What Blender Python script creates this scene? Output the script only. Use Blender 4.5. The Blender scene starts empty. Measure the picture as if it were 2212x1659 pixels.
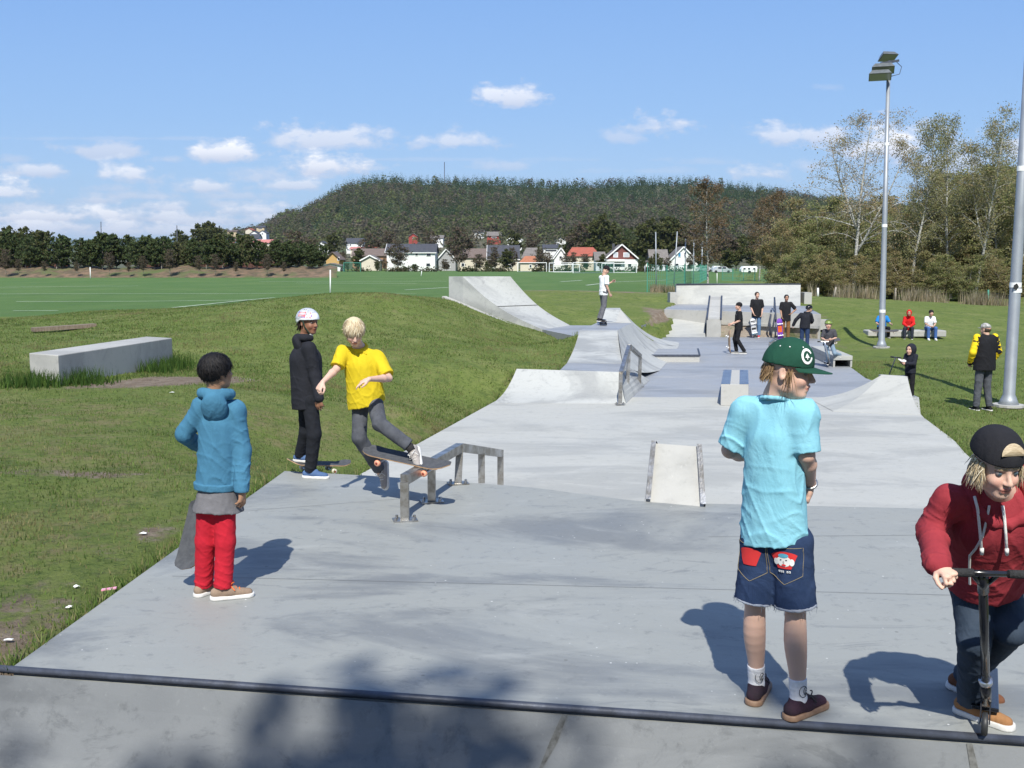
import bpy, math, random
import numpy as np
from mathutils import Vector, Matrix
random.seed(7); RNG = np.random.RandomState(11)
scene = bpy.context.scene
COL = scene.collection

# ---------------------------------------------------------------- camera
CAM_Z = 2.01; PITCH = math.radians(6.73); FPX = 2200.0; CX, CY = 1106.0, 829.5
cd = bpy.data.cameras.new('camera'); cam = bpy.data.objects.new('camera', cd); COL.objects.link(cam)
cam.location = (0, 0, CAM_Z); cam.rotation_euler = (math.pi/2 - PITCH, 0, 0)
cd.sensor_width = 36; cd.lens = 36*FPX/2212.0; cd.clip_start = .05; cd.clip_end = 60000
scene.camera = cam
scene.view_settings.view_transform = 'Standard'; scene.view_settings.look = 'None'
scene.view_settings.exposure = 0.5; scene.view_settings.gamma = 1.0
scene.cycles.max_bounces = 6; scene.cycles.diffuse_bounces = 3; scene.cycles.glossy_bounces = 2
scene.cycles.transparent_max_bounces = 8; scene.cycles.use_denoising = True
scene.cycles.volume_bounces = 0
scene.render.resolution_x = 1024; scene.render.resolution_y = 768

_cp, _sp = math.cos(PITCH), math.sin(PITCH)
def ray(px, py):
    a = (px-CX)/FPX; b = (CY-py)/FPX
    return Vector((a, _cp + b*_sp, -_sp + b*_cp))
def P(px, py, y=None, z=None):
    """point of the place seen at a pixel of the 2212 px wide photograph, at forward distance y or height z"""
    d = ray(px, py)
    t = y/d.y if y is not None else (z-CAM_Z)/d.z
    return Vector((d.x*t, d.y*t, CAM_Z + d.z*t))

# ---------------------------------------------------------------- sun and sky
SUN_EL = math.radians(48); SUN_V = Vector((-.02, -math.cos(SUN_EL), math.sin(SUN_EL))).normalized()
sl = bpy.data.lights.new('sun', 'SUN'); sun = bpy.data.objects.new('sun', sl); COL.objects.link(sun)
sl.energy = 4.3; sl.angle = math.radians(.55); sl.color = (1, .975, .90)
sun.rotation_euler = SUN_V.to_track_quat('Z', 'Y').to_euler(); sun.location = (0, -10, 30)

w = bpy.data.worlds.new('World'); scene.world = w; w.use_nodes = True
nt = w.node_tree; N = nt.nodes; L = nt.links
N.clear()
out = N.new('ShaderNodeOutputWorld'); bg = N.new('ShaderNodeBackground'); bg.inputs['Strength'].default_value = .1
sky = N.new('ShaderNodeTexSky'); sky.sky_type = 'NISHITA'; sky.sun_disc = False
sky.sun_elevation = SUN_EL; sky.sun_rotation = math.radians(181); sky.air_density = 1.0; sky.dust_density = .3; sky.ozone_density = 2.2
L.new(bg.outputs[0], out.inputs[0])
def wmath(op, a, b=None, c=None, clamp=False):
    n = N.new('ShaderNodeMath'); n.operation = op; n.use_clamp = clamp
    for i, v in enumerate((a, b, c)):
        if v is None: continue
        if isinstance(v, (int, float)): n.inputs[i].default_value = v
        else: L.new(v, n.inputs[i])
    return n.outputs[0]
tc = N.new('ShaderNodeTexCoord'); sx = N.new('ShaderNodeSeparateXYZ'); L.new(tc.outputs['Generated'], sx.inputs[0])
yy = wmath('MAXIMUM', sx.outputs['Y'], .05)
u_ = wmath('DIVIDE', sx.outputs['X'], yy); v_ = wmath('DIVIDE', sx.outputs['Z'], yy)
cv = N.new('ShaderNodeCombineXYZ'); L.new(u_, cv.inputs[0]); L.new(wmath('MULTIPLY', v_, 1.9), cv.inputs[1])
def noise(scale, detail, rough=.55, vec=None):
    n = N.new('ShaderNodeTexNoise'); n.inputs['Scale'].default_value = scale; n.inputs['Detail'].default_value = detail
    n.inputs['Roughness'].default_value = rough; L.new(vec or cv.outputs[0], n.inputs['Vector']); return n.outputs['Fac']
nz = noise(22, 6, .62); nz2 = noise(60, 4, .6)
edge = wmath('ADD', wmath('MULTIPLY', wmath('SUBTRACT', nz, .5), 3.6), wmath('MULTIPLY', wmath('SUBTRACT', nz2, .5), 1.4))
# individual clouds: centre x, centre y (2212 px picture), half width, half height, opacity, whiteness
CLOUDS = [(1110,212,62,26,.85,.75),(705,305,125,34,.8,.6),(722,358,90,30,.95,.95),(492,330,70,26,.95,.95),(215,328,105,18,.7,.3),
 (970,308,85,22,.7,.7),(1420,275,55,24,.75,.6),(1345,298,45,14,.5,.4),(1755,296,95,26,.75,.75),(1915,318,92,46,.95,1.),(1655,376,60,20,.75,.8),
 (98,370,62,15,.75,.7),(285,380,62,22,.85,.8),(362,345,32,9,.5,.2),(445,405,72,18,.8,.75),(560,385,80,20,.6,.4),(600,402,70,14,.75,.7),
 (20,420,60,24,.85,.9),(120,470,170,24,.95,1.),(260,425,70,12,.6,.3),(215,432,42,13,.7,.6),(360,450,60,20,.8,.8),(360,470,120,18,.85,.9),
 (490,442,60,12,.6,.6),(560,455,90,22,.85,.9),(610,470,70,20,.8,.9),(60,500,160,18,.8,.8),(330,500,260,16,.8,.8),(1095,358,60,14,.45,.5),
 (2190,330,60,38,.7,.7),(2050,350,80,34,.6,.7),(1790,190,30,10,.25,.3),(1540,350,50,8,.25,.3),(300,300,300,5,.22,.8),(880,345,400,5,.2,.8),
 (1750,362,40,16,.5,.6),(1400,370,120,7,.25,.6),(60,452,120,20,.7,.7),(180,492,200,16,.9,.9),(420,478,110,16,.8,.8),(470,500,140,12,.7,.9),(240,408,50,10,.5,.3),(330,425,60,12,.6,.5),(520,425,90,10,.5,.4),(10,345,60,10,.4,.2),(-150,450,130,40,.8,.9),(2400,380,120,40,.8,.9),(2700,300,140,50,.8,.9),(-500,380,160,50,.8,.9)]
alpha = None; lit = None
for (cx, cy, hw, hh, op, wh) in CLOUDS:
    d0 = ray(cx, cy); u0, v0 = d0.x/d0.y, d0.z/d0.y
    a = wmath('MULTIPLY', wmath('SUBTRACT', u_, u0), FPX/hw/1.22)
    b = wmath('MULTIPLY', wmath('SUBTRACT', v_, v0), FPX/hh/1.2)
    b = wmath('MULTIPLY', b, wmath('ADD', 1.0, wmath('MULTIPLY', wmath('LESS_THAN', b, 0.0), .55)))   # flatter base
    r = wmath('SQRT', wmath('ADD', wmath('MULTIPLY', a, a), wmath('MULTIPLY', b, b)))
    m = wmath('ADD', wmath('SUBTRACT', 1.12, r), edge)
    m = wmath('MULTIPLY', wmath('SMOOTH_MIN', wmath('MULTIPLY', m, 1.25, clamp=True), 1.0, .1), op, clamp=True)
    li = wmath('MULTIPLY', m, wmath('MULTIPLY', wmath('ADD', wmath('MULTIPLY', b, .75), .55, clamp=True), wh))
    alpha = m if alpha is None else wmath('MAXIMUM', alpha, m)
    lit = li if lit is None else wmath('MAXIMUM', lit, li)
alpha = wmath('MULTIPLY', alpha, wmath('GREATER_THAN', sx.outputs['Y'], .06))
cc = N.new('ShaderNodeMix'); cc.data_type = 'RGBA'; L.new(lit, cc.inputs['Factor'])
cc.inputs['A'].default_value = (4.9, 5.3, 6.4, 1); cc.inputs['B'].default_value = (8.7, 8.7, 8.8, 1)
tint = N.new('ShaderNodeMix'); tint.data_type = 'RGBA'; tint.blend_type = 'MULTIPLY'; tint.inputs['Factor'].default_value = 1
L.new(sky.outputs[0], tint.inputs['A']); tint.inputs['B'].default_value = (.98, 1.0, 1.08, 1)
mx = N.new('ShaderNodeMix'); mx.data_type = 'RGBA'; L.new(alpha, mx.inputs['Factor'])
gr_ = N.new('ShaderNodeValToRGB'); L.new(wmath('MULTIPLY', v_, 1.0, clamp=True), gr_.inputs[0]); e_ = gr_.color_ramp.elements
e_[0].position = 0.0; e_[0].color = (3.7, 4.95, 6.65, 1); e_[1].position = .9; e_[1].color = (1.5, 2.4, 4.7, 1)
for p_, c_ in ((.06, (3.0, 4.5, 6.55, 1)), (.14, (2.3, 3.9, 6.5, 1)), (.26, (1.75, 3.3, 6.35, 1)), (.42, (1.15, 2.55, 5.9, 1))): x_ = e_.new(p_); x_.color = c_
g2_ = N.new('ShaderNodeMix'); g2_.data_type = 'RGBA'; g2_.inputs['Factor'].default_value = .85; L.new(tint.outputs['Result'], g2_.inputs['A']); L.new(gr_.outputs[0], g2_.inputs['B'])
L.new(g2_.outputs['Result'], mx.inputs['A']); L.new(cc.outputs['Result'], mx.inputs['B'])
L.new(mx.outputs['Result'], bg.inputs['Color'])

# ---------------------------------------------------------------- materials
MATS = {}
def mat(name, c1, c2=None, scale=4.0, rough=.8, bump=0.0, bscale=30.0, metal=0.0, spec=.5, c3=None, s3=.6, detail=5, vcol=False,
        coat=0.0, trans=0.0, wrinkle=0, stretch=None, contrast=1.0, bdist=.02, sss=0):
    if name in MATS: return MATS[name]
    m = bpy.data.materials.new(name); m.use_nodes = True; nt = m.node_tree; n = nt.nodes; l = nt.links
    b = n['Principled BSDF']; b.inputs['Roughness'].default_value = rough; b.inputs['Metallic'].default_value = metal
    b.inputs['Specular IOR Level'].default_value = spec
    if coat: b.inputs['Coat Weight'].default_value = coat; b.inputs['Coat Roughness'].default_value = .1
    if sss:
        b.inputs['Subsurface Weight'].default_value = sss; b.inputs['Subsurface Radius'].default_value = (.012, .005, .003); b.inputs['Subsurface Scale'].default_value = 1.
    t = n.new('ShaderNodeTexCoord'); vec = t.outputs['Object']
    if stretch:
        mp = n.new('ShaderNodeMapping'); mp.inputs['Scale'].default_value = stretch; l.new(vec, mp.inputs[0]); vec = mp.outputs[0]
    def nz(s, d=detail, r=.6):
        q = n.new('ShaderNodeTexNoise'); q.inputs['Scale'].default_value = s; q.inputs['Detail'].default_value = d
        q.inputs['Roughness'].default_value = r; l.new(vec, q.inputs['Vector']); return q.outputs['Fac']
    def ramp(f, lo, hi):
        r = n.new('ShaderNodeMapRange'); r.inputs['From Min'].default_value = lo; r.inputs['From Max'].default_value = hi
        r.interpolation_type = 'SMOOTHSTEP'; l.new(f, r.inputs['Value']); return r.outputs[0]
    col = None
    if vcol:
        a = n.new('ShaderNodeAttribute'); a.attribute_name = 'Col'; col = a.outputs['Color']
    else:
        rgb = n.new('ShaderNodeRGB'); rgb.outputs[0].default_value = (*c1, 1); col = rgb.outputs[0]
    def mixin(col, c, f, mode='MIX'):
        x = n.new('ShaderNodeMix'); x.data_type = 'RGBA'; x.blend_type = mode; l.new(f, x.inputs['Factor']); l.new(col, x.inputs['A'])
        x.inputs['B'].default_value = (*c, 1); return x.outputs['Result']
    if c2: col = mixin(col, c2, ramp(nz(scale), .5-.22/contrast, .5+.22/contrast))
    if c3: col = mixin(col, c3, ramp(nz(s3), .46, .68))
    l.new(col, b.inputs['Base Color'])
    if trans:
        # thin leaves: some light passes through
        tr = n.new('ShaderNodeBsdfTranslucent'); l.new(col, tr.inputs['Color']); ms = n.new('ShaderNodeMixShader')
        ms.inputs[0].default_value = trans; l.new(b.outputs[0], ms.inputs[1]); l.new(tr.outputs[0], ms.inputs[2])
        l.new(ms.outputs[0], n['Material Output'].inputs[0])
    if bump:
        bp = n.new('ShaderNodeBump'); bp.inputs['Strength'].default_value = bump; bp.inputs['Distance'].default_value = bdist
        l.new(nz(bscale, 4), bp.inputs['Height']); l.new(bp.outputs[0], b.inputs['Normal'])
    if wrinkle:
        b2 = n.new('ShaderNodeBump'); b2.inputs['Strength'].default_value = .6; b2.inputs['Distance'].default_value = wrinkle; q2 = n.new('ShaderNodeTexNoise'); q2.inputs['Scale'].default_value = 11; q2.inputs['Detail'].default_value = 3; q2.inputs['Distortion'].default_value = 1.6
        m2_ = n.new('ShaderNodeMapping'); m2_.inputs['Scale'].default_value = (1, 1, .55); l.new(t.outputs['Object'], m2_.inputs[0]); l.new(m2_.outputs[0], q2.inputs['Vector']); l.new(q2.outputs['Fac'], b2.inputs['Height'])
        if bump: l.new(bp.outputs[0], b2.inputs['Normal'])
        l.new(b2.outputs[0], b.inputs['Normal'])
    MATS[name] = m; m['_n'] = 1
    return m

# ---------------------------------------------------------------- object helpers
def tag(o, label=None, cat=None, group=None, kind=None):
    if label: o['label'] = label
    if cat: o['category'] = cat
    if group: o['group'] = group
    if kind: o['kind'] = kind
    return o
def empty(name, loc, label=None, cat=None, group=None, rz=0):
    o = bpy.data.objects.new(name, None); COL.objects.link(o); o.location = loc; o.rotation_euler = (0, 0, rz); o.empty_display_size = .2
    o['_r'] = [float(v) for v in loc]
    return tag(o, label, cat, group)
def root_of(o):
    while o.parent: o = o.parent
    return o
def mk(name, V, F, m, parent=None, smooth=False, base=None, colors=None, local=False, mats=None, fm=None, auto=None):
    V = np.asarray(V, dtype=np.float32).reshape(-1, 3)
    if parent is not None: off = np.array(root_of(parent).get('_r', (0, 0, 0)), dtype=np.float32)
    elif local: off = np.zeros(3, np.float32)
    elif base is not None: off = np.array(base, dtype=np.float32)
    else: off = np.array(((V[:,0].min()+V[:,0].max())/2, (V[:,1].min()+V[:,1].max())/2, V[:,2].min()), dtype=np.float32)
    if parent is not None and local: off = np.zeros(3, np.float32)
    me = bpy.data.meshes.new(name)
    Vl = V - off
    if isinstance(F, np.ndarray):
        nf, k = F.shape
        me.vertices.add(len(Vl)); me.vertices.foreach_set('co', Vl.ravel())
        me.loops.add(nf*k); me.loops.foreach_set('vertex_index', F.astype(np.int32).ravel())
        me.polygons.add(nf); me.polygons.foreach_set('loop_start', np.arange(0, nf*k, k, dtype=np.int32))
        me.update(calc_edges=True)
    else:
        me.from_pydata([tuple(map(float, v)) for v in Vl], [], [tuple(int(i) for i in f) for f in F])
    if smooth: me.polygons.foreach_set('use_smooth', np.ones(len(me.polygons), dtype=bool))
    if colors is not None:
        ca = me.color_attributes.new('Col', 'FLOAT_COLOR', 'POINT')
        C = np.ones((len(Vl), 4), np.float32); C[:, :3] = colors; ca.data.foreach_set('color', C.ravel())
    for x in (mats or [m]): me.materials.append(x)
    if fm is not None: me.polygons.foreach_set('material_index', np.asarray(fm, dtype=np.int32))
    me.validate(); me.update()
    o = bpy.data.objects.new(name, me); COL.objects.link(o)
    if parent is not None: o.parent = parent
    else:
        o.location = [float(v) for v in off]; o['_r'] = [float(v) for v in off]
    if auto:
        md = o.modifiers.new('bevel', 'BEVEL'); md.width = auto; md.segments = 2; md.limit_method = 'ANGLE'; md.angle_limit = math.radians(35)
    return o
def children(o): return [c for c in bpy.data.objects if c.parent == o]
def dup(root, loc, rz=0, sc=1.0, label=None, group=None):
    kids = dup.cache.get(root.name)
    if kids is None: kids = dup.cache[root.name] = [(c, children(c)) for c in children(root)]
    r = root.copy(); COL.objects.link(r); r.location = loc; r.rotation_euler = (0, 0, rz)
    r.scale = (sc, sc, sc) if isinstance(sc, (int, float)) else sc
    r['_r'] = [float(v) for v in loc]
    if label: r['label'] = label
    if group: r['group'] = group
    for c, gs in kids:
        cc = c.copy(); COL.objects.link(cc); cc.parent = r
        for g in gs:
            gg = g.copy(); COL.objects.link(gg); gg.parent = cc
    return r
dup.cache = {}

class MB:
    def __init__(s): s.v = []; s.f = []
    def add(s, V, F):
        o = len(s.v); s.v += [Vector(v) for v in V]; s.f += [tuple(i+o for i in f) for f in F]; return s
    def hexa(s, p):   # 4 bottom, 4 top, both counterclockwise from above
        return s.add(p, [(3,2,1,0),(4,5,6,7),(0,1,5,4),(1,2,6,5),(2,3,7,6),(3,0,4,7)])
    def box(s, c, size, rz=0):
        c = Vector(c); a, b, h = size[0]/2, size[1]/2, size[2]/2
        R = Matrix.Rotation(rz, 3, 'Z')
        p = [c + R @ Vector((x, y, z)) for z in (-h, h) for x, y in ((-a,-b),(a,-b),(a,b),(-a,b))]
        return s.hexa(p)
    def obox(s, c, ax, size):  # oriented by three axes
        c = Vector(c); X, Y, Z = [Vector(a).normalized() for a in ax]; a, b, h = size[0]/2, size[1]/2, size[2]/2
        p = [c + X*x + Y*y + Z*z for z in (-h, h) for x, y in ((-a,-b),(a,-b),(a,b),(-a,b))]
        return s.hexa(p)
    def bar(s, p0, p1, wd, ht=None, up=(0,0,1)):
        p0, p1 = Vector(p0), Vector(p1); ht = ht or wd; d = (p1-p0); ln = d.length; d.normalize()
        u = Vector(up)
        if abs(d.dot(u)) > .97: u = Vector((0, 1, 0))
        sd = d.cross(u).normalized(); u = sd.cross(d)
        return s.obox((p0+p1)/2, (sd, d, u), (wd, ln, ht))
    def tube(s, pts, r, n=8, cap=True):
        pts = [Vector(p) for p in pts]; rs = r if isinstance(r, (list, tuple)) else [r]*len(pts)
        o = len(s.v); prev = None
        for i, p in enumerate(pts):
            d = (pts[min(i+1, len(pts)-1)] - pts[max(i-1, 0)]).normalized()
            if prev is None:
                u = Vector((0, 0, 1)) if abs(d.z) < .9 else Vector((1, 0, 0)); a = d.cross(u).normalized()
            else: a = (prev - d*prev.dot(d)).normalized()
            prev = a; b = d.cross(a)
            for k in range(n):
                t = 2*math.pi*k/n; s.v.append(p + (a*math.cos(t) + b*math.sin(t))*rs[i])
        for i in range(len(pts)-1):
            for k in range(n):
                k2 = (k+1) % n; s.f.append((o+i*n+k, o+i*n+k2, o+(i+1)*n+k2, o+(i+1)*n+k))
        if cap:
            s.f.append(tuple(o+k for k in reversed(range(n)))); s.f.append(tuple(o+(len(pts)-1)*n+k for k in range(n)))
        return s
    def sheet(s, rows):  # grid of points
        m = len(rows[0]); V = [p for r in rows for p in r]
        return s.add(V, [(i*m+j, i*m+j+1, (i+1)*m+j+1, (i+1)*m+j) for i in range(len(rows)-1) for j in range(m-1)])
    def lathe(s, prof, c, n=16, ax=None):
        c = Vector(c); X, Y, Z = [Vector(a) for a in (ax or ((1,0,0),(0,1,0),(0,0,1)))]; o = len(s.v)
        for r, z in prof:
            for k in range(n):
                t = 2*math.pi*k/n; s.v.append(c + X*(r*math.cos(t)) + Y*(r*math.sin(t)) + Z*z)
        for i in range(len(prof)-1):
            for k in range(n):
                k2 = (k+1) % n; s.f.append((o+i*n+k, o+i*n+k2, o+(i+1)*n+k2, o+(i+1)*n+k))
        return s
    def build(s, name, m, parent=None, **kw): return mk(name, [tuple(v) for v in s.v], s.f, m, parent, **kw)

def lerp(a, b, t): return a + (b-a)*t
def solid(name, top, depth, m, **kw):
    """a sheet of top points (grid rows) given real thickness down to z = depth"""
    R, C = len(top), len(top[0]); b = MB(); b.sheet(top)
    def skirt(edge, flip):
        lo = [Vector((p.x, p.y, min(depth, p.z-.02))) for p in edge]; o = len(b.v); n = len(edge)
        b.v += [Vector(p) for p in edge] + lo
        for i in range(n-1):
            f = (o+i, o+i+1, o+n+i+1, o+n+i); b.f.append(tuple(reversed(f)) if flip else f)
    skirt(top[0], True); skirt(top[-1], False); skirt([r[0] for r in top], False); skirt([r[-1] for r in top], True)
    return b.build(name, m, kw.pop('parent', None), **kw)
def curve_rows(topA, topB, botA, botB, n=10, m=10, curve=1.0):
    """surface from an upper edge (A->B) to a lower edge; curve>0 makes a concave transition"""
    rows = []
    for i in range(n+1):
        t = i/n; s = t; drop = t + curve*.25*math.sin(math.pi*t)*(1-.35*t)
        row = []
        for j in range(m+1):
            k = j/m; a = topA.lerp(topB, k); c = botA.lerp(botB, k); p = a.lerp(c, s); p.z = a.z + (c.z-a.z)*min(drop, 1.0)
            if t == 1: p.z = c.z
            row.append(p)
        rows.append(row)
    return rows
# ================================================================ skatepark
def concrete(name, base, dark, light, spots=True, rough=.62):
    m = mat(name, base, rough=rough, spec=.35)
    n = m.node_tree.nodes; l = m.node_tree.links; b = n['Principled BSDF']
    t = n.new('ShaderNodeTexCoord')
    geo = n.new('ShaderNodeNewGeometry')
    def nz(s, d=6, r=.6, vec=geo.outputs['Position'], dist=0):
        q = n.new('ShaderNodeTexNoise'); q.inputs['Scale'].default_value = s; q.inputs['Detail'].default_value = d; q.inputs['Roughness'].default_value = r
        q.inputs['Distortion'].default_value = dist; l.new(vec, q.inputs['Vector']); return q.outputs['Fac']
    def rng(f, lo, hi, a=0., c=1.):
        r = n.new('ShaderNodeMapRange'); r.interpolation_type = 'SMOOTHSTEP'
        for k, v in zip(('From Min', 'From Max', 'To Min', 'To Max'), (lo, hi, a, c)): r.inputs[k].default_value = v
        l.new(f, r.inputs['Value']); return r.outputs[0]
    def mix(a, c, f):
        x = n.new('ShaderNodeMix'); x.data_type = 'RGBA'; l.new(f, x.inputs['Factor']); l.new(a, x.inputs['A']); x.inputs['B'].default_value = (*c, 1); return x.outputs['Result']
    rgb = n.new('ShaderNodeRGB'); rgb.outputs[0].default_value = (*base, 1); c = rgb.outputs[0]
    mp = n.new('ShaderNodeMapping'); mp.inputs['Scale'].default_value = (.45, 1.1, .8); l.new(geo.outputs['Position'], mp.inputs[0])
    c = mix(c, dark, rng(nz(.55, 7, .62, mp.outputs[0], .6), .49, .60, 0, .85))
    c = mix(c, tuple(x*.9 for x in dark), rng(nz(2.4, 8, .75, mp.outputs[0], 2.0), .56, .66, 0, .5))
    c = mix(c, light, rng(nz(1.3, 6, .65, mp.outputs[0], 1.2), .54, .72, 0, .55))
    c = mix(c, tuple(x*.75 for x in dark), rng(nz(9, 6, .75), .53, .72, 0, .45))
    c = mix(c, tuple(min(1, x*1.12) for x in light), rng(nz(30, 3, .6), .6, .78, 0, .3))
    if name == 'concrete_ramp': c = mix(c, (.17,.17,.175), rng(nz(.85, 8, .72, geo.outputs['Position'], 1.0), .55, .70, 0, .75))
    if spots:
        v = n.new('ShaderNodeTexVoronoi'); v.inputs['Scale'].default_value = 10; v.inputs['Randomness'].default_value = 1; l.new(geo.outputs['Position'], v.inputs['Vector'])
        f = n.new('ShaderNodeMath'); f.operation = 'MULTIPLY'; l.new(rng(v.outputs['Distance'], .035, .075, 1, 0), f.inputs[0]); l.new(rng(nz(1.1, 3), .47, .58), f.inputs[1])
        c = mix(c, (.62, .62, .60), f.outputs[0])
        v2 = n.new('ShaderNodeTexVoronoi'); v2.inputs['Scale'].default_value = 3.1; l.new(geo.outputs['Position'], v2.inputs['Vector'])
        c = mix(c, (.12, .12, .11), rng(v2.outputs['Distance'], .02, .045, .6, 0))
    l.new(c, b.inputs['Base Color'])
    rr = rng(nz(.8, 5), .35, .7, rough-.1, rough+.12); l.new(rr, b.inputs['Roughness'])
    bp = n.new('ShaderNodeBump'); bp.inputs['Strength'].default_value = .25; bp.inputs['Distance'].default_value = .01
    l.new(nz(14, 6, .7), bp.inputs['Height']); l.new(bp.outputs[0], b.inputs['Normal'])
    return m
C_DECK = concrete('concrete_deck', (.285,.292,.275), (.17,.18,.185), (.36,.365,.345))
C_FLOOR = concrete('concrete_light', (.415,.412,.38), (.33,.33,.31), (.48,.475,.44), False, .75)
C_GREY = concrete('concrete_grey', (.29,.30,.315), (.225,.235,.25), (.38,.38,.375), False, .55)
C_RAMP = concrete('concrete_ramp', (.415,.42,.40), (.27,.275,.27), (.49,.49,.465), False, .7)
C_WALL = concrete('concrete_cast', (.41,.402,.375), (.32,.315,.295), (.48,.47,.44), False, .85)
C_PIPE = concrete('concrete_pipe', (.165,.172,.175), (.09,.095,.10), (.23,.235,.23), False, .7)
STEEL = mat('galvanised_steel', (.42,.41,.39), (.22,.20,.17), 14, .34, .15, 60, metal=.85, c3=(.5,.5,.5), s3=5)
STEEL_D = mat('dark_steel', (.085,.095,.125), (.05,.055,.07), 8, .5, .1, 40, metal=.35)
STEEL_E = mat('edge_steel', (.28,.30,.36), (.48,.49,.52), 5, .28, .1, 40, metal=.9)

ZL = -.8                                   # level of the lower floor
def poly_at(pts, t):
    """point at fraction t along a polyline given by x-sorted points"""
    ls = [0]
    for a, b in zip(pts, pts[1:]): ls.append(ls[-1]+(b-a).length)
    s = t*ls[-1]
    for i in range(len(pts)-1):
        if s <= ls[i+1]+1e-9: return pts[i].lerp(pts[i+1], (s-ls[i])/max(1e-9, ls[i+1]-ls[i]))
    return pts[-1].copy()
def grid(A, B, n, m):
    """rows from polyline A to polyline B"""
    return [[poly_at(A, j/m).lerp(poly_at(B, j/m), i/n) for j in range(m+1)] for i in range(n+1)]

cop_l, cop_r = P(28, 1440, z=0), P(2212, 1592, z=0); cdir = (cop_r-cop_l).normalized()
cop_r2 = cop_r + cdir*2.2; cop_l2 = cop_l - cdir*5.0
back = [P(615, 1017.5, z=0), P(783.5, 1026.6, z=0), P(1141, 1051.6, z=0), P(1395, 1085, z=0), P(1985, 1098, z=0), P(2212, 1100, z=0) + Vector((1.8, -.3, 0))]
tag(solid('skatepark_deck', grid([cop_l, cop_r2], back, 24, 30), -1.0, C_DECK), kind='structure')
# quarter pipe falling away from the coping towards the viewer
inw = Vector((cdir.y, -cdir.x, 0)); inw = inw if inw.y < 0 else -inw
R = 1.5; a0 = math.radians(64)
prof = []
for i in range(15):
    a = a0*(1-i/14.0); prof.append((R*math.sin(a0)-R*math.sin(a), -(R*math.cos(a)-R*math.cos(a0))))
prof.append((prof[-1][0]+3.2, prof[-1][1]))
def qp(x, s): return cop_l2.lerp(cop_r2, x) + inw*(s[0]+.03) + Vector((0, 0, s[1]-.035))
qps = [[qp(j/40, s) for j in range(41)] for s in prof]
q = empty('quarter_pipe', cop_l2.lerp(cop_r2, .5), 'smooth grey concrete quarter pipe with steel coping in the foreground', 'quarter pipe')
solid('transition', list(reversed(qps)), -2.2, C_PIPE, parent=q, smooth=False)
b = MB(); b.tube([cop_l2 + Vector((0,0,-.016)), cop_r2 + Vector((0,0,-.016))], .019, 12); b.build('coping', STEEL_D, q, smooth=True)
jm = mat('joint_dirt', (.07,.068,.06), (.15,.15,.14), 30, .9)
for px, sk in ((1222, -.30), (2090, .10)):
    c0 = P(px, 1438+154*px/2212, z=0); tt = (c0-cop_l2).dot(cdir)/(cop_r2-cop_l2).length
    rows = []
    for k, s in enumerate(prof[:-1]):
        f = s[0]; cpt = qp(tt, s) + cdir*(sk*f*2.6) + Vector((0, 0, .004)) + inw*.003
        wv = .012+.006*math.sin(k*2.1); rows.append([cpt - cdir*wv, cpt + cdir*wv])
    MB().sheet(rows).build('joint', jm, q)

for (a, c) in ((P(0, 1105, z=0), P(900, 1075, z=0)), (P(300, 1245, z=0), P(2212, 1290, z=0)), (P(1530, 1160, z=0), P(2212, 1155, z=0))):
    a = Vector((max(a.x, -2.2), a.y, 0)); d = (c-a).normalized(); s_ = Vector((-d.y, d.x, 0))*.0025
    tag(MB().sheet([[a.lerp(c, i/30)-s_+Vector((0,0,.004)), a.lerp(c, i/30)+s_+Vector((0,0,.004))] for i in range(31)]).build('deck_joint', mat('saw_cut', (.19,.19,.185), rough=.9)), kind='structure')
# bank down to the lower floor, then lower floor
ft = [Vector((p.x+.1, p.y+3.0, ZL)) for p in back[1:]]; ft[0] = Vector((-2.28, 12.5, ZL))
tag(solid('skatepark_bank', grid(back[1:], ft, 10, 30), -1.3, C_FLOOR), kind='structure')
lf_l = [ft[0], P(873, 975, z=ZL), P(1067, 868, z=ZL), P(1090, 858, z=ZL)]
lf_r = [Vector((6.4, 11.2, ZL)), P(2090, 985, z=ZL), P(2061, 951, z=ZL), P(1989, 897, z=ZL), P(1985, 858, z=ZL)]
rows = grid(lf_l, lf_r, 24, 24); rows = [[rows[i][j] for i in range(25)] for j in range(25)]
rows[0] = [poly_at(ft, i/24) for i in range(25)]
tag(solid('lower_floor', rows, -1.3, C_FLOOR), kind='structure')
gl = [Vector((rows[-1][0].x, rows[-1][0].y+.0, ZL)), Vector((-.2, 24, ZL)), Vector((1.2, 30, ZL)), Vector((3.2, 34, ZL)), P(1412, 727, z=ZL)]
gr = [rows[-1][-1].copy(), P(1870, 817, z=ZL), P(1837, 793, z=ZL), Vector((10.6, 34, ZL)), P(1767, 728, z=ZL)]
rw = grid(gl, gr, 16, 20); rw = [[rw[i][j] for i in range(17)] for j in range(21)]
rw[0] = [rows[-1][0].lerp(rows[-1][-1], i/16) for i in range(17)]
tag(solid('grey_floor', rw, -1.3, C_GREY), kind='structure')

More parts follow.
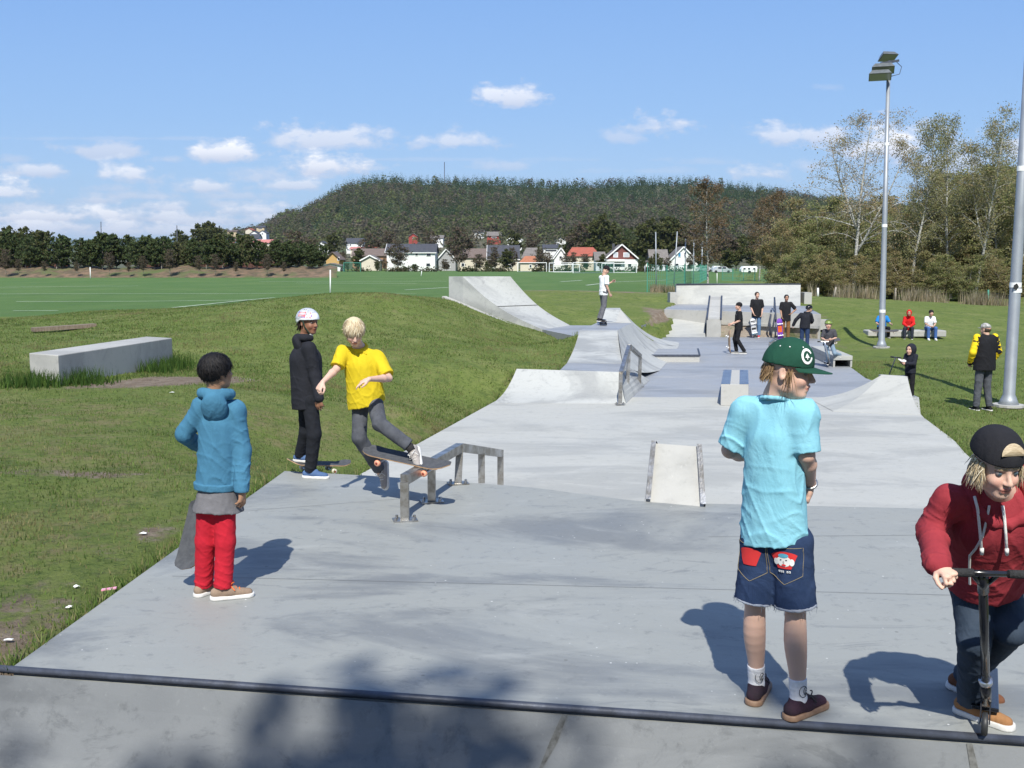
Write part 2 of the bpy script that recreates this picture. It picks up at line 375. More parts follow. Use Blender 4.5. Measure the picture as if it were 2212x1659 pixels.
# low bank with its small table (left, before the funbox)
ZT = -.24
t0, t1 = P(1116, 797, z=ZT), P(1340, 804, z=ZT)
f0, f1 = P(1066, 871, z=ZL), P(1352, 872, z=ZL)
bk = empty('concrete_bank', f0.lerp(f1, .5), 'low pale concrete bank leading up to the narrow table, left of the tall rail', 'skate bank')
R_ = curve_rows(t0, t1, f0, f1, 12, 10, 1.0); R_.reverse()
solid('bank_face', [[p+Vector((0,0,.004)) for p in r] for r in R_], -1.1, C_RAMP, parent=bk, smooth=False)
e0, e1 = P(1225, 784.3, z=ZT), P(1345, 786, z=ZT)
solid('table_top', grid([P(1210, 799, z=ZT), t1], [e0, e1], 3, 6), -1.1, C_GREY, parent=bk)
f2 = P(1425, 801, z=ZL); 
solid('side_bank', [[lerp(t1, f1, k/6)+Vector((0,0,.008)) for k in range(7)], [lerp(e1, f2.lerp(f1,.35), k/6)+Vector((0,0,.008)) for k in range(7)]], -1.1, C_RAMP, parent=bk)

# funbox with its flat top
A, B_, C_, D_ = P(1252, 714, y=27), P(1334, 714.6, y=27), P(1364, 698, y=30.5), P(1289, 698, y=30.5)
ZF = A.z
for p in (B_, C_, D_): p.z = ZF
fb = empty('funbox', A.lerp(C_, .5), 'tall concrete funbox with a flat top that the beanie boy rides on', 'funbox')
solid('top', [[A, B_], [D_, C_]], -1.1, C_GREY, parent=fb)
R_ = curve_rows(A, B_, e0, e1, 12, 8, .9); R_.reverse()
solid('front_bank', [[p+Vector((0,0,.004)) for p in r] for r in R_], -1.1, C_RAMP, parent=fb)
f3, f4, f5 = P(1452, 770, z=ZL), P(1466, 748, z=ZL), Vector((6.0, 36.5, ZL))
H1, H2 = P(1341, 668.6, y=31.6), P(1298, 668.6, y=31.6)
def face(name, a, b2, c, d, cu, m=C_RAMP, par=fb, lift=0):   # upper edge a-b, lower edge d-c
    rr = curve_rows(a, b2, d, c, 12, 8, cu); rr = [[p+Vector((0,0,lift)) for p in r] for r in rr]
    V = [p for r in rr for p in r]; w_ = 9
    F = [(i*w_+j, (i+1)*w_+j, (i+1)*w_+j+1, i*w_+j+1) for i in range(12) for j in range(8)]
    mk(name, [tuple(v) for v in V], F, m, par, smooth=True)
face('side_bank', e1, B_, f3, f2, 1.1, lift=.006)
face('side_bank', B_, C_, f4, f3, 1.1, lift=.006)
face('side_bank', C_, H1, f5, f4, 1.0, lift=.006)
face('upper_bank', H2, H1, P(1330, 697, y=30.5).lerp(C_, .0), D_, .5, C_RAMP)
solid('upper_top', [[H2, H1], [H2+Vector((.1, 1.2, 0)), H1+Vector((.1, 1.2, 0))]], -1.1, C_RAMP, parent=fb)
mk('corner_face', [tuple(v) for v in (P(1330, 697, y=30.5), C_, H1)], [(0,1,2)], C_WALL, fb)

# manual pad
p0, p1 = P(1380, 782, z=ZL), P(1511, 782, z=ZL); dv = Vector((.35, 2.2, 0))
mp = empty('manual_pad', p0.lerp(p1, .5), 'low square concrete pad with steel edge beside the funbox', 'manual pad')
MB().hexa([p0, p1, p1+dv, p0+dv] + [v+Vector((0,0,.19)) for v in (p0, p1, p1+dv, p0+dv)]).build('block', C_WALL, mp)
MB().hexa([v+Vector((0,0,.192)) for v in (p0, p1, p1+dv, p0+dv)] + [v+Vector((0,0,.197)) for v in (p0, p1, p1+dv, p0+dv)]).build('top', C_GREY, mp)
b = MB(); up = Vector((0,0,.19)); b.bar(p0+up, p1+up, .05); b.bar(p1+up, p1+dv+up, .05); b.build('edge', STEEL_D, mp)

# ledge (box) in the middle of the grey floor
l0, l1 = P(1556.5, 876, z=ZL), P(1616, 876.5, z=ZL); dv = Vector((.62, 2.75, 0)); up = Vector((0, 0, .43))
lg = empty('ledge', l0.lerp(l1, .5), 'short concrete grind ledge with shiny steel edges beyond the slanted box', 'ledge')
MB().hexa([l0, l1, l1+dv, l0+dv] + [v+up for v in (l0, l1, l1+dv, l0+dv)]).build('block', C_WALL, lg, auto=.008)
xr = (l1-l0).normalized(); b = MB()
for a in (l0+xr*.09, l1-xr*.09):
    c = a+up+Vector((0,0,.003)); b.add([c-xr*.092, c+xr*.09, c+xr*.09+dv, c-xr*.092+dv], [(0,1,2,3)])
b.build('edge', STEEL_E, lg)

# slanted hubba box in front
h0, h1 = P(1395, 1083, z=0), P(1521, 1094.5, z=0)
g0, g1 = P(1408, 960, y=h0.y+.36), P(1512, 962, y=h1.y+.38); zt = (g0.z+g1.z)/2; g0.z = g1.z = zt
run = Vector((.62, 3.1, -.8)); k0, k1 = g0+run, g1+run
hb = empty('hubba_ledge', h0.lerp(h1, .5), 'slanted pale concrete box with steel angle edges at the deck edge', 'ledge')
m0 = Vector((g0.x, g0.y, -1.1)); m1 = Vector((g1.x, g1.y, -1.1)); n0 = Vector((k0.x, k0.y, -1.2)); n1 = Vector((k1.x, k1.y, -1.2))
b = MB(); V = [Vector((h0.x,h0.y,-.25)), Vector((h1.x,h1.y,-.25)), m1, m0, h0, h1, g1, g0, n0, n1, k1, k0]
b.add(V, [(0,1,5,4),(4,5,6,7),(7,6,10,11),(11,10,9,8),(0,4,7,3),(1,2,6,5),(3,7,11,8),(2,9,10,6),(0,3,2,1),(3,8,9,2)]); b.build('block', C_WALL, hb)
b = MB(); xr = (h1-h0).normalized()
for a, g, k, s in ((h0, g0, k0, 1), (h1, g1, k1, -1)):
    nrm = Vector((0, -.035, .03)); a2, g2, k2 = a-xr*s*.008, g-xr*s*.008, k-xr*s*.008
    b.add([a2+nrm, a2+xr*s*.045+nrm, g2+xr*s*.042+nrm, g2+nrm, a2-Vector((0,-.04,.05)), g2+Vector((0,.03,-.06))], [(0,1,2,3),(0,3,5,4)])
    b.add([g2+nrm, g2+xr*s*.042+nrm, k2+xr*s*.042+Vector((0,0,.02)), k2+Vector((0,0,.02)), g2+Vector((0,0,-.09)), k2+Vector((0,0,-.09))], [(0,1,2,3),(0,3,5,4)])
b.build('edge', STEEL, hb)

# near grind rail (flat then down)
def rail(name, pts, bases, sect, m, label, plates=True, hs=None):
    r = empty(name, bases[0], label, 'grind rail')
    b = MB()
    for p, q2 in zip(pts, pts[1:]): 
        d = (q2-p).normalized()*.0
        b.bar(p-d, q2+d, sect, sect*(hs or 1))
    for p in pts[1:-1]: b.obox(p, ((1,0,0),(0,1,0),(0,0,1)), (sect*.99, sect*.9, sect*.99))
    b.build('rail_bar', m, r)
    for bp, tp in bases_tops(pts, bases):
        pb = MB(); pb.bar(bp, tp, sect*.96); o = pb.build('post', m, r)
        if plates and bp.z > -.02 or (plates and bp.z < -.5):
            k = MB(); k.box(bp+Vector((0,0,.006)), (.19,.13,.012), .25)
            for sx_ in (-1, 1):
                for sy_ in (-1, 1): k.lathe([(.0, .034), (.011, .034), (.013, .012)], bp+Vector((sx_*.07, sy_*.045, 0)), 8)
            k.build('base_plate', m, o)
    return r
def bases_tops(pts, bases):
    out = []
    for bp in bases:
        best = None
        for p, q2 in zip(pts, pts[1:]):
            den = (q2.y-p.y); t = (bp.y-p.y)/den if abs(den) > 1e-6 else 0
            if -.05 <= t <= 1.05: best = p.lerp(q2, min(1, max(0, t)))
        out.append((bp, (best or pts[-1])+Vector((0,0,-.02))))
    return out
r0 = P(874, 1055, y=7.85); r1 = P(993, 978, y=9.25); r0.z = r1.z = .33
r2 = r1 + Vector((.36, 1.38, -.315))
zb = lambda y: -.8*(y-9.45)/3.0
r0s = r0; pb = [Vector((r0.x, r0.y, 0)), r0.lerp(r1, .45), r0.lerp(r1, .96), r1.lerp(r2, .5), r2.copy()]
for i, p in enumerate(pb): p.z = 0 if i < 3 else zb(p.y)-.02
rail('grind_rail', [r0, r1, r2], pb, .068, STEEL, 'square steel grind rail that kinks down the bank under the yellow shirt rider', hs=1.15)
q0, q1, q2_ = P(1340, 803, y=20.2), P(1368, 747, y=21.7), P(1402, 770, y=23.3)
q0 = P(1341, 806, y=20.2); q1 = P(1359, 747, y=21.7); q2_ = P(1383, 769, y=23.2)
rail('grind_rail', [q0, q1, q2_], [P(1339.5, 873, y=20.2), P(1354.5, 851, y=21.7), P(1381, 836, y=23.2)], .075, STEEL, 'tall peaked steel grind rail standing where the two floors meet')
q0, q1 = P(1664, 762, y=29.0), P(1668, 756, y=33)
rail('grind_rail', [P(1663, 741, y=27.6), P(1671, 735, y=30.5)], [P(1664, 780, y=27.6), P(1672, 766, y=30.5)], .06, STEEL, 'small steel rail half hidden behind the green cap', False)

# corner bank on the right
ra, rb = P(1904.7, 811.8, y=20.9), P(1960, 813.8, y=20.6); ra.z = rb.z
fa, fb_ = P(1752, 864, z=ZL), P(1989, 897, z=ZL)
cb = empty('concrete_bank', fa.lerp(fb_, .5), 'pale curved concrete corner bank rising beside the grass on the right', 'skate bank')
R_ = curve_rows(ra, rb, P(1800, 889, z=ZL), fb_, 14, 10, .9); R_.reverse()
solid('bank_face', [[p+Vector((0,0,.006)) for p in r] for r in R_], -1.2, C_FLOOR, parent=cb, smooth=False)
rr = curve_rows(ra, ra+Vector((.05,.02,0)), fa, P(1800, 889, z=ZL), 12, 6, .9)
mk('hip_face', [tuple(p+Vector((0,0,.007))) for r in rr for p in r], [(i*7+j, (i+1)*7+j, (i+1)*7+j+1, i*7+j+1) for i in range(12) for j in range(6)], C_FLOOR, cb, smooth=True)
solid('bank_top', [[ra, rb], [ra+Vector((.1,.45,-.03)), rb+Vector((.1,.45,-.03))]], -1.2, C_FLOOR, parent=cb)

# bench-like ledge on legs, right side of the grey floor
s0, s1 = P(1800, 793, z=ZL), P(1841, 793, z=ZL); dv = Vector((.35, 3.3, 0))
bx = empty('ledge', s0.lerp(s1, .5), 'concrete slab ledge on thin end walls behind the green helmet child', 'ledge')
z1, z2 = Vector((0,0,.19)), Vector((0,0,.31))
MB().hexa([v+z1 for v in (s0, s1, s1+dv, s0+dv)] + [v+z2 for v in (s0, s1, s1+dv, s0+dv)]).build('slab', C_FLOOR, bx, auto=.006)
for a, b2 in ((s0, s0+dv), (s1-Vector((.05,0,0)), s1+dv-Vector((.05,0,0)))):
    MB().hexa([a+Vector((-.0,.02,0)), a+Vector((.05,.02,0)), b2+Vector((.05,0,0)), b2] + [v+Vector((0,0,.188)) for v in (a+Vector((0,.02,0)), a+Vector((.05,.02,0)), b2+Vector((.05,0,0)), b2)]).build('leg', C_WALL, bx)

# big ramp on the left far side
ZA = -.1
Ta, Tb = P(999.6, 597.5, y=34.2), P(1102.8, 597.5, y=34.6); Tc = P(969.5, 597.5, y=34.6)
for p in (Tb, Tc): p.z = Ta.z
Fa, Fb2 = P(1171.6, 712, z=ZA), P(1231.8, 703, z=ZA)
rp = empty('skate_ramp', Ta.lerp(Fb2, .5), 'large grey concrete ramp with a flat top at the left end of the park', 'skate ramp')
Fb2 = Fb2 + Vector((.0, .0, 0))
rr = curve_rows(Ta, Tb, Fa, Fb2, 20, 8, .62); rr.reverse()
solid('riding_face', rr, -1.0, C_RAMP, parent=rp)
Td = Tb + (Tc-Ta)
solid('ramp_top', [[Tc, Ta], [Td, Tb]], -1.0, C_RAMP, parent=rp)
b = MB(); mid = [r[0] for r in rr][::-1]
seam = [r for r in rr][11]
b.bar(seam[0]+Vector((-.0,-.01,.01)), seam[-1]+Vector((0,0,.01)), .03, .012); b.build('seam', jm, rp)
# footing kerb along the side wall
pts = [P(958, 638, y=34.4), P(1030, 668, y=33.6), P(1090, 693, y=33.2), P(1160, 713, y=33.2)]
b = MB()
for p, q2 in zip(pts, pts[1:]): b.bar(p+Vector((0,0,-.12)), q2+Vector((0,0,-.12)), .22, .2)
b.build('footing', C_WALL, rp)
tag(solid('ramp_floor', [[Fa+Vector((0,0,.004)), P(1247, 727, z=ZA)], [Fb2+Vector((0,0,.004)), P(1300, 703, z=ZA)]], -1.0, C_GREY), kind='structure')

# back platform, its bank and the quarter pipe wall
ZP = .12
pe0, pe1, pe2, pe3 = P(1435, 668.5, z=ZP), P(1522, 670, z=ZP), P(1560, 672, z=ZP), P(1773, 679, z=ZP)
pe = [pe0, pe1, pe2, pe3]
wl, wr = P(1461, 657, z=ZP), P(1729, 661, z=ZP)
pf = empty('skate_platform', pe0.lerp(pe3, .5), 'wide raised concrete platform below the end wall of the park', 'platform')
def v_(x, y, z): return Vector((x, y, z))
solid('platform_deck', grid([pe0, pe3], [wl+v_(-.25,.1,0), wr+v_(.25,.1,0)], 4, 12), -.3, C_GREY, parent=pf)
solid('front_wall', grid([pe0+v_(0,-.03,.004), pe3+v_(0,-.03,.004)], [pe0+v_(0,.12,.004), pe3+v_(0,.12,.004)], 1, 8), -.95, C_WALL, parent=pf)
kl, kr = P(1435, 686, y=pe0.y-.05), P(1522, 689, y=pe1.y-.05)
R_ = curve_rows(kl, kr, P(1405, 727.5, z=ZL), P(1524, 728.5, z=ZL), 10, 8, .7); R_.reverse()
solid('front_bank', [[p+v_(0,0,.006) for p in r] for r in R_], -1.2, C_FLOOR, parent=pf)
rr = curve_rows(kl+v_(-.02,0,0), kl, P(1384, 704, y=37.5), P(1405, 727.5, z=ZL), 8, 5, .6)
mk('corner_bank', [tuple(p+v_(0,0,.005)) for r in rr for p in r], [(i*6+j, (i+1)*6+j, (i+1)*6+j+1, i*6+j+1) for i in range(8) for j in range(5)], C_GREY, pf, smooth=True)
MB().box(P(1770, 690, y=40.5)+v_(.05,0,-.2), (.7, .4, .4), .15).build('end_block', C_WALL, pf)
w0, w1 = P(1461, 614, y=48.3), P(1729.4, 617.6, y=48.3); w1.z = w0.z
wq = empty('quarter_pipe', wl.lerp(wr, .5), 'tall pale concrete quarter pipe wall closing the far end of the park', 'quarter pipe')
R_ = curve_rows(w0, w1, wl, wr, 14, 12, .75); R_.reverse()
bt = [[p + v_(0, .35, 0) for p in R_[-1]]]
solid('transition', R_+bt, -.6, C_FLOOR, parent=wq)
MB().tube([w0+v_(0,-.02,0), w1+v_(0,-.02,0)], .035, 8).build('coping', STEEL_D, wq, smooth=True)
for c, s in ((w0, -1), (w1, 1)):
    MB().box(v_(c.x+s*.2, c.y-.2, c.z-.75), (.35, .8, .75)).build('side_block', C_WALL, wq)

# far hubba with steel edges, handrails
hx0, hx1 = P(1526, 727.5, z=ZL), P(1558, 728, z=ZL)
u0, u1 = P(1527, 688.5, y=hx0.y+.05), P(1557, 688.5, y=hx1.y+.05); u1.z = u0.z
x0, x1 = P(1533, 640.5, y=44), P(1559, 640.5, y=44); x1.z = x0.z
fh = empty('hubba_ledge', hx0.lerp(hx1, .5), 'long sloping concrete hubba with dark steel edges up to the far platform', 'ledge')
b = MB(); lo = lambda v: Vector((v.x, v.y, -1)); V = [lo(hx0), lo(hx1), lo(x1), lo(x0), u0, u1, x1, x0]
b.hexa(V).build('block', C_WALL, fh)
for a, c in ((u0, x0), (u1, x1)):
    MB().bar(a+v_(0,-.02,0), c, .07, .09).build('edge', STEEL_D, fh)
for (pxa, pxb, top1, top2, yb) in ((1674, 1676, 643, 694, 39.0),):
    hr = empty('handrail', P(pxa, 730, y=yb), 'thin dark steel handrail over the gap next to the purple board', 'handrail')
    a, c = P(pxa-1, 643, y=43.5), P(pxb, 690, y=38.2)
    MB().tube([a, c], .035, 8).build('rail_bar', STEEL_D, hr, smooth=True)
    for t in (0.02, .98):
        tp = a.lerp(c, t); MB().tube([tp, Vector((tp.x, tp.y, ZP if t < .5 else -.75))], .03, 8).build('post', STEEL_D, hr, smooth=True)
hr = empty('handrail', P(1664, 728, y=39.2), 'dark steel rail stub left of the thin handrail', 'handrail')
a, c = P(1666, 670, y=40.2), P(1664, 690, y=39.0)
MB().tube([a, c, Vector((c.x, c.y, -.72))], .035, 8).build('rail_bar', STEEL_D, hr, smooth=True)

# ================================================================ loose concrete block and plank on the left
c0, c1, cfar = P(128.6, 836, y=16.5), P(66, 826, y=16.9), P(374, 788, y=20.4)
dv = Vector((cfar.x-c0.x, cfar.y-c0.y, 0)); up = Vector((0,0,.52)); base = [c1+v_(0,0,-.1), c0+v_(0,0,-.1), c0+dv+v_(0,0,-.1), c1+dv+v_(0,0,-.1)]
for p in base: p.z = c0.z-.1
o = MB().hexa(base + [p+up+v_(0,0,.1) for p in base]).build('concrete_block', C_WALL, None, auto=.015)
tag(o, 'long grey concrete block lying in the grass on the left', 'concrete block')
PLANK = mat('weathered_wood', (.16,.115,.08), (.25,.20,.15), 9, .85, .4, 30, stretch=(1, 6, 1))
a, c = P(70, 712, y=26.5), P(205, 703, y=27.5)
tag(MB().bar(a, c, .3, .10).build('wooden_plank', PLANK), 'weathered brown plank lying on the grass behind the concrete block', 'plank')

# ================================================================ terrain
ctl = []
def T(px, py, y=None, z=None, dz=0): p = P(px, py, y=y, z=z); ctl.append((p.x, p.y, p.z+dz))
for p in (cop_l, P(200, 1300, z=0), P(400, 1160, z=0), back[0], back[0].lerp(back[1], .5), back[1]): ctl.append((p.x, p.y, -.05))
for p in (lf_l[0], lf_l[1], lf_l[2]): ctl.append((p.x-.1, p.y, p.z-.03))
ctl += [(-3.5, 3, -.1), (-5, 6, -.06), (-8, 8, .0), (-6, 12, -.02), (-12, 12, .1), (-3.6, 12.0, -.12), (-4.5, 16, -.05), (-16, 16, .1)]
T(1116, 799, y=21.9, dz=-.02); T(1211, 797, y=22.0, dz=-.04); T(1222, 786, y=23.3, dz=-.06); T(1246, 720, y=27); T(1265, 735, y=28, dz=-.4)
ctl += [(c0.x, c0.y, c0.z+.02), (c0.x-1.5, c0.y, c0.z+.03), (cfar.x, cfar.y, -.02), (cfar.x+1, 19.5, -.08)]
T(250, 845, y=15.8); T(500, 900, y=14.5)
for px, py, y in ((0, 690, 36), (221, 672, 34), (378, 666, 33), (473, 660, 32), (600, 645, 31), (720, 635, 30.5), (830, 634, 30), (900, 645, 31), (958, 642, 33.8)): T(px, py, y)
for px, py, y in ((138, 715, 27), (300, 705, 26.5), (500, 700, 26), (700, 700, 25.5), (900, 720, 25.5), (1050, 745, 26), (1000, 800, 21.5), (800, 800, 21), (600, 800, 20.5), (900, 880, 17.3), (700, 880, 16.3)): T(px, py, y)
for px, py, y in ((1030, 672, 33.3), (1090, 697, 32.9), (1165, 716, 32.6), (1246, 735, 32.0), (1180, 760, 27.5)): T(px, py, y, dz=-.03)
for px, py, y in ((1220, 697, 37), (1300, 699, 37.5), (1380, 697, 38.5), (1425, 685, 40)): T(px, py, y)
for px, py, y in ((1150, 650, 41), (1250, 660, 43), (1350, 660, 44), (1435, 652, 47)): T(px, py, y)
for px, py, y in ((1130, 629, 52), (1200, 627, 56), (1300, 629, 58), (1430, 634, 56), (1455, 640, 51)): T(px, py, y)
ctl += [(-34, 40, 0), (-26, 42, 0), (-16, 42, 0), (-8, 40, 0), (-2, 44, .0), (-34, 30, 0), (-34, 14, 0), (-30, 5, 0), (-20, 60, 0), (0, 66, 0), (12, 70, 0), (-34, 70, 0)]
ctl += [(wl.x-.8, wl.y, .1), (wr.x+.7, wr.y, .0), (w0.x, w0.y+2, .5), (w1.x, w1.y+2, .3), (pe3.x+.9, pe3.y, -.35)]
for p in (P(1767, 727, z=ZL), P(1837, 790, z=ZL), P(1870, 812, z=ZL)): ctl.append((p.x+.15, p.y, p.z-.03))
ctl += [(6.9, 12, -.83), (6.85, 14.8, -.83), (7.2, 16.1, -.83), (8.2, 18.9, -.83), (8.6, 21, -.83)]
for px, py, y in ((1800, 700, 42), (1740, 650, 49), (1850, 690, 42), (1903, 750, 34.5), (1940, 730, 37.2), (2040, 735, 37.2), (1960, 800, 27), (2178, 878, 21), (2060, 870, 21.5), (2120, 889, 20.3), (2200, 960, 17.5), (2300, 800, 25), (2200, 720, 40),
                  (1760, 640, 55), (1850, 645, 58), (1990, 652, 61), (2150, 661, 64), (2300, 663, 66), (2600, 760, 30), (2700, 1000, 17)): T(px, py, y)
ctl += [(34, 70, -.6), (34, 20, -.9), (30, 5, -.9), (12, 5, -.9), (9, 9, -.85), (20, 78, -.5), (34, 90, -.3), (0, 90, 0), (-34, 90, 0)]
def edge(a, b, dz=-.05, off=.08):
    n = max(1, int((b-a).length/.6)); d = (b-a).normalized(); nn = Vector((-d.y, d.x, 0))*off
    for i in range(n+1): p = a.lerp(b, i/n)+nn; ctl.append((p.x, p.y, p.z+dz))
edge(cop_l, back[0]); edge(back[0], back[1]); bl0 = back[1]; edge(bl0, ft[0]); edge(ft[0], lf_l[1]); edge(lf_l[1], lf_l[2]); edge(lf_l[2], t0); edge(t0, P(1210, 799, z=ZT)); edge(P(1210, 799, z=ZT), e0); edge(e0, A, -.08)
edge(v_(6.4, 11.2, ZL), P(2090, 985, z=ZL), off=-.08); edge(P(2090, 985, z=ZL), P(2061, 951, z=ZL), off=-.08); edge(P(2061, 951, z=ZL), P(1989, 897, z=ZL), off=-.08); edge(P(1870, 817, z=ZL), P(1837, 793, z=ZL)+v_(.1,0,0), off=-.08); edge(P(1837, 793, z=ZL)+v_(.1,0,0), P(1767, 728, z=ZL), off=-.08)
ctl = [c for i, c in enumerate(ctl) if all(math.hypot(c[0]-e[0], c[1]-e[1]) > .12 for e in ctl[:i])]
ctl = np.array(ctl)
def phi(r): return r   # linear radial basis: stays close to its control points
Dm = np.linalg.norm(ctl[:, None, :2]-ctl[None, :, :2], axis=2); Am = phi(Dm) 
n_ = len(ctl); Bm = np.zeros((n_+3, n_+3)); Bm[:n_, :n_] = Am - np.eye(n_)*.02; Bm[:n_, n_] = 1; Bm[:n_, n_+1:] = ctl[:, :2]; Bm[n_, :n_] = 1; Bm[n_+1:, :n_] = ctl[:, :2].T
NC = n_; wgt = np.linalg.solve(Bm, np.concatenate([ctl[:, 2], np.zeros(3)]))
def terr(x, y):
    x = np.atleast_1d(np.asarray(x, float)); y = np.atleast_1d(np.asarray(y, float)); o = np.zeros(x.shape)
    xf, yf, of = x.ravel(), y.ravel(), np.zeros(x.size)
    for i in range(0, x.size, 4000):
        r = np.sqrt((xf[i:i+4000, None]-ctl[None, :, 0])**2 + (yf[i:i+4000, None]-ctl[None, :, 1])**2)
        of[i:i+4000] = phi(r)@wgt[:NC] + wgt[NC] + wgt[NC+1]*xf[i:i+4000] + wgt[NC+2]*yf[i:i+4000]
    o = of.reshape(x.shape)
    fade = np.clip(np.maximum((np.abs(x)-31)/8, (y-68)/18), 0, 1); return o*(1-fade*fade*(3-2*fade))
PARK = [cop_l2+Vector((0,-6,0)), cop_l2, cop_l, back[0], back[1], lf_l[0], lf_l[1], lf_l[2], t0, P(1211, 798, z=ZT), e0, A, P(1300, 703, z=ZA), P(1384, 704, y=37.5), kl, wl, w0+v_(0,.3,0), w1+v_(0,.3,0), wr, pe3,
        P(1767, 728, z=ZL), P(1837, 793, z=ZL), P(1870, 817, z=ZL), ra, rb, P(1989, 897, z=ZL), P(2061, 951, z=ZL), P(2090, 985, z=ZL), v_(6.4, 11, 0), v_(7, 3, 0), v_(7, -4, 0)]
PK = np.array([(p.x, p.y) for p in PARK])
def inside(x, y, poly=PK):
    """signed distance to a plan polygon, negative inside"""
    x = np.asarray(x, float); y = np.asarray(y, float); ins = np.zeros(x.shape, bool); d = np.full(x.shape, 1e9); n = len(poly)
    for i in range(n):
        x1, y1 = poly[i]; x2, y2 = poly[(i+1) % n]
        c = ((y1 > y) != (y2 > y)) & (x < (x2-x1)*(y-y1)/(y2-y1+1e-12)+x1); ins ^= c
        t = np.clip(((x-x1)*(x2-x1)+(y-y1)*(y2-y1))/((x2-x1)**2+(y2-y1)**2+1e-12), 0, 1)
        d = np.minimum(d, np.hypot(x-x1-t*(x2-x1), y-y1-t*(y2-y1)))
    return np.where(ins, -d, d)
PATCH = np.array([(p.x, p.y) for p in (P(1560, 728, z=ZL), P(1767, 728, z=ZL), P(1775, 702, y=40.9), P(1560, 698, y=40.3))])
def ground(x, y):
    z = terr(x, y); d = inside(x, y); 
    rough = .018*np.sin(x*2.1+np.sin(y*1.7)*1.3)*np.sin(y*2.6+x*.7) + .02*np.sin(x*.9+1)*np.sin(y*.8)
    z = z + rough*np.clip(d/1.0, 0, 1)
    cl_ = (x-cop_l2.x)*inw.x+(y-cop_l2.y)*inw.y; z = np.where((cl_ > .1) & (y < 7), -3.0, z)
    z = np.where(d < -.55, np.minimum(z, np.where(y < 6.2, -3.0, -1.25)), np.where(d < -.02, z-.22, z))
    return z
def axis(lo, hi, step, far, mult=1.35):
    a = list(np.arange(lo, hi+1e-6, step)); s = step
    while a[-1] < far: s *= mult; a.append(a[-1]+s)
    s = step
    while a[0] > -far: s *= mult; a.insert(0, a[0]-s)
    return np.array(a)
xs = axis(-22, 22, .24, 9000); ys = axis(1.5, 64, .24, 9000)
ys = ys[ys > -400]
X, Y = np.meshgrid(xs, ys); Z = np.zeros(X.shape)
near = (np.abs(X) < 45) & (Y < 95) & (Y > -20)
Z[near] = ground(X[near], Y[near])
# ---------------------------------------------------------------- grass masks: R playing field, G bare earth, B dry grass
def blob(x, y, cx, cy, rx, ry, rot=0):
    c, s = math.cos(rot), math.sin(rot); a = ((x-cx)*c+(y-cy)*s)/rx; b = (-(x-cx)*s+(y-cy)*c)/ry; return np.exp(-(a*a+b*b))
FIELD_L = np.array([(P(-600, 700, z=0).x-60, 37.5), *[(P(px, 640, y=y).x, y) for px, y in ((0, 38.5), (221, 37), (473, 35.5), (700, 34.5), (958, 37))], (P(1100, 630, y=45).x, 45), (P(1130, 626, y=56).x, 56), (P(1430, 630, y=63).x, 63), (P(1480, 600, y=72).x, 72), (30, 130), (70, 330), (-500, 330), (-500, 37.5)])
fm_ = np.clip(-inside(X, Y, FIELD_L)/1.2+.5, 0, 1)
pth = P(1280, 629, y=56)
dm = (1.3*blob(X, Y, c0.x+1.45, c0.y+.95, 1.9, .75, .95) + .8*blob(X, Y, -2.95, 5.4, .28, 1.5, 0) + .6*blob(X, Y, -2.75, 7.7, .22, .6) + .75*blob(X, Y, pth.x, pth.y-.5, 6.5, 2.2)
      + .7*blob(X, Y, -4.3, 9.8, 1.2, .35) + .8*blob(X, Y, P(1410, 670, y=43).x, 42, .7, 2.5) + .7*blob(X, Y, P(1903,750,y=34.5).x, 34.5, .6, .6) + .8*blob(X, Y, P(2178,878,y=21).x, 21, .5, .5)
      + .55*blob(X, Y, P(1760, 690, y=44).x, 44, 1.2, 1.6) + .5*blob(X, Y, P(1800, 690, y=36).x, 36, .6, 3))
dd = inside(X, Y); dm += .45*np.exp(-(dd/.18)**2)*(dd > -.4)
bm_ = (1.5*blob(X, Y, -6.8, 13.3, 2.2, 1.6) + 1.0*blob(X, Y, -4.6, 10.6, 1.6, 1) + .9*blob(X, Y, -3.5, 7.5, .6, 1.5) + 1.0*blob(X, Y, -1.6, 17.5, 1.2, 1.2) + .8*blob(X, Y, -3.5, 14.5, 1.2, 1) + .55*blob(X, Y, pth.x, pth.y-3, 11, 4) + .4*blob(X, Y, -2, 16, 1.2, 1.5) + .35*blob(X, Y, P(860,640,y=30).x, 30, 5, 3) + .3)
C = np.stack([fm_, np.clip(dm, 0, 1), np.clip(bm_, 0, 1)], -1).reshape(-1, 3)
ny, nx = X.shape; idx = np.arange(ny*nx).reshape(ny, nx)
F = np.stack([idx[:-1, :-1], idx[:-1, 1:], idx[1:, 1:], idx[1:, :-1]], -1).reshape(-1, 4)
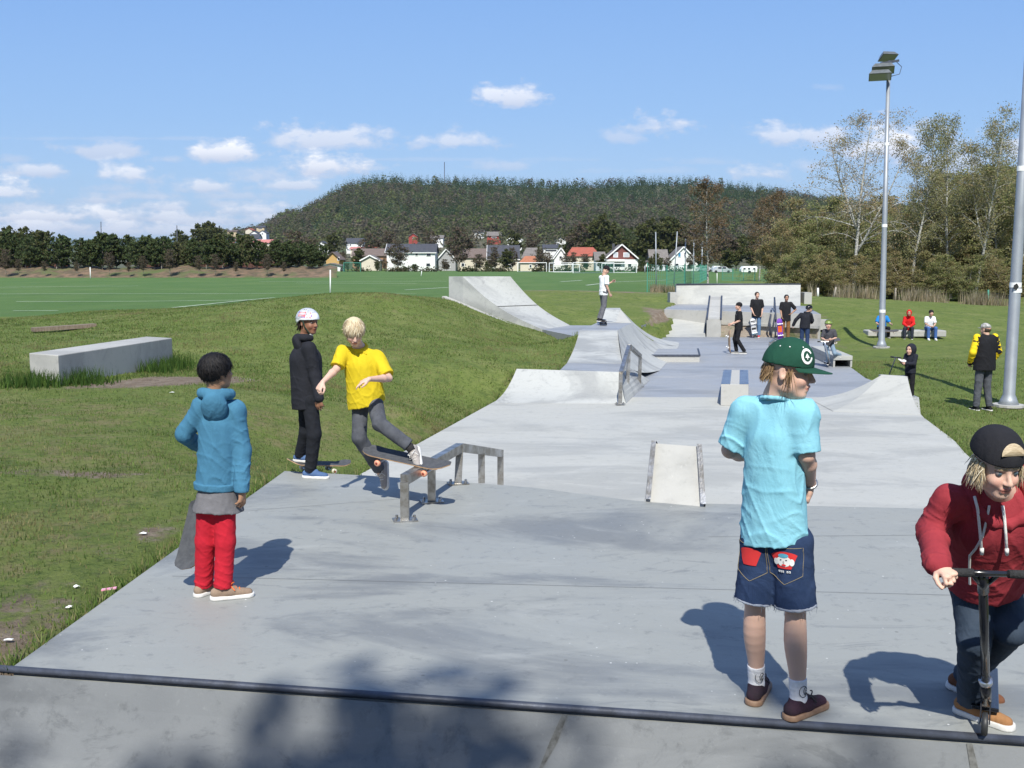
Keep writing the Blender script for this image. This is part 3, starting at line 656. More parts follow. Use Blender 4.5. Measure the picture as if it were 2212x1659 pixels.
def grass_mat():
    m = mat('grass_ground', (.06,.1,.03), rough=.95, spec=.15); n = m.node_tree.nodes; l = m.node_tree.links; b = n['Principled BSDF']
    geo = n.new('ShaderNodeNewGeometry'); at = n.new('ShaderNodeAttribute'); at.attribute_name = 'Col'; sp = n.new('ShaderNodeSeparateColor'); l.new(at.outputs['Color'], sp.inputs[0])
    def nz(s, d=5, r=.6, st=None):
        v = geo.outputs['Position']
        if st: mp_ = n.new('ShaderNodeMapping'); mp_.inputs['Scale'].default_value = st; l.new(v, mp_.inputs[0]); v = mp_.outputs[0]
        q = n.new('ShaderNodeTexNoise'); q.inputs['Scale'].default_value = s; q.inputs['Detail'].default_value = d; q.inputs['Roughness'].default_value = r; l.new(v, q.inputs['Vector']); return q.outputs['Fac']
    def rng(f, lo, hi, a=0., c=1.):
        r = n.new('ShaderNodeMapRange'); r.interpolation_type = 'SMOOTHSTEP'
        for k, v in zip(('From Min', 'From Max', 'To Min', 'To Max'), (lo, hi, a, c)): r.inputs[k].default_value = v
        l.new(f, r.inputs['Value']); return r.outputs[0]
    def mix(a, c, f):
        x = n.new('ShaderNodeMix'); x.data_type = 'RGBA'; l.new(f, x.inputs['Factor']); l.new(a, x.inputs['A'])
        if isinstance(c, tuple): x.inputs['B'].default_value = (*c, 1)
        else: l.new(c, x.inputs['B'])
        return x.outputs['Result']
    def mth(op, a, c):
        q = n.new('ShaderNodeMath'); q.operation = op
        for i, v in enumerate((a, c)):
            if isinstance(v, (int, float)): q.inputs[i].default_value = v
            else: l.new(v, q.inputs[i])
        return q.outputs[0]
    r0_ = n.new('ShaderNodeRGB'); r0_.outputs[0].default_value = (.140, .182, .045, 1); rough_ = r0_.outputs[0]
    rough_ = mix(rough_, (.205, .225, .075), rng(nz(.7, 6, .65), .45, .68, 0, .85))
    rough_ = mix(rough_, (.075, .115, .03), rng(nz(1.7, 6, .7), .52, .7, 0, .8))
    rough_ = mix(rough_, (.08, .11, .03), rng(nz(5, 6, .8), .5, .62, 0, .6))
    rough_ = mix(rough_, (.23, .19, .10), rng(mth('ADD', nz(2.6, 7, .72), mth('MULTIPLY', sp.outputs[2], .22)), .64, .86, 0, .75))
    rough_ = mix(rough_, (.03, .06, .012), rng(nz(13, 6, .8), .50, .66, 0, .75))
    rough_ = mix(rough_, (.16, .19, .06), rng(nz(28, 5, .8), .53, .68, 0, .7))
    r1_ = n.new('ShaderNodeRGB'); r1_.outputs[0].default_value = (.085, .155, .046, 1); fld = r1_.outputs[0]
    fld = mix(fld, (.115, .18, .06), rng(nz(.16, 6, .65, (1, .5, 1)), .4, .65, 0, .8)); fld = mix(fld, (.066, .115, .042), rng(nz(.5, 6, .7), .5, .7, 0, .6))
    fld = mix(fld, (.10, .14, .05), rng(nz(3, 5, .7), .55, .75, 0, .5))
    c = mix(rough_, fld, rng(mth('ADD', sp.outputs[0], mth('MULTIPLY', mth('SUBTRACT', nz(1.5), .5), .7)), .35, .65))
    e = n.new('ShaderNodeRGB'); e.outputs[0].default_value = (.19, .145, .105, 1); earth = mix(e.outputs[0], (.27, .22, .17), rng(nz(5, 6, .7), .4, .65)); earth = mix(earth, (.10, .078, .055), rng(nz(12, 5), .52, .7, 0, .7))
    c = mix(c, earth, rng(mth('ADD', sp.outputs[1], mth('MULTIPLY', mth('SUBTRACT', nz(3.2, 6, .7), .5), 1.3)), .40, .70))
    l.new(c, b.inputs['Base Color'])
    bp = n.new('ShaderNodeBump'); bp.inputs['Strength'].default_value = .9; bp.inputs['Distance'].default_value = .05; l.new(nz(22, 6, .75), bp.inputs['Height']); l.new(bp.outputs[0], b.inputs['Normal'])
    return m
GRASS = grass_mat()
g = mk('ground', np.stack([X, Y, Z], -1), F, GRASS, smooth=True, base=(0, 0, 0), colors=C); tag(g, kind='structure')

EARTH = mat('bare_earth', (.23,.185,.14), (.31,.26,.20), 3, .95, .8, 16, c3=(.09,.11,.035), s3=1.2, bdist=.06)
e_ = [[P(1556, 728.3, z=ZL), P(1767, 728.3, z=ZL)], [P(1556, 715, y=39.8), P(1767, 715, y=39.9)], [P(1556, 700, y=pe2.y-.02), P(1767, 700, y=pe3.y-.02)]]
for r in e_[1:]:
    for p in r: p.z = -.42 if r is e_[2] else -.6
rows_ = []
for i in range(13):
    a = [poly_at([e_[0][0], e_[1][0], e_[2][0]], i/12), poly_at([e_[0][1], e_[1][1], e_[2][1]], i/12)]
    rows_.append([a[0].lerp(a[1], j/40)+v_(0, 0, .05*math.sin(j*.9+i)*math.sin(i/12*math.pi)) for j in range(41)])
tag(solid('earth_patch', rows_, -1.2, EARTH, smooth=False), kind='structure')
kb_ = MB(); kb_.bar(e_[2][0]+v_(0,-.1,.06), e_[2][1]+v_(0,-.1,.06), .16, .10)
kb_.build('plinth', C_WALL, pf)

# ---------------------------------------------------------------- grass blades on the near slopes
def blades(name, pts, hmin, hmax, wd, cols, lean=.5, seed=1, label=None, base=None):
    r = np.random.RandomState(seed); n = len(pts); h = r.uniform(hmin, hmax, n); a = r.uniform(0, 2*math.pi, n); ln = r.uniform(0, lean, n)*h; la = r.uniform(0, 2*math.pi, n)
    dx, dy = np.cos(a)*wd*r.uniform(.6, 1.3, n), np.sin(a)*wd; V = np.zeros((n, 3, 3))
    V[:, 0] = pts + np.stack([dx, dy, -0.01*np.ones(n)], -1); V[:, 1] = pts - np.stack([dx, dy, .01*np.ones(n)], -1)
    V[:, 2] = pts + np.stack([np.cos(la)*ln, np.sin(la)*ln, h], -1)
    cc_ = np.array(cols)[r.randint(0, len(cols), n)]*r.uniform(.75, 1.25, (n, 1)); px_, py_ = pts[:, 0], pts[:, 1]; tn_ = np.sin(px_*.9+1.7*np.sin(py_*.6))*np.sin(py_*1.1+1.3*np.sin(px_*.8)) + .6*np.sin(px_*2.7+py_*1.9)*np.sin(py_*3.1-px_*1.3) + r.normal(0, .35, n); dk_ = np.clip((tn_-.2)*1.1, 0, 1)[:, None]*(.85 if len(cols) > 4 else 0); cc_ = cc_*(1-dk_)+np.array([.27, .23, .11])*dk_*r.uniform(.7, 1.2, (n, 1)); cc_ = cc_*np.where(tn_ < -.55, .72, 1)[:, None] if len(cols) > 4 else cc_; CC = np.repeat(cc_[:, None], 3, 1).reshape(-1, 3)
    o = mk(name, V.reshape(-1, 3), np.arange(n*3).reshape(n, 3), LEAFY, colors=CC, base=base or (0, 0, 0)); tag(o, label, 'grass', kind='stuff'); return o
LEAFY = mat('thin_leaves', (0,0,0), vcol=True, rough=.75, spec=.15, trans=.45)
fr_r = random.Random(77); r = np.random.RandomState(5)
def scatter(n, x0, x1, y0, y1, maxfield=.3):
    x = r.uniform(x0, x1, n); y = y0 + (y1-y0)*r.uniform(0, 1, n)**1.35; d = inside(x, y); k = d > .03; x, y = x[k], y[k]
    # only where the camera could see it
    k = np.abs(x) < y*.54+1.5; x, y = x[k], y[k]
    clump = np.sin(x*3.1+np.sin(y*2.3)*2)*np.sin(y*2.9+np.cos(x*1.9)*2) + np.sin(x*9)*np.sin(y*8)*.5
    dirt = 1.6*blob(x, y, c0.x+1.45, c0.y+.95, 1.8, .7, .95)+.9*blob(x, y, -2.95, 5.4, .25, 1.4)+.5*blob(x, y, -2.75, 7.7, .3, .7)
    k = (r.uniform(-1.4, 1.2, len(x)) < clump) & (r.uniform(0, 1, len(x)) > dirt); x, y = x[k], y[k]
    return np.stack([x, y, ground(x, y)], -1)
GCOL = [(.15,.225,.05), (.11,.185,.042), (.20,.245,.08), (.27,.25,.11), (.135,.205,.05), (.175,.235,.06)]
blades('grass_blades', scatter(230000, -12, -.2, 3.5, 20), .015, .04, .007, GCOL, .8, 3, 'short spring grass on the slope left of the deck')
blades('grass_blades', scatter(190000, -17, 1.5, 17, 34), .02, .05, .013, GCOL, .8, 6, 'short spring grass on the mound left of the park')
blades('grass_blades', scatter(60000, 6.5, 13, 12, 30), .025, .06, .010, GCOL, .8, 4, 'short spring grass on the slope right of the park')
# tufts beside the concrete block
tf = []
for (x, y, n, s) in ((c0.x-.25, c0.y-.12, 500, .28), (c0.x+.25, c0.y+.35, 420, .22), (c0.x-.6, c0.y-.05, 200, .25), (cfar.x+.06, cfar.y-1.2, 300, .22), (cfar.x+.1, cfar.y-.6, 420, .25), (cfar.x+.05, cfar.y-.1, 300, .2)):
    p = np.stack([r.normal(x, s, n), r.normal(y, s, n), np.zeros(n)], -1); p[:, 2] = ground(p[:, 0], p[:, 1]); tf.append(p)
blades('grass_tufts', np.concatenate(tf), .1, .32, .010, [(.06,.12,.025), (.09,.15,.03), (.045,.09,.02)], .55, 9, 'long green grass tufts at the foot of the concrete block', base=(c0.x, c0.y, c0.z))
ed = []
for a, c, n in ((cop_l, back[0], 1500), (back[0], back[1], 260), (ft[0], lf_l[1], 200), (lf_l[1], lf_l[2], 700), (lf_l[2], t0, 350), (P(1210, 799, z=ZT), A, 420), (v_(6.4, 12, ZL), P(2090, 985, z=ZL), 200), (P(2090, 985, z=ZL), P(1989, 897, z=ZL), 500)):
    dd_ = (c-a).normalized(); nn_ = Vector((-dd_.y, dd_.x, 0))*(1 if a.x < 3 else -1)
    for i in range(n):
        t = fr_r.random(); 
        if math.sin(t*37)+.7*math.sin(t*91+1)+fr_r.uniform(-.6, 1.2) < .1: continue
        p = a.lerp(c, t)+nn_*(.02+abs(fr_r.gauss(0, .05))); ed.append((p.x, p.y, p.z-.03))
blades('grass_tufts', np.array(ed), .03, .10, .006, GCOL[:4], 1.0, 19, 'ragged grass fringe hanging over the concrete edges', base=(-2, 10, 0))
# small litter and pebbles
LIT = mat('litter_white', (.75,.75,.72), rough=.6)
for k, (px, py, s_, lab) in enumerate(((165, 1274, .03, 'crumpled white scrap lying in the grass low on the left'), (150, 1319, .022, 'tiny white scrap near the deck edge, lowest on the left'), (310, 1158, .035, 'pale torn wrapper in the grass left of the red trousers'), (372, 856, .04, 'white paper scrap in the grass left of the black haired boy'), (20, 1391, .03, 'white scrap at the lower left corner of the grass'))):
    p = P(px, py, z=-.05); p.z = float(ground(p.x, p.y)[0])+.012; b = MB()
    pts = [p+v_(math.cos(t)*s_*random.uniform(.6, 1.3), math.sin(t)*s_*.6, random.uniform(0, .012)) for t in np.linspace(0, 5.6, 7)]
    b.add(pts+[p+v_(0,0,.016)], [(i, (i+1) % 7, 7) for i in range(7)]); tag(b.build('paper_scrap', LIT), lab, 'litter', 'paper scraps in the grass')
p = P(236, 1282, z=-.04); pk = mat('pink_plastic', (.75,.12,.28), (.8,.6,.65), 60, .5)
tag(MB().obox(p+v_(0,0,.03), ((1,.2,.1),(-.2,1,0),(0,0,1)), (.09,.03,.008)).build('plastic_wrapper', pk), 'small pink wrapper in the grass beside the deck', 'litter')

# ---------------------------------------------------------------- painted lines on the field
LINE = mat('line_paint', (.42,.50,.36), (.62,.66,.58), 3, .9)
for seg in (((-100, 636), (700, 634.5)), ((35, 652.5), (545, 651.5)), ((28, 672.8), (126, 672.2)), ((372, 665.6), (593, 646.7)), ((560, 608.4), (965, 608)), ((875, 627), (969, 621.4)), ((832, 636.2), (900, 637)), ((1211, 608.8), (1257, 605.8)), ((1267, 616.5), (1329, 609.2)), ((1330, 609.2), (1440, 605.5)), ((-100, 622), (300, 618)), ((640, 611.5), (900, 613))):
    a, c = P(*seg[0], z=0), P(*seg[1], z=0); d = (c-a).normalized(); s = Vector((-d.y, d.x, 0))*max(.05, a.y*.0016)
    n = 40; q_ = []
    for i in range(n+1):
        p = a.lerp(c, i/n); z1_ = [float(max(0, terr(pp.x, pp.y)[0])) + .03 for pp in (p-s, p+s)] if p.y < 92 else [.02, .02]
        q_.append([Vector((p.x-s.x, p.y-s.y, z1_[0])), Vector((p.x+s.x, p.y+s.y, z1_[1]))])
    tag(MB().sheet(q_).build('field_line', LINE), kind='structure')

# ---------------------------------------------------------------- hill, mountains, forest
SIL = [(-400, 545), (300, 540), (400, 535), (430, 520), (500, 512), (560, 505), (585, 488), (620, 470), (660, 462), (700, 434), (740, 409), (780, 400), (840, 394), (900, 400), (960, 399), (1100, 401), (1200, 408), (1300, 405), (1400, 400), (1500, 401), (1560, 406), (1650, 417), (1740, 431), (1900, 452), (2000, 462), (2212, 480), (2600, 500), (3200, 520)]
su = np.array([(a-CX)/FPX/ray(a, b).y for a, b in SIL]); se = np.array([ray(a, b).z/ray(a, b).y for a, b in SIL])
def hill(x, y):
    u = x/np.maximum(y, 1); e = np.interp(u, su, se); yr = 1250
    t = np.clip((y-400)/(yr-400), 0, 1); s = t**1.5
    z = (e*yr+CAM_Z)*s; z += np.where(y > 400, 3.5*np.sin(x*.013+1)*np.sin(y*.011)*t*(1-t)*4, 0)
    return np.maximum(z, 0)*1.0
us = np.linspace(-.95, .95, 150); yh = np.concatenate([np.linspace(395, 1250, 60), [1300, 1400, 1600, 2000]])
U_, Y_ = np.meshgrid(us, yh); X_ = U_*Y_; Z_ = hill(X_, np.minimum(Y_, 1250)) - np.clip(Y_-1250, 0, None)*.05 - .3*(Y_ < 396)
nyh, nxh = X_.shape; ih = np.arange(nyh*nxh).reshape(nyh, nxh); Fh = np.stack([ih[:-1, :-1], ih[:-1, 1:], ih[1:, 1:], ih[1:, :-1]], -1).reshape(-1, 4)
HILLM = mat('hill_ground', (.07,.085,.035), (.11,.095,.06), .03, .95, c3=(.05,.08,.025), s3=.012)
tag(mk('hill', np.stack([X_, Y_, Z_], -1), Fh, HILLM, smooth=True, base=(0, 400, 0)), kind='structure')
# blue mountains far beyond
MTM = mat('mountain_forest', (.045,.075,.045), rough=1)
ms = []; pk_ = [(-300, 524), (60, 521), (130, 517), (180, 520), (215, 514), (265, 517), (310, 512), (350, 518), (420, 517), (560, 522), (700, 526), (1500, 530), (2600, 525)]
for i in range(140):
    px = -300+i*21; py = np.interp(px, [a for a, b in pk_], [b for a, b in pk_]) + 1.2*math.sin(i*1.3); 
    tpt = P(px, float(py), y=9000); ms.append([v_(tpt.x*.93, 8300, -20), v_(tpt.x*.97, 8700, tpt.z*.5), tpt, v_(tpt.x*1.05, 9500, -20)])
tag(MB().sheet(ms).build('mountains', MTM, None, smooth=True, base=(0, 9000, 0)), kind='structure')

def quads(cen, size, rs, flat=None):
    """random leaf-like quads round centres"""
    n = len(cen); a = rs.normal(size=(n, 3)); a /= np.linalg.norm(a, axis=1)[:, None]; b = rs.normal(size=(n, 3))
    if flat is not None: b[:, 2] *= flat; a[:, 2] *= flat; a /= np.linalg.norm(a, axis=1)[:, None]
    b -= a*(a*b).sum(1)[:, None]; b /= np.linalg.norm(b, axis=1)[:, None]
    s = (size if np.ndim(size) else np.full(n, size))[:, None]*rs.uniform(.6, 1.3, (n, 1))
    V = np.stack([cen-a*s-b*s*.5, cen+a*s-b*s*.6, cen+a*s*.8+b*s*.6, cen-a*s*.9+b*s*.5], 1)
    return V.reshape(-1, 3), np.arange(n*4).reshape(n, 4)
rs = np.random.RandomState(3)
nt_ = 16000; u1_ = rs.uniform(-.285, .62, nt_); y1_ = 470 + (1275-470)*rs.uniform(0, 1, nt_)**.85; x1_ = u1_*y1_
pxs = u1_*FPX*.993+CX
foot = np.interp(pxs, [560, 700, 900, 1150, 1300, 1700, 2300], [640, 620, 640, 650, 560, 470, 450])
k = (y1_ > foot) | (rs.uniform(0, 1, nt_) < .12)
x1_, y1_ = x1_[k], y1_[k]; z1_ = hill(x1_, np.minimum(y1_, 1250)); nt_ = len(x1_)
con = rs.uniform(0, 1, nt_) < np.clip(.50 + .45*np.sin(x1_*.008+y1_*.006)*np.sin(y1_*.012+1) + (z1_-50)/90, .06, .97)
hh_ = np.where(con, rs.uniform(10, 15.5, nt_), rs.uniform(8, 13, nt_))*np.clip(.7+y1_/4000, .8, 1)
K = 46; t_ = rs.uniform(0, 1, (nt_, K)); ang = rs.uniform(0, 2*math.pi, (nt_, K))
rad = np.where(con[:, None], (1-t_)*.24+.03, .30*np.sqrt(np.clip(1-(2*t_-1)**2, 0, 1)))*hh_[:, None]*rs.uniform(.6, 1.05, (nt_, K))
zz = np.where(con[:, None], .06+.94*t_, .25+.72*t_)*hh_[:, None]
cen = np.stack([x1_[:, None]+np.cos(ang)*rad, y1_[:, None]+np.sin(ang)*rad, z1_[:, None]+zz], -1).reshape(-1, 3)
szs = (np.where(con[:, None], .75*(1.15-t_), 1.0)*hh_[:, None]*.085*np.ones((nt_, K))).ravel()
V, F = quads(cen, szs*.85, rs, .45)
pal_c = np.array([(.055,.090,.040), (.062,.10,.042), (.050,.082,.040), (.072,.108,.046)]); pal_d = np.array([(.15,.17,.065), (.14,.14,.075), (.15,.13,.09), (.13,.155,.06), (.16,.14,.10), (.135,.12,.088)])
zone = (np.sin(x1_*.015)+np.sin(y1_*.02+x1_*.006)+rs.normal(0, .8, nt_)); di = np.clip(((zone+3)/6*6).astype(int), 0, 5)
cl = np.where(con[:, None], pal_c[rs.randint(0, 4, nt_)], pal_d[di])*rs.uniform(.8, 1.2, (nt_, 1))
CC = np.repeat(np.repeat(cl[:, None], K, 1).reshape(-1, 3)*rs.uniform(.88, 1.12, (nt_*K, 1)), 4, 0)
tag(mk('forest', V, F, LEAFY, colors=CC, base=(0, 900, 0)), 'dense spring forest of dark conifers and bare broadleaf trees covering the hill', 'forest', kind='stuff')

# ---------------------------------------------------------------- trees
BIRCH = mat('birch_bark', (.56,.55,.50), (.10,.095,.09), 5, .8, stretch=(2, 2, 6), contrast=1.6)
BARK = mat('grey_bark', (.17,.145,.12), (.27,.245,.21), 6, .9, .4, 20)
PALEB = mat('pale_grey_bark', (.34,.31,.26), (.22,.20,.17), 6, .9)
def gen_tree(h, seed, tr=.012, limbs=26, start=.25, prof=None, up=.6, droop=.3, leafn=5000, leaf=.1, spread=.5, pal=None, wob=.03, forks=(), tw=4, flat=None, sub=6):
    rr = random.Random(seed); rs = np.random.RandomState(seed); b = MB(); cen = []
    prof = prof or (lambda t: math.sin(math.pi*min(1, max(0, t))**.8))
    def path(p, d, ln, r0_, n, dr, wb):
        pts = [p.copy()]; rads = [r0_]; d = d.normalized()
        for i in range(n):
            d = (d + Vector((rr.gauss(0, wb), rr.gauss(0, wb), rr.gauss(0, wb)-dr*(i/n)))).normalized(); p = p + d*(ln/n); pts.append(p.copy()); rads.append(r0_*(1-(i+1)/n*.82))
        return pts, rads
    stems = []
    tp, trd = path(Vector((0,0,-.3)), Vector((rr.gauss(0, .04), rr.gauss(0, .04), 1)), h, h*tr, 10, -.15, wob); b.tube(tp, trd, 7); stems.append((tp, trd, 1.0))
    for (ft_, fx, fl) in forks:
        p = poly_at(tp, ft_); q, qr = path(p, Vector((fx, rr.gauss(0, .2), 1.2)), h*fl, h*tr*.6, 8, -.2, wob); b.tube(q, qr, 6); stems.append((q, qr, fl))
    for (tp, trd, fl) in stems:
        for i in range(int(limbs*fl)):
            t = start + (1-start)*(i+rr.random())/max(1, int(limbs*fl)) if fl == 1 else rr.random(); t = min(t, .99)
            p = poly_at(tp, t); az = i*2.4+rr.random(); tt = (t-start)/(1-start) if fl == 1 else .3+.7*t
            ln = h*prof(tt)*spread*rr.uniform(.7, 1.15)*(.75 if fl < 1 else 1)
            if ln < .15: continue
            q, qr = path(p, Vector((math.cos(az), math.sin(az), up*rr.uniform(.6, 1.4))), ln, max(.008, h*tr*.30*(1.1-t)), 5, droop, .14); b.tube(q, qr, 4, cap=False)
            for j in range(sub):
                u = rr.uniform(.25, 1); pp = poly_at(q, u); l2 = ln*rr.uniform(.2, .42)
                s_, sr = path(pp, Vector((rr.gauss(0, 1), rr.gauss(0, 1), rr.uniform(-.2, .8))), l2, max(.006, h*tr*.09), tw, droop*1.6, .2); b.tube(s_, sr, 3, cap=False)
                cen += [np.array(poly_at(s_, v)) for v in np.linspace(.15, 1, 5)]
            cen += [np.array(q[-1]), np.array(q[-2])]
    cen = np.array(cen); k = rs.randint(0, len(cen), leafn); c = cen[k] + rs.normal(0, h*.016, (leafn, 3))
    V, F = quads(c, leaf, rs, flat)
    pal = np.array(pal); base = pal[rs.randint(0, len(pal), len(cen))]; col = base[k]*rs.uniform(.7, 1.3, (leafn, 1))
    return b, V, F, np.repeat(col, 4, 0)
TOP = {}
def proto(name, g, bark, label, cat='tree', group=None):
    r = empty(name, (0, 0, 0), label, cat, group); b, V, F, C = g
    b.build('trunk', bark, r, smooth=True); mk('crown', V, F, LEAFY, r, colors=C); TOP[r.name] = float(np.percentile(V[:, 2], 99.3)); return r
BP = [(.36,.28,.15), (.30,.26,.13), (.38,.27,.16), (.27,.25,.12)]; GP = [(.25,.26,.11), (.29,.27,.13), (.24,.23,.11), (.30,.27,.14)]; RP = [(.21,.14,.08), (.18,.125,.075), (.23,.16,.09), (.15,.13,.07)]; DP = [(.08,.115,.045), (.105,.14,.055), (.07,.10,.04), (.13,.145,.06)]
used = set()
def put(root, px, pb, y, h, proto_h, label=None, group=None, z=None, rz=None, wx=1.0):
    p = P(px, pb, y=y); 
    if z is not None: p.z = z
    s = h/TOP.get(root.name, proto_h); rz = random.uniform(0, 6.28) if rz is None else rz
    sc = (s*wx, s*wx, s)
    if root.name not in used:
        used.add(root.name); dup.cache.setdefault(root.name, [(c, children(c)) for c in children(root)])
        root.location = p; root['_r'] = list(p); root.scale = sc; root.rotation_euler = (0, 0, rz)
        if label: root['label'] = label
        if group: root['group'] = group
        return root
    return dup(root, p, rz, sc, label, group)
# right-hand wood
birchA = proto('birch_tree', gen_tree(12, 21, .012, 26, .30, lambda t: .35+.9*math.sin(math.pi*min(1, t*.9+.1)), .9, .42, 8500, .042, .33, BP, .045, ((.28, .55, .62), (.4, -.45, .5)), sub=9), BIRCH, 'tall birch with a wide drooping brown crown left of the lamp post')
birchB = proto('birch_tree', gen_tree(12, 22, .009, 34, .22, lambda t: .45+.65*math.sin(math.pi*min(1, t*.95+.05)), 1.1, .15, 9000, .043, .20, GP, .03, sub=8), BIRCH, '')
birchC = proto('birch_tree', gen_tree(12, 25, .009, 34, .2, lambda t: .4+.6*math.sin(math.pi*min(1, t*.95+.05)), 1.2, .12, 8500, .042, .17, BP[:2]+GP, .05, ((.3, .3, .6),), sub=8), BIRCH, '')
bushy = proto('leafy_tree', gen_tree(8, 31, .012, 40, .05, lambda t: .8*math.sin(math.pi*min(1, t*.8+.2))+.25, .8, .1, 17000, .052, .30, [(.25,.275,.11), (.30,.305,.13), (.32,.28,.14), (.21,.24,.09)], .08, ((.1, .5, .7), (.15, -.5, .7)), sub=7), PALEB, '')
bushy2 = proto('leafy_tree', gen_tree(8, 33, .010, 36, .08, lambda t: .7*math.sin(math.pi*min(1, t*.8+.2))+.3, 1.0, .1, 14000, .05, .26, [(.33,.265,.135), (.29,.275,.12), (.35,.27,.145), (.26,.26,.11)], .08, ((.1, .4, .8), (.15, -.5, .6)), sub=7), PALEB, '')
brown = proto('birch_tree', gen_tree(10, 41, .011, 34, .25, lambda t: .3+.8*math.sin(math.pi*min(1, t*.9+.1)), .7, .25, 6500, .065, .26, RP, .03, sub=8), BIRCH, '')
put(birchA, 1842, 652, 70, 12.6, 12, 'tall birch with a wide drooping brown crown left of the nearer lamp post', rz=0, z=-.5)
for pr, px, y, h, lab, rz in ((birchB, 1962, 71, 12.3, 'tall slim pale green birch just right of the floodlight mast', .5), (birchC, 2012, 78, 10.5, 'shorter birch between two taller ones right of the floodlight mast', 1.1), (birchB, 2055, 73, 12.9, 'tall green birch, third from the floodlight mast', 2.2),
        (birchC, 2105, 70, 12.6, 'tallest thin birch at the right, above the sitting children', 3.), (birchB, 2150, 76, 12.3, 'grey green birch left of the right hand pole', 4.1), (birchC, 2198, 72, 11.5, 'birch behind the right hand pole', 5.), (birchB, 2262, 74, 13, 'birch at the right edge of the photo', .2)):
    put(pr, px, 655, y, h, 12, lab, 'birches in the wood on the right', z=-.5, rz=rz)
put(brown, 1530, 612, 88, 9.3, 10, 'young birch with white trunk and rusty brown crown behind the end wall', z=-.2, rz=.4)
put(brown, 1668, 600, 92, 8.6, 10, 'young birch with white trunk at the left edge of the wood', z=-.2, rz=2.4)
put(brown, 1640, 600, 118, 8.5, 10, 'rusty brown birch left of the wood edge, above the caravan', z=0, rz=3.4)
fill = random.Random(4)
for i in range(34):
    px = 1690+i*17.5+fill.uniform(-8, 8); y = fill.choice((78, 84, 90, 97)); hmax = np.interp(px, [1680, 1760, 1900, 1990, 2050, 2300], [5.2, 7.0, 6.6, 7.2, 8.8, 9.2])*(y/84)
    put(bushy if i % 3 else bushy2, px, 650, y, 1.12*hmax*fill.uniform(.8, 1.08), 8, 'dense olive undergrowth tree in the wood on the right', 'undergrowth trees of the right wood', z=-.5, wx=fill.uniform(1.1, 1.5))
for i in range(16):
    px = 1700+i*37+fill.uniform(-10, 10); put(bushy2 if i % 2 else bushy, px, 660, 70+fill.uniform(-1, 2), fill.uniform(2.6, 4.0), 8, 'low brushy shrub at the foot of the wood', 'shrubs along the foot of the wood', z=-.6, wx=1.7)
# dry reeds along the wood
pts = []
for i in range(5200):
    px = fill.uniform(1745, 2330); y = np.interp(px, [1745, 1900, 2150, 2330], [58, 61, 63.5, 65])+abs(fill.gauss(0, 1.2)); p = P(px, 650, y=y)
    if math.sin(px*.045)+fill.uniform(-1, .8) > -.2: pts.append((p.x, y, 0))
pts = np.array(pts); pts[:, 2] = ground(pts[:, 0], pts[:, 1])
blades('dry_grass', pts, .25, 1.05, .025, [(.36,.29,.19), (.30,.25,.16), (.42,.36,.26), (.20,.19,.10)], .35, 12, 'tall dry straw coloured grass along the wood edge', base=(14, 62, 0))
pts = []
for i in range(900):
    px = fill.uniform(1405, 1460); p = P(px, 640, y=fill.uniform(57, 66)); pts.append((p.x, p.y, 0))
pts = np.array(pts); pts[:, 2] = ground(pts[:, 0], pts[:, 1])
blades('dry_grass', pts, .2, .6, .03, [(.36,.29,.19), (.30,.25,.16), (.10,.14,.05)], .5, 13, 'dry weeds by the net posts left of the end wall', base=(9, 60, 0))
# ---------------------------------------------------------------- left tree row, earth bank and fence
pineP = proto('pine_tree', gen_tree(6, 51, .018, 34, .22, lambda t: .55+.6*math.sin(math.pi*min(1, t*.85+.15)), .45, .0, 3600, .16, .36, DP, .06, ((.12, .45, .7),), sub=6), BARK, '')
pineQ = proto('pine_tree', gen_tree(6, 52, .016, 34, .30, lambda t: .5+.55*math.sin(math.pi*min(1, t*.85+.15)), .55, .0, 3600, .16, .34, DP[:2]+[(.075,.085,.03)], .07, ((.1, -.5, .7),), sub=6), BARK, '')
pineR = proto('pine_tree', gen_tree(6, 57, .015, 30, .35, lambda t: .35+.6*math.sin(math.pi*min(1, t*.8+.2)), .8, .0, 3000, .15, .30, [(.10,.13,.05), (.13,.145,.06), (.15,.14,.07)], .10, ((.15, .7, .6), (.2, -.4, .8)), sub=6), PALEB, '')
bareP = proto('bare_tree', gen_tree(7, 61, .016, 34, .22, lambda t: .5+.6*math.sin(math.pi*min(1, t*.9+.1)), .8, .05, 2400, .13, .34, [(.16,.115,.085), (.13,.10,.075), (.11,.11,.05)], .05, ((.2, .5, .6), (.25, -.5, .6)), sub=8), BARK, '')
olive = proto('leafy_tree', gen_tree(9, 62, .013, 34, .18, lambda t: .45+.65*math.sin(math.pi*min(1, t*.9+.1)), .8, .05, 4200, .20, .30, [(.10,.115,.04), (.13,.13,.05), (.085,.10,.035)], .05, ((.2, .4, .6),), sub=7), BARK, '')
EB = mat('earth_bank_soil', (.21,.135,.085), (.07,.06,.035), .8, .95, c3=(.09,.115,.035), s3=.25)
rows_ = []
for i in range(9):
    t = i/8; row = []
    for j in range(121):
        px = -160+j*7.4; p = P(px, 598, y=150+t*14); z = math.sin(t*math.pi*.62)*1.9 + .10*math.sin(j*.9+t*3)*t + .10*math.sin(j*2.3)*t
        row.append(Vector((p.x, p.y, -.05+z*(.85+.12*math.sin(j*.31)*math.sin(j*.13+1)))))
    rows_.append(row)
tag(MB().sheet(rows_).build('earth_bank', EB, None, smooth=True, base=(-60, 155, 0)), kind='structure')
FEN = mat('redbrown_boards', (.115,.048,.034), (.075,.036,.028), 2.0, .85, stretch=(3, 3, .4))
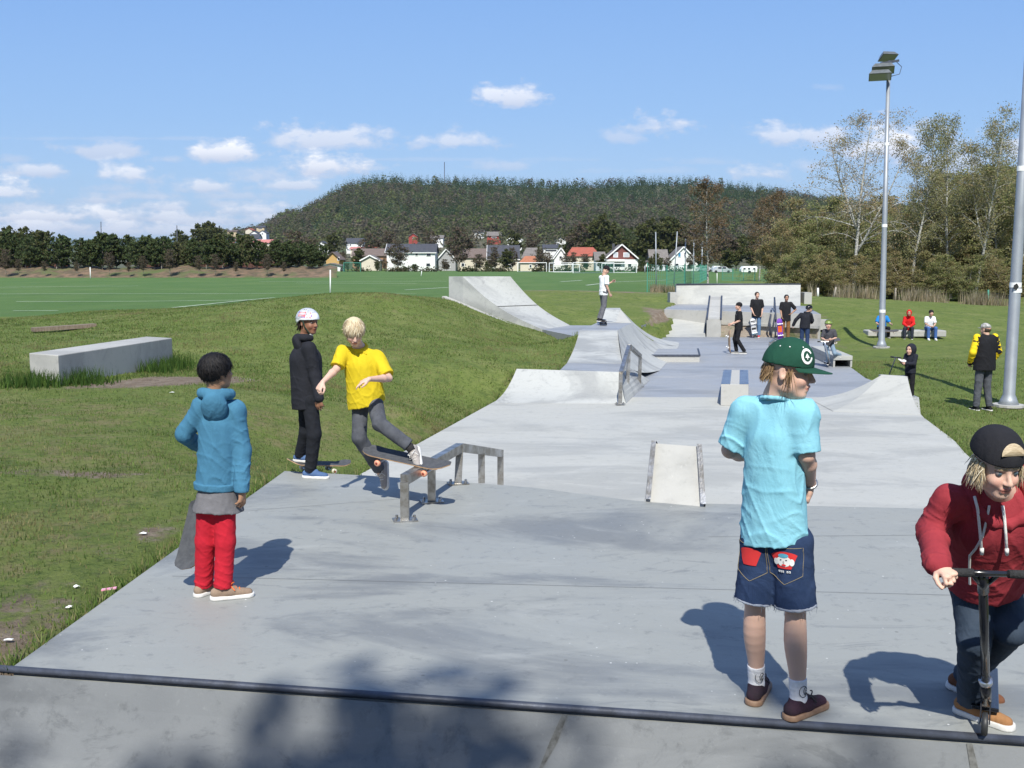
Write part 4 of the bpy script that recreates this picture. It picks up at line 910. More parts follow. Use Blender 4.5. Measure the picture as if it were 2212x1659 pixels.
for (xa, xb, lab) in ((-160, 150, 'long dark red board fence behind the pines at the far left'), (300, 600, 'long dark red board fence behind the pines, right stretch')):
    fe = empty('board_fence', P(xa, 592, y=162), lab, 'fence')
    a, c = P(xa, 566, y=163), P(xb, 566, y=163); a.z = c.z = .9
    fe['_r'] = [a.x, a.y, a.z]; fe.location = a
    MB().hexa([a, c, c+v_(0,.12,0), a+v_(0,.12,0)] + [q_+v_(0,0,1.5) for q_ in (a, c, c+v_(0,.12,0), a+v_(0,.12,0))]).build('boards', FEN, fe)
    b = MB(); n = int((c-a).length/2.6)
    for i in range(n+1): b = MB(); p = a.lerp(c, i/n); b.box(p+v_(0,-.06,.75), (.14,.12,1.6)); b.build('post', FEN, fe)
fr = random.Random(9)
for i in range(40):
    px = -40+i*18.6+fr.uniform(-7, 7); y = fr.choice((156.5, 158, 160.5)); top = np.interp(px, [-50, 0, 60, 150, 250, 350, 430, 470, 520, 600, 700], [510, 508, 513, 526, 520, 528, 525, 524, 525, 528, 540])+fr.uniform(-6, 14)
    h = (594-top)/FPX*y
    put(fr.choice((pineP, pineQ, pineP, pineR, pineQ)), px, 590, y, h, 6.2, 'dark bushy pine in the row along the left side of the field', 'pines along the left side of the field', z=1.2, wx=fr.uniform(.8, 1.15))
for i in range(13):
    px = 10+i*52+fr.uniform(-24, 24); put(bareP, px, 592, 150.5, fr.uniform(1.6, 3.6), 7, 'small bare tree in front of the pine row', 'bare saplings along the pine row', z=.6, wx=.9)
for px, top, y, pr, lab in ((10, 490, 190, olive, 'pale poplar like tree at the far left edge'), (45, 492, 195, olive, 'pale tree second from the left edge'), (75, 500, 200, olive, 'greyish green tree behind the left pines'), (330, 512, 190, olive, 'olive tree rising behind the pine row'), (215, 516, 190, olive, 'small olive crown behind the pine row under the left mast'),
        (400, 510, 420, olive, 'green tree left of the orange roofed hillside house'), (425, 497, 430, olive, 'round green tree on the skyline left of the hill'), (440, 496, 435, olive, 'second round green tree on the skyline left of the hill'), (468, 493, 440, olive, 'dark tree beside the tan house on the slope'),
        (640, 500, 215, bareP, 'large rusty brown tree above the end of the pine row'), (672, 515, 210, bareP, 'rusty brown tree beside the ochre house'), (600, 520, 240, bareP, 'grey blossoming tree behind the pine row')):
    put(pr, px, 590, y, (590-top)/FPX*y + (0 if y < 300 else 0), {olive: 9.4, bareP: 7.3}[pr], lab, z=0, wx=1.2)
# village trees and bushes
for px, top, bas, y, pr, wx, lab in ((860, 520, 585, 275, bareP, 1.25, 'wide bare brown tree in front of the big white house'), (992, 492, 584, 285, bareP, 1.1, 'tallest bare brown tree between the dark roofed houses'), (1090, 538, 585, 272, olive, 1.5, 'spreading greenish bare tree in front of the big dark roof'), (771, 535, 583, 290, olive, 1.3, 'olive bush beside the beige garage'),
        (1035, 548, 584, 280, bareP, 1.6, 'low brown thicket left of the spreading tree'), (1060, 552, 584, 284, bareP, 1.4, 'brown thicket behind the spreading tree'), (740, 545, 584, 300, bareP, 1.1, 'blossoming bare tree right of the ochre house'), (1015, 528, 584, 310, bareP, 1.2, 'brown tree behind the low grey roof'), (1165, 535, 585, 300, olive, .5, 'dark narrow tree left of the red roofed house'),
        (1296, 470, 585, 335, olive, 1.1, 'big pale green tree above the brown gabled house'), (1256, 486, 585, 340, bareP, 1.2, 'brown tree above the red roofed house'), (1230, 500, 585, 345, olive, 1.1, 'olive tree behind the red roofed house'), (1330, 488, 585, 350, olive, 1.1, 'olive tree behind the brown gabled house'),
        (1395, 480, 585, 345, olive, 1.3, 'olive tree left of the white house with blue window'), (1425, 476, 585, 350, olive, 1.3, 'broad olive tree behind the white house with blue window'), (1460, 478, 585, 352, olive, 1.3, 'olive tree above the white house ridge'), (1500, 490, 585, 340, bareP, 1.3, 'brown tree right of the white house'), (1555, 500, 587, 300, bareP, 1.4, 'brown tree left of the caravan'),
        (1590, 515, 587, 310, olive, 1.4, 'green tree behind the caravan'), (1625, 505, 587, 300, olive, 1.4, 'green tree right of the caravan'), (1575, 540, 590, 240, olive, 1.6, 'low green bush left of the caravan'), (1182, 545, 585, 288, bareP, 1.2, 'bare tree left of the goals'), (1238, 545, 585, 285, bareP, .9, 'bare tree before the red roof'),
        (1383, 552, 585, 286, pineQ, .55, 'slim dark cypress right of the brown gabled house'), (1391, 556, 585, 287, pineQ, .5, 'second slim dark cypress right of the brown gabled house'), (1344, 496, 560, 380, pineP, .6, 'dark spruce behind the village, left one'), (1368, 494, 560, 390, pineP, .6, 'dark spruce behind the village, right one'),
        (895, 570, 586, 268, pineQ, 1.9, 'dark green garden shrub before the white house'), (875, 575, 586, 268, pineQ, 1.4, 'small garden shrub by the white house wall'), (960, 560, 586, 276, bareP, 1.2, 'low bare tree before the greenhouse'), (815, 560, 586, 276, bareP, 1.0, 'twisted bare tree by the garage'),
        (1110, 500, 560, 420, olive, 1.2, 'olive tree on the lower hillside above the dark roof'), (930, 500, 560, 420, bareP, 1.2, 'brown tree below the white hillside house'), (975, 505, 560, 425, pineP, 1.0, 'dark tree right of the white hillside house'), (1060, 520, 565, 400, bareP, 1.3, 'brown tree below the red hillside house'), (1150, 505, 560, 420, bareP, 1.3, 'brown tree left of the balcony house'),
        (840, 500, 565, 410, bareP, 1.3, 'purplish brown tree left of the red hillside house'), (800, 505, 565, 415, bareP, 1.3, 'purplish brown tree behind the garage'), (720, 505, 560, 420, olive, 1.3, 'green tree above the ochre house')):
    ph = {olive: 9.4, bareP: 7.3, pineP: 6.2, pineQ: 6.2}[pr]
    put(pr, px, bas, y, (bas-top)/FPX*y, ph, lab, z=max(0, P(px, bas, y=y).z) if y > 370 else 0, wx=wx)
for i in range(20):
    px = fr.choice((fr.uniform(690, 850), fr.uniform(940, 1130), fr.uniform(1160, 1300), fr.uniform(1380, 1560), fr.uniform(690, 1540)))
    put(fr.choice((bareP, olive, pineR, bareP)), px, 585, fr.uniform(266, 286), fr.uniform(2.5, 6.5), 7, 'small garden tree between the village houses and the field', 'small garden trees along the village edge', z=0, wx=fr.uniform(.8, 1.3))
HEDGE = [(.07,.075,.03), (.10,.09,.045), (.13,.11,.07), (.05,.07,.025)]
hp = []
for i in range(9000):
    px = fr.uniform(735, 1540)
    if 0.35+.65*math.sin(px*.06)*math.sin(px*.023+1) < fr.random()*.9: continue
    p = P(px, 585, y=262+fr.uniform(0, 3)); hp.append((p.x, p.y, abs(fr.gauss(0, .55))+.05))
V, F = quads(np.array(hp), .22, np.random.RandomState(2)); cc_ = np.array(HEDGE)[np.random.RandomState(2).randint(0, 4, len(hp))]
tag(mk('hedge', V, F, LEAFY, colors=np.repeat(cc_, 4, 0), base=(0, 263, 0)), 'ragged brown and green garden hedges along the far edge of the field', 'hedge', kind='stuff')

# ---------------------------------------------------------------- houses
WM = {}
def paint(name, c, rough=.75): 
    if name not in WM: WM[name] = mat(name, c, tuple(x*.9 for x in c), .6, rough)
    return WM[name]
WHITE = paint('white_boards', (.78,.78,.76)); CREAM = paint('cream_render', (.62,.56,.45)); OCHRE = paint('ochre_boards', (.52,.33,.12)); REDB = paint('red_boards', (.30,.05,.04)); BROWN = paint('brown_boards', (.17,.055,.045)); BLUEG = paint('blue_grey_boards', (.16,.20,.26)); TAN = paint('tan_boards', (.52,.42,.27)); GREYB = paint('grey_render', (.36,.36,.36))
RD = mat('dark_roof', (.045,.048,.058), (.07,.07,.08), 1.5, .7); RG = mat('grey_roof', (.14,.125,.115), (.20,.18,.165), 1.5, .8); RR = mat('red_tiles', (.40,.10,.06), (.30,.085,.055), 1.5, .75); RO = mat('orange_tiles', (.42,.16,.08), (.33,.13,.07), 1.5, .75); RBn = mat('brown_roof', (.13,.095,.08), (.17,.13,.11), 1.5, .8); RPk = mat('faded_red_roof', (.52,.21,.18), (.45,.17,.15), 1.5, .8)
GLASS = mat('window_glass', (.03,.035,.045), rough=.1, spec=.8); TRIM = mat('white_trim', (.82,.82,.80), rough=.6); BLUEP = mat('blue_pane', (.05,.22,.38), rough=.3)
def house(label, x0, x1, pbase, peave, pridge, y, wallm, roofm, facing='eaves', depth=8, win=(), chim=None, trim=False, ground=False, upper=None, rot=0, overhang=.45, cat='house', hip=0, name='house', door=None):
    """facing 'gable': the triangle looks at the camera; 'eaves': the roof slope looks at the camera. x and y in picture pixels at distance y"""
    a, c = P(x0, pbase, y=y), P(x1, pbase, y=y); zb = a.z; ze = P(x0, peave, y=y).z; zr = P(x0, pridge, y=y+(depth/2 if facing == 'eaves' else 0)).z
    W = c.x-a.x; cx = (a.x+c.x)/2; r = empty(name, (cx, y, zb), label, cat); zf = zb-3.0 if zb > 3 else zb-.2
    b = MB(); X0, X1, Y0, Y1 = a.x, c.x, y, y+depth; o = overhang; th = .18
    if facing == 'gable':
        V = [(X0,Y0,zf),(X1,Y0,zf),(X1,Y1,zf),(X0,Y1,zf),(X0,Y0,ze),(X1,Y0,ze),(X1,Y1,ze),(X0,Y1,ze),(cx,Y0,zr-.1),(cx,Y1,zr-.1)]
        b.add(V, [(3,2,1,0),(0,1,5,8,4),(2,3,7,9,6),(1,2,6,9,8,5),(3,0,4,8,9,7)]); b.build('wall', wallm, r)
        rb = MB(); sl = (zr-ze)/(W/2); xo0, xo1 = X0-o, X1+o; zo = ze-o*sl
        for xe, s in ((xo0, 0), (xo1, 1)):
            q = [v_(xe, Y0-o, zo), v_(cx, Y0-o, zr), v_(cx, Y1+o, zr), v_(xe, Y1+o, zo)]; 
            if s: q.reverse()
            rb.hexa([p for p in q] + [p+v_(0,0,th) for p in q])
        rf = rb.build('roof', roofm, r)
        if trim:
            tb = MB(); tb.bar(v_(xo0, Y0-o-.04, zo+.05), v_(cx, Y0-o-.04, zr+.05), .1, .32); tb.bar(v_(xo1, Y0-o-.04, zo+.05), v_(cx, Y0-o-.04, zr+.05), .1, .32); tb.build('bargeboard', TRIM, rf)
        if upper: # differently painted gable
            mk('gable_cladding', [(X0-.02,Y0-.08,ze-.1),(X1+.02,Y0-.08,ze-.1),(cx,Y0-.08,zr-.12),(X0-.02,Y0-.0,ze-.1),(X1+.02,Y0-.0,ze-.1),(cx,Y0,zr-.12)], [(0,1,2),(0,3,4,1),(1,4,5,2),(2,5,3,0)], upper, r)
    else:
        ym = (Y0+Y1)/2
        hw_ = hip*W
        V = [(X0,Y0,zf),(X1,Y0,zf),(X1,Y1,zf),(X0,Y1,zf),(X0,Y0,ze),(X1,Y0,ze),(X1,Y1,ze),(X0,Y1,ze)]
        if hip: b.add(V, [(3,2,1,0),(0,1,5,4),(1,2,6,5),(2,3,7,6),(3,0,4,7),(4,5,6,7)])
        else: b.add(V+[(X0,ym,zr-.1),(X1,ym,zr-.1)], [(3,2,1,0),(0,1,5,4),(1,2,6,9,5),(2,3,7,6),(3,0,4,8,7),(4,5,9,8),(6,7,8,9)])
        b.build('wall', wallm, r)
        rb = MB(); sl = (zr-ze)/(depth/2); zo = ze-o*sl
        if hip:
            E = [v_(X0-o,Y0-o,zo), v_(X1+o,Y0-o,zo), v_(X1+o,Y1+o,zo), v_(X0-o,Y1+o,zo), v_(X0+hw_,ym,zr), v_(X1-hw_,ym,zr)]
            rb.add(E, [(0,1,5,4),(1,2,5),(2,3,4,5),(3,0,4),(3,2,1,0)])
        else:
            for ye, s in ((Y0-o, 0), (Y1+o, 1)):
                q = [v_(X0-o, ye, zo), v_(X1+o, ye, zo), v_(X1+o, ym, zr), v_(X0-o, ym, zr)]
                if s: q.reverse()
                rb.hexa([p for p in q] + [p+v_(0,0,th) for p in q])
        rf = rb.build('roof', roofm, r)
        if trim:
            tb = MB(); tb.bar(v_(X0-o-.05, Y0-o, zo+.1), v_(X0-o-.05, ym, zr+.1), .1, .3); tb.bar(v_(X0-o, Y0-o-.05, zo+.05), v_(X1+o, Y0-o-.05, zo+.05), .1, .22); tb.build('bargeboard', TRIM, rf)
    for wn in win:
        px, py, pw, ph = wn[:4]; gm = wn[4] if len(wn) > 4 else GLASS; p = P(px, py, y=Y0); w_, h_ = pw/FPX*y, ph/FPX*y
        f = MB().box((p.x, Y0-.06 - (.06 if upper else 0), p.z), (w_+.25, .12, h_+.25)).build('window', TRIM, r)
        MB().box((p.x, Y0-.13 - (.06 if upper else 0), p.z), (w_, .05, h_)).build('pane', gm, f)
    if chim:
        p = P(chim[0], chim[1], y=y+depth*.5); MB().box((p.x, p.y, p.z-.9), (.7, .7, 1.8)).build('chimney', RD, rf)
    if door:
        p = P(door[0], door[1], y=Y0); MB().box((p.x, Y0-.05, p.z), (door[2]/FPX*y, .1, door[3]/FPX*y)).build('door', mat('dark_door', (.10,.07,.05), rough=.6), r)
    return r
house('ochre gabled house behind the end of the pine row', 705, 733, 586, 558, 545, 290, OCHRE, RBn, 'gable', 9, win=((731, 559, 3, 6),), overhang=.6)
house('low white outbuilding in front of the ochre house', 694, 736, 587, 574, 569.5, 280, WHITE, RG, 'gable', 5, door=(722, 581, 14, 9), name='outbuilding', cat='shed')
house('beige garage with a white edged gable', 781, 818, 583, 562, 552, 285, CREAM, RG, 'gable', 8, trim=True, name='garage', cat='garage')
house('brown roofed house behind the beige garage', 762, 836, 578, 552, 538, 305, paint('orange_brown_boards', (.36,.20,.11)), RBn, 'eaves', 9)
house('big white house with a long dark roof behind the bare tree', 836, 940, 586, 545, 528, 290, WHITE, RD, 'eaves', 10, win=((926, 549, 9, 8), (900, 549, 5, 6), (862, 570, 11, 4), (850, 552, 5, 5), (925, 572, 8, 6)), chim=(905, 523), trim=True)
house('dark house with white edged gables right of the big white house', 945, 984, 585, 560, 538, 296, GREYB, RD, 'gable', 10, trim=True, win=((965, 575, 14, 6),))
house('long low house with a brown grey roof in the middle of the village', 975, 1052, 585, 556, 538, 300, CREAM, RBn, 'eaves', 10, win=((1000, 572, 6, 6), (1030, 572, 6, 6)))
house('cream house under a very large dark grey roof', 1055, 1120, 586, 559, 531, 292, CREAM, RD, 'eaves', 12, win=((1068, 575, 5, 6), (1100, 575, 9, 6)), trim=True)
house('cream house with a weathered grey roof right of the dark roof', 1128, 1175, 586, 556, 535, 302, CREAM, RG, 'eaves', 9, hip=.2, win=((1140, 563, 4, 5),))
house('small cream house with an orange roof behind the first goal', 1124, 1166, 586, 566, 553, 284, CREAM, RO, 'eaves', 7, hip=.25, win=((1146, 575, 4, 5), (1158, 574, 4, 4)))
house('white house with long balcony above the village trees', 1174, 1206, 545, 536, 529, 430, WHITE, RD, 'eaves', 9, win=((1190, 541, 24, 3),))
house('dark roofed house with white gable left of the red roof', 1197, 1226, 584, 556, 536, 310, WHITE, RD, 'gable', 9, win=((1211, 556, 5, 5),), trim=True)
house('beige house with a broad bright red hipped roof', 1227, 1295, 586, 552, 534, 303, CREAM, RR, 'eaves', 11, hip=.16, win=((1240, 560, 6, 6), (1287, 560, 5, 6)))
hs = house('white house with a dark red brown gable behind the goals', 1307, 1378, 587, 559, 528.5, 290, WHITE, RG, 'gable', 11, trim=True, upper=BROWN, win=((1330, 550.5, 8, 9, mat('curtain_pane', (.45,.47,.5), rough=.3)), (1353, 550.5, 11, 8, mat('curtain_pane', (.45,.47,.5), rough=.3)), (1360, 573, 7, 7), (1330, 572, 22, 8)), chim=(1325, 526), overhang=.7, door=(1316, 577, 5, 12))
p = P(1330, 563.5, y=288.3); MB().box((p.x, 288.6, p.z), (5.4, 2.4, .15)).build('balcony_roof', TRIM, hs)
MB().box((p.x, 288.9, P(1330, 580, y=289).z), (5.0, 1.6, .9)).build('balcony_front', WHITE, hs)
house('white side wing of the brown gabled house', 1287, 1306, 587, 561, 545, 291.5, paint('pale_blue_wall', (.60,.64,.70)), RG, 'eaves', 8, win=((1292, 569, 3, 5), (1300, 569, 3, 5)), name='house_wing', cat='house')
house('white gabled house with a blue window right of the goals', 1443, 1508, 588, 566, 533.5, 290, WHITE, RG, 'gable', 11, trim=True, win=((1467.5, 550.5, 5, 8, BLUEP), (1480, 550, 4, 8), (1462, 572, 7, 5), (1487, 577, 6, 8), (1475, 577, 5, 9)))
house('pale blue side wing of the white gabled house', 1406, 1442, 588, 566, 540, 292.5, paint('pale_blue_wall', (.60,.64,.70)), RG, 'eaves', 8, win=((1414, 571, 3, 5), (1428, 571, 3, 5)), name='house_wing', cat='house')
house('small white garage left of the white gabled house', 1391, 1406, 588, 571, 564, 288, WHITE, RG, 'gable', 6, name='garage', cat='garage')
# houses up the slope
for lab, x0, x1, pb_, pe_, pr_, y, wm, rm, fc, kw in (
    ('red hillside house, left one above the village', 883, 903, 519, 511, 504, 620, REDB, RG, 'gable', dict(win=((893, 514, 4, 3),))),
    ('tall white hillside house with grey roof', 930, 957, 527, 514, 508.5, 600, WHITE, RG, 'eaves', dict(win=((938, 517, 3, 3), (950, 517, 3, 3), (940, 523, 5, 3)))),
    ('modern flat white hillside house beside the red one', 1022, 1046, 508, 501, 497, 660, WHITE, RG, 'eaves', dict(win=((1035, 504, 6, 2),))),
    ('red hillside house with grey roof and balcony', 1052, 1082, 518, 509, 501, 620, REDB, RG, 'eaves', dict(win=((1067, 513, 10, 2),))),
    ('large white hillside house with dark gables', 1096, 1128, 531, 518, 509, 560, WHITE, RD, 'gable', dict(win=((1105, 521, 4, 3), (1115, 521, 4, 3)), trim=True)),
    ('small white hillside house right of the large one', 1199, 1222, 524, 519, 513.5, 600, WHITE, RD, 'gable', dict(win=((1210, 520, 4, 2),))),
    ('narrow white gabled house at the left foot of the hill', 689, 701, 537, 526, 521, 500, WHITE, RD, 'gable', dict(win=((695, 530, 2, 3),))),
    ('white house with grey roof next to the narrow gabled one', 706, 722, 537, 530, 525, 500, WHITE, RG, 'eaves', dict(win=((714, 533, 4, 2),))),
    ('dark roofed house with white wall at the left foot of the hill', 748, 783, 535, 524, 515, 520, WHITE, RD, 'eaves', dict(win=((757, 529, 3, 3), (775, 529, 3, 3)))),
    ('low house with a reddish roof above the garage', 757, 789, 541, 538, 534, 460, CREAM, RPk, 'eaves', dict(win=((770, 539.5, 6, 1.5),))),
    ('low house with a terracotta roof left of the white chimney house', 795, 815, 539, 535, 531, 460, CREAM, RR, 'eaves', dict()),
    ('white house with an orange roof at the far left of the slope', 419, 434, 529, 522, 515.5, 560, WHITE, RO, 'gable', dict(win=((426, 524, 3, 2),))),
    ('low orange roofed house behind the pines', 413, 427, 541, 536, 532, 480, CREAM, RO, 'eaves', dict()),
    ('long white apartment block with faded red roof, left one', 486, 505, 537, 524, 518.5, 520, WHITE, RPk, 'eaves', dict(win=((491, 527, 3, 2), (499, 527, 3, 2), (491, 532, 3, 2), (499, 532, 3, 2)))),
    ('long white apartment block with faded red roof, right one', 554, 585, 530, 524, 518, 540, CREAM, RPk, 'eaves', dict(win=((560, 527, 3, 2), (570, 527, 3, 2), (579, 527, 3, 2)))),
    ('cream block with faded red roof between the two long ones', 528, 548, 533, 526, 521, 540, CREAM, RPk, 'eaves', dict(win=((538, 529, 10, 2),))),
    ('navy blue house with grey roof on the left slope', 466, 502, 524, 517, 508, 600, BLUEG, RD, 'gable', dict(trim=True)),
    ('white house under a wide dark roof on the left slope', 515, 558, 521, 514, 506, 620, WHITE, RD, 'eaves', dict(win=((525, 517.5, 5, 2), (545, 517.5, 5, 2)))),
    ('white gabled house high on the left slope', 541, 557, 509, 504, 499, 700, WHITE, RD, 'gable', dict()),
    ('white gabled house next to the wood on the left slope', 559, 575, 509, 503, 498, 705, WHITE, RD, 'gable', dict(win=((567, 505, 3, 2),))),
    ('tan flat roofed house on the left skyline', 491, 511, 508, 500, 498, 690, TAN, RBn, 'eaves', dict()),
    ('small red roofed house on the left skyline', 530, 545, 501, 497, 493, 760, CREAM, RR, 'gable', dict()),
    ('tan terrace house highest on the left slope', 554, 571, 496, 491, 488, 780, TAN, RD, 'eaves', dict(win=((562, 493.5, 8, 1.5),)))):
    house(lab, x0, x1, pb_, pe_, pr_, y, wm, rm, fc, 9, overhang=.5, **kw)

# caravan and parked vehicles
def caravan(label, px0, px1, pt, pb, y, door=True, cat='caravan'):
    a, c = P(px0, pb, y=y), P(px1, pb, y=y); H = (pb-pt)/FPX*y; L_ = c.x-a.x; zb = 0.0; r = empty('caravan', ((a.x+c.x)/2, y, zb), label, cat)
    pr = [(0, .35), (.02, .62), (.14, .97), (.22, 1), (.93, 1), (.99, .85), (1, .35), (.97, .2), (.04, .2)]
    V = [(a.x+L_*u, y, zb+H*v) for u, v in pr] + [(a.x+L_*u, y+2.2, zb+H*v) for u, v in pr]; n = len(pr)
    mk('shell', V, [tuple(range(n))[::-1], tuple(range(n, 2*n))] + [(i, (i+1) % n, n+(i+1) % n, n+i) for i in range(n)], TRIM, r)
    for u in (.2, .48, .8): MB().box((a.x+L_*u, y-.03, zb+H*.66), (L_*.13, .05, H*.22)).build('window', GLASS, r)
    TY = mat('tyre_rubber', (.025,.025,.025), rough=.8)
    MB().lathe([(0, -.1), (.3, -.1), (.3, .1), (0, .1)], (a.x+L_*.52, y+.1, zb+.3), 14, ((1,0,0), (0,0,1), (0,1,0))).build('wheel', TY, r)
caravan('white caravan parked in front of the wood', 1601, 1636, 574, 589.5, 215)
caravan('white caravan parked beside the white gabled house', 1462, 1477, 576, 589, 265)
caravan('white caravan between the young birch and the house', 1540, 1556, 574, 588, 240)
CARP = mat('silver_paint', (.55,.56,.58), rough=.3, metal=.3)
def car(label, px, pb, y, L_=4.3, m=CARP):
    p = P(px, pb, y=y); p.z = 0; r = empty('parked_car', p, label, 'car')
    pr = [(-.5, .25), (-.5, .75), (-.42, .85), (-.25, 1.4), (.18, 1.42), (.34, .95), (.49, .8), (.5, .25)]; n = len(pr)
    V = [(p.x+L_*u, y, v) for u, v in pr]+[(p.x+L_*u, y+1.7, v) for u, v in pr]
    mk('body', V, [tuple(range(n))[::-1], tuple(range(n, 2*n))]+[(i, (i+1) % n, n+(i+1) % n, n+i) for i in range(n)], m, r)
    for u in (-.12, .1): MB().box((p.x+L_*u, y-.02, 1.13), (L_*.17, .04, .38)).build('side_window', GLASS, r)
    for u in (-.32, .32): MB().lathe([(0, -.1), (.31, -.1), (.31, .1), (0, .1)], (p.x+L_*u, y, .31), 14, ((1,0,0), (0,0,1), (0,1,0))).build('wheel', mat('tyre_rubber', (.02,.02,.02)), r)
car('silver car parked right of the white house, nearest the birch', 1523, 589, 262); car('pale car parked behind the net fence', 1560, 590, 225)

# ---------------------------------------------------------------- goals, posts, masts, nets
GOALM = mat('goal_paint', (.78,.80,.80), rough=.5); NETG = mat('green_net', (.06,.26,.19), rough=.8); NETW = mat('pale_net', (.35,.45,.42), rough=.8)
def net(b, p00, p10, p11, p01, nu, nv, r):
    for i in range(nu+1): b.tube([p00.lerp(p10, i/nu), p01.lerp(p11, i/nu)], r, 3, cap=False)
    for j in range(nv+1): b.tube([p00.lerp(p01, j/nv), p10.lerp(p11, j/nv)], r, 3, cap=False)
def goal(label, px0, px1, pt, pb, y, m=GOALM, netm=NETG, back=2.0, r_=.09, dense=.25, turn=0):
    a = P(px0, pb, y=y); c = P(px1, pb, y=y+turn); a.z = c.z = 0; H = (pb-pt)/FPX*y; r = empty('football_goal', (a+c)/2, label, 'goal')
    b = MB()
    for q_ in (a, c): b.tube([q_, q_+v_(0,0,H)], r_, 6)
    b.tube([a+v_(0,0,H), c+v_(0,0,H)], r_, 6); b.build('frame', m, r)
    d = v_(0, back, 0); b = MB(); b.tube([a+d, c+d], r_*.7, 5)
    for q_ in (a, c): b.tube([q_+v_(0,0,H), q_+d*.45+v_(0,0,H)], r_*.6, 5); b.tube([q_+d*.45+v_(0,0,H), q_+d], r_*.6, 5); b.tube([q_, q_+d], r_*.6, 5)
    b.build('back_frame', m, r)
    if netm:
        b = MB(); W = (c-a).length; nu = int(W/dense); k_ = .016
        net(b, a+d, c+d, c+d*.45+v_(0,0,H), a+d*.45+v_(0,0,H), nu, int(H/dense), k_)
        for q_ in (a, c): net(b, q_, q_+d, q_+d*.45+v_(0,0,H), q_+v_(0,0,H), int(back/dense), int(H/dense), k_)
        b.build('net', netm, r)
goal('white football goal left of the others in front of the orange roofed house', 1118.5, 1180.5, 568.8, 588, 262, netm=None)
goal('white goal second from the left with its frame leaning back', 1186.5, 1236, 569.5, 588.5, 255, netm=None, back=3)
goal('low white goal with green net behind the second one', 1196, 1252, 573, 589, 250, netm=NETG)
goal('wide white goal with green net in front of the brown gabled house', 1238, 1326, 570, 592, 225, netm=NETG, turn=6)
goal('white goal with green net at the right end of the row', 1300, 1375, 571.5, 591, 232, netm=NETG)
goal('green framed goal in front of the ochre house', 743, 779, 571, 590, 262, m=NETG, netm=NETG)
def pole(name, label, px, pt, pb, y, r=.05, m=TRIM, lean=0, cat='post', cap=None):
    a = P(px, pb, y=y); c = P(px+lean, pt, y=y); z0_ = float(ground(a.x, a.y)[0]) if y < 90 else 0.0; a = v_(a.x, y, min(z0_, a.z)-.02)
    return tag(MB().tube([a, a.lerp(c, .5), c], [r, r*.95, r*.85], 8).build(name, m, None, smooth=True, base=tuple(a)), label, cat)
pole('flag_post', 'tall white corner post on the field behind the mound', 713.5, 583, 634, 64, .045, cat='corner post')
pole('flag_post', 'short leaning white corner post before the garden hedges', 909.5, 585, 597, 170, .06, lean=1.5, cat='corner post')
pole('flag_post', 'small white post before the pine row at the left', 195.5, 577, 599, 140, .07, lean=-1, cat='corner post')
pole('flag_post', 'thin pale post on the field right of the goals', 1549-.0, 590, 612, 100, .035, cat='corner post')
pole('lamp_mast', 'thin dark mast on the skyline above the left pines', 218, 479, 540, 330, .16, STEEL_D, cat='mast')
pole('lamp_mast', 'thin dark mast on the skyline, second from the left', 382, 487, 540, 330, .16, STEEL_D, cat='mast')
pole('radio_mast', 'tiny radio mast on top of the hill', 960, 350, 382, 1240, .5, STEEL_D, cat='mast')
GALV = mat('galvanised_pole', (.36,.385,.41), (.30,.32,.35), 3, .5, metal=.4)
npz = [(1420.5, 502, 617, 88), (1428, 0, 0, 0)]
for px, pt, pb, y, ln, lab in ((1418, 501, 616, 74, -1.5, 'tallest grey net post left of the young birch'), (1455, 500, 612, 80, 8, 'leaning grey net post, second of the net fence'), (1480, 516, 606, 92, 1, 'grey net post, third of the net fence'), (1498, 516, 603, 104, 1, 'grey net post, fourth of the net fence'), (1516, 520, 600, 118, 1, 'grey net post, fifth of the net fence'), (1393, 574, 590, 230, 0, 'short net post by the cypresses')):
    pole('net_post', lab, px, pt, pb, y, .05*y/80, GALV, ln, cat='post')
nf = empty('net_fence', P(1420, 616, y=72), 'green mesh fence running away behind the end wall', 'fence'); nf.location.z = 0; nf['_r'] = list(nf.location)
FP = [P(1398, 622, y=68), P(1440, 618, y=74), P(1478, 612, y=88), P(1512, 606, y=110), P(1530, 602, y=140)]
for p in FP: p.z = float(ground(p.x, p.y)[0]) if p.y < 90 else 0
b = MB()
for p, q_ in zip(FP, FP[1:]): net(b, p, q_, q_+v_(0,0,1.9), p+v_(0,0,1.9), int((q_-p).length/.6), 6, .009)
b.build('mesh', NETG, nf)
for p in FP: MB().tube([p, p+v_(0,0,2.0)], .035, 6).build('post', NETG, nf)
nf = empty('net_fence', P(1540, 600, y=150), 'low green mesh fence in front of the caravan', 'fence'); nf.location.z = 0; nf['_r'] = list(nf.location)
a, c = P(1560, 600, y=125), P(1655, 600, y=118); a.z = c.z = 0; b = MB(); net(b, a, c, c+v_(0,0,1.4), a+v_(0,0,1.4), 30, 7, .014); b.build('mesh', NETG, nf)
for t in (0, .25, .5, .75, 1): MB().tube([a.lerp(c, t), a.lerp(c, t)+v_(0,0,1.5)], .04, 6).build('post', NETG, nf)
WOODP = mat('grey_wood_post', (.34,.30,.25), (.24,.21,.17), 8, .9)
for px, pt, pb, y, ln, lab, m_ in ((1767, 622, 638, 57, 0, 'thin white fence post right of the end wall', TRIM), (1801, 620, 643, 59, -3+8, 'leaning pale wooden fence post right of the end wall', WOODP), (1900-30, 624, 645, 62, 0, 'brown wooden post in the dry grass left of the mast', WOODP), (1946-12, 622, 650, 63, 1, 'brown wooden post in the dry grass right of the mast', WOODP), (2135, 626, 655, 64, 0, 'green metal fence post in the dry grass near the right pole', NETG)):
    pole('fence_post', lab, px, pt, pb, y, .06, m_, ln)

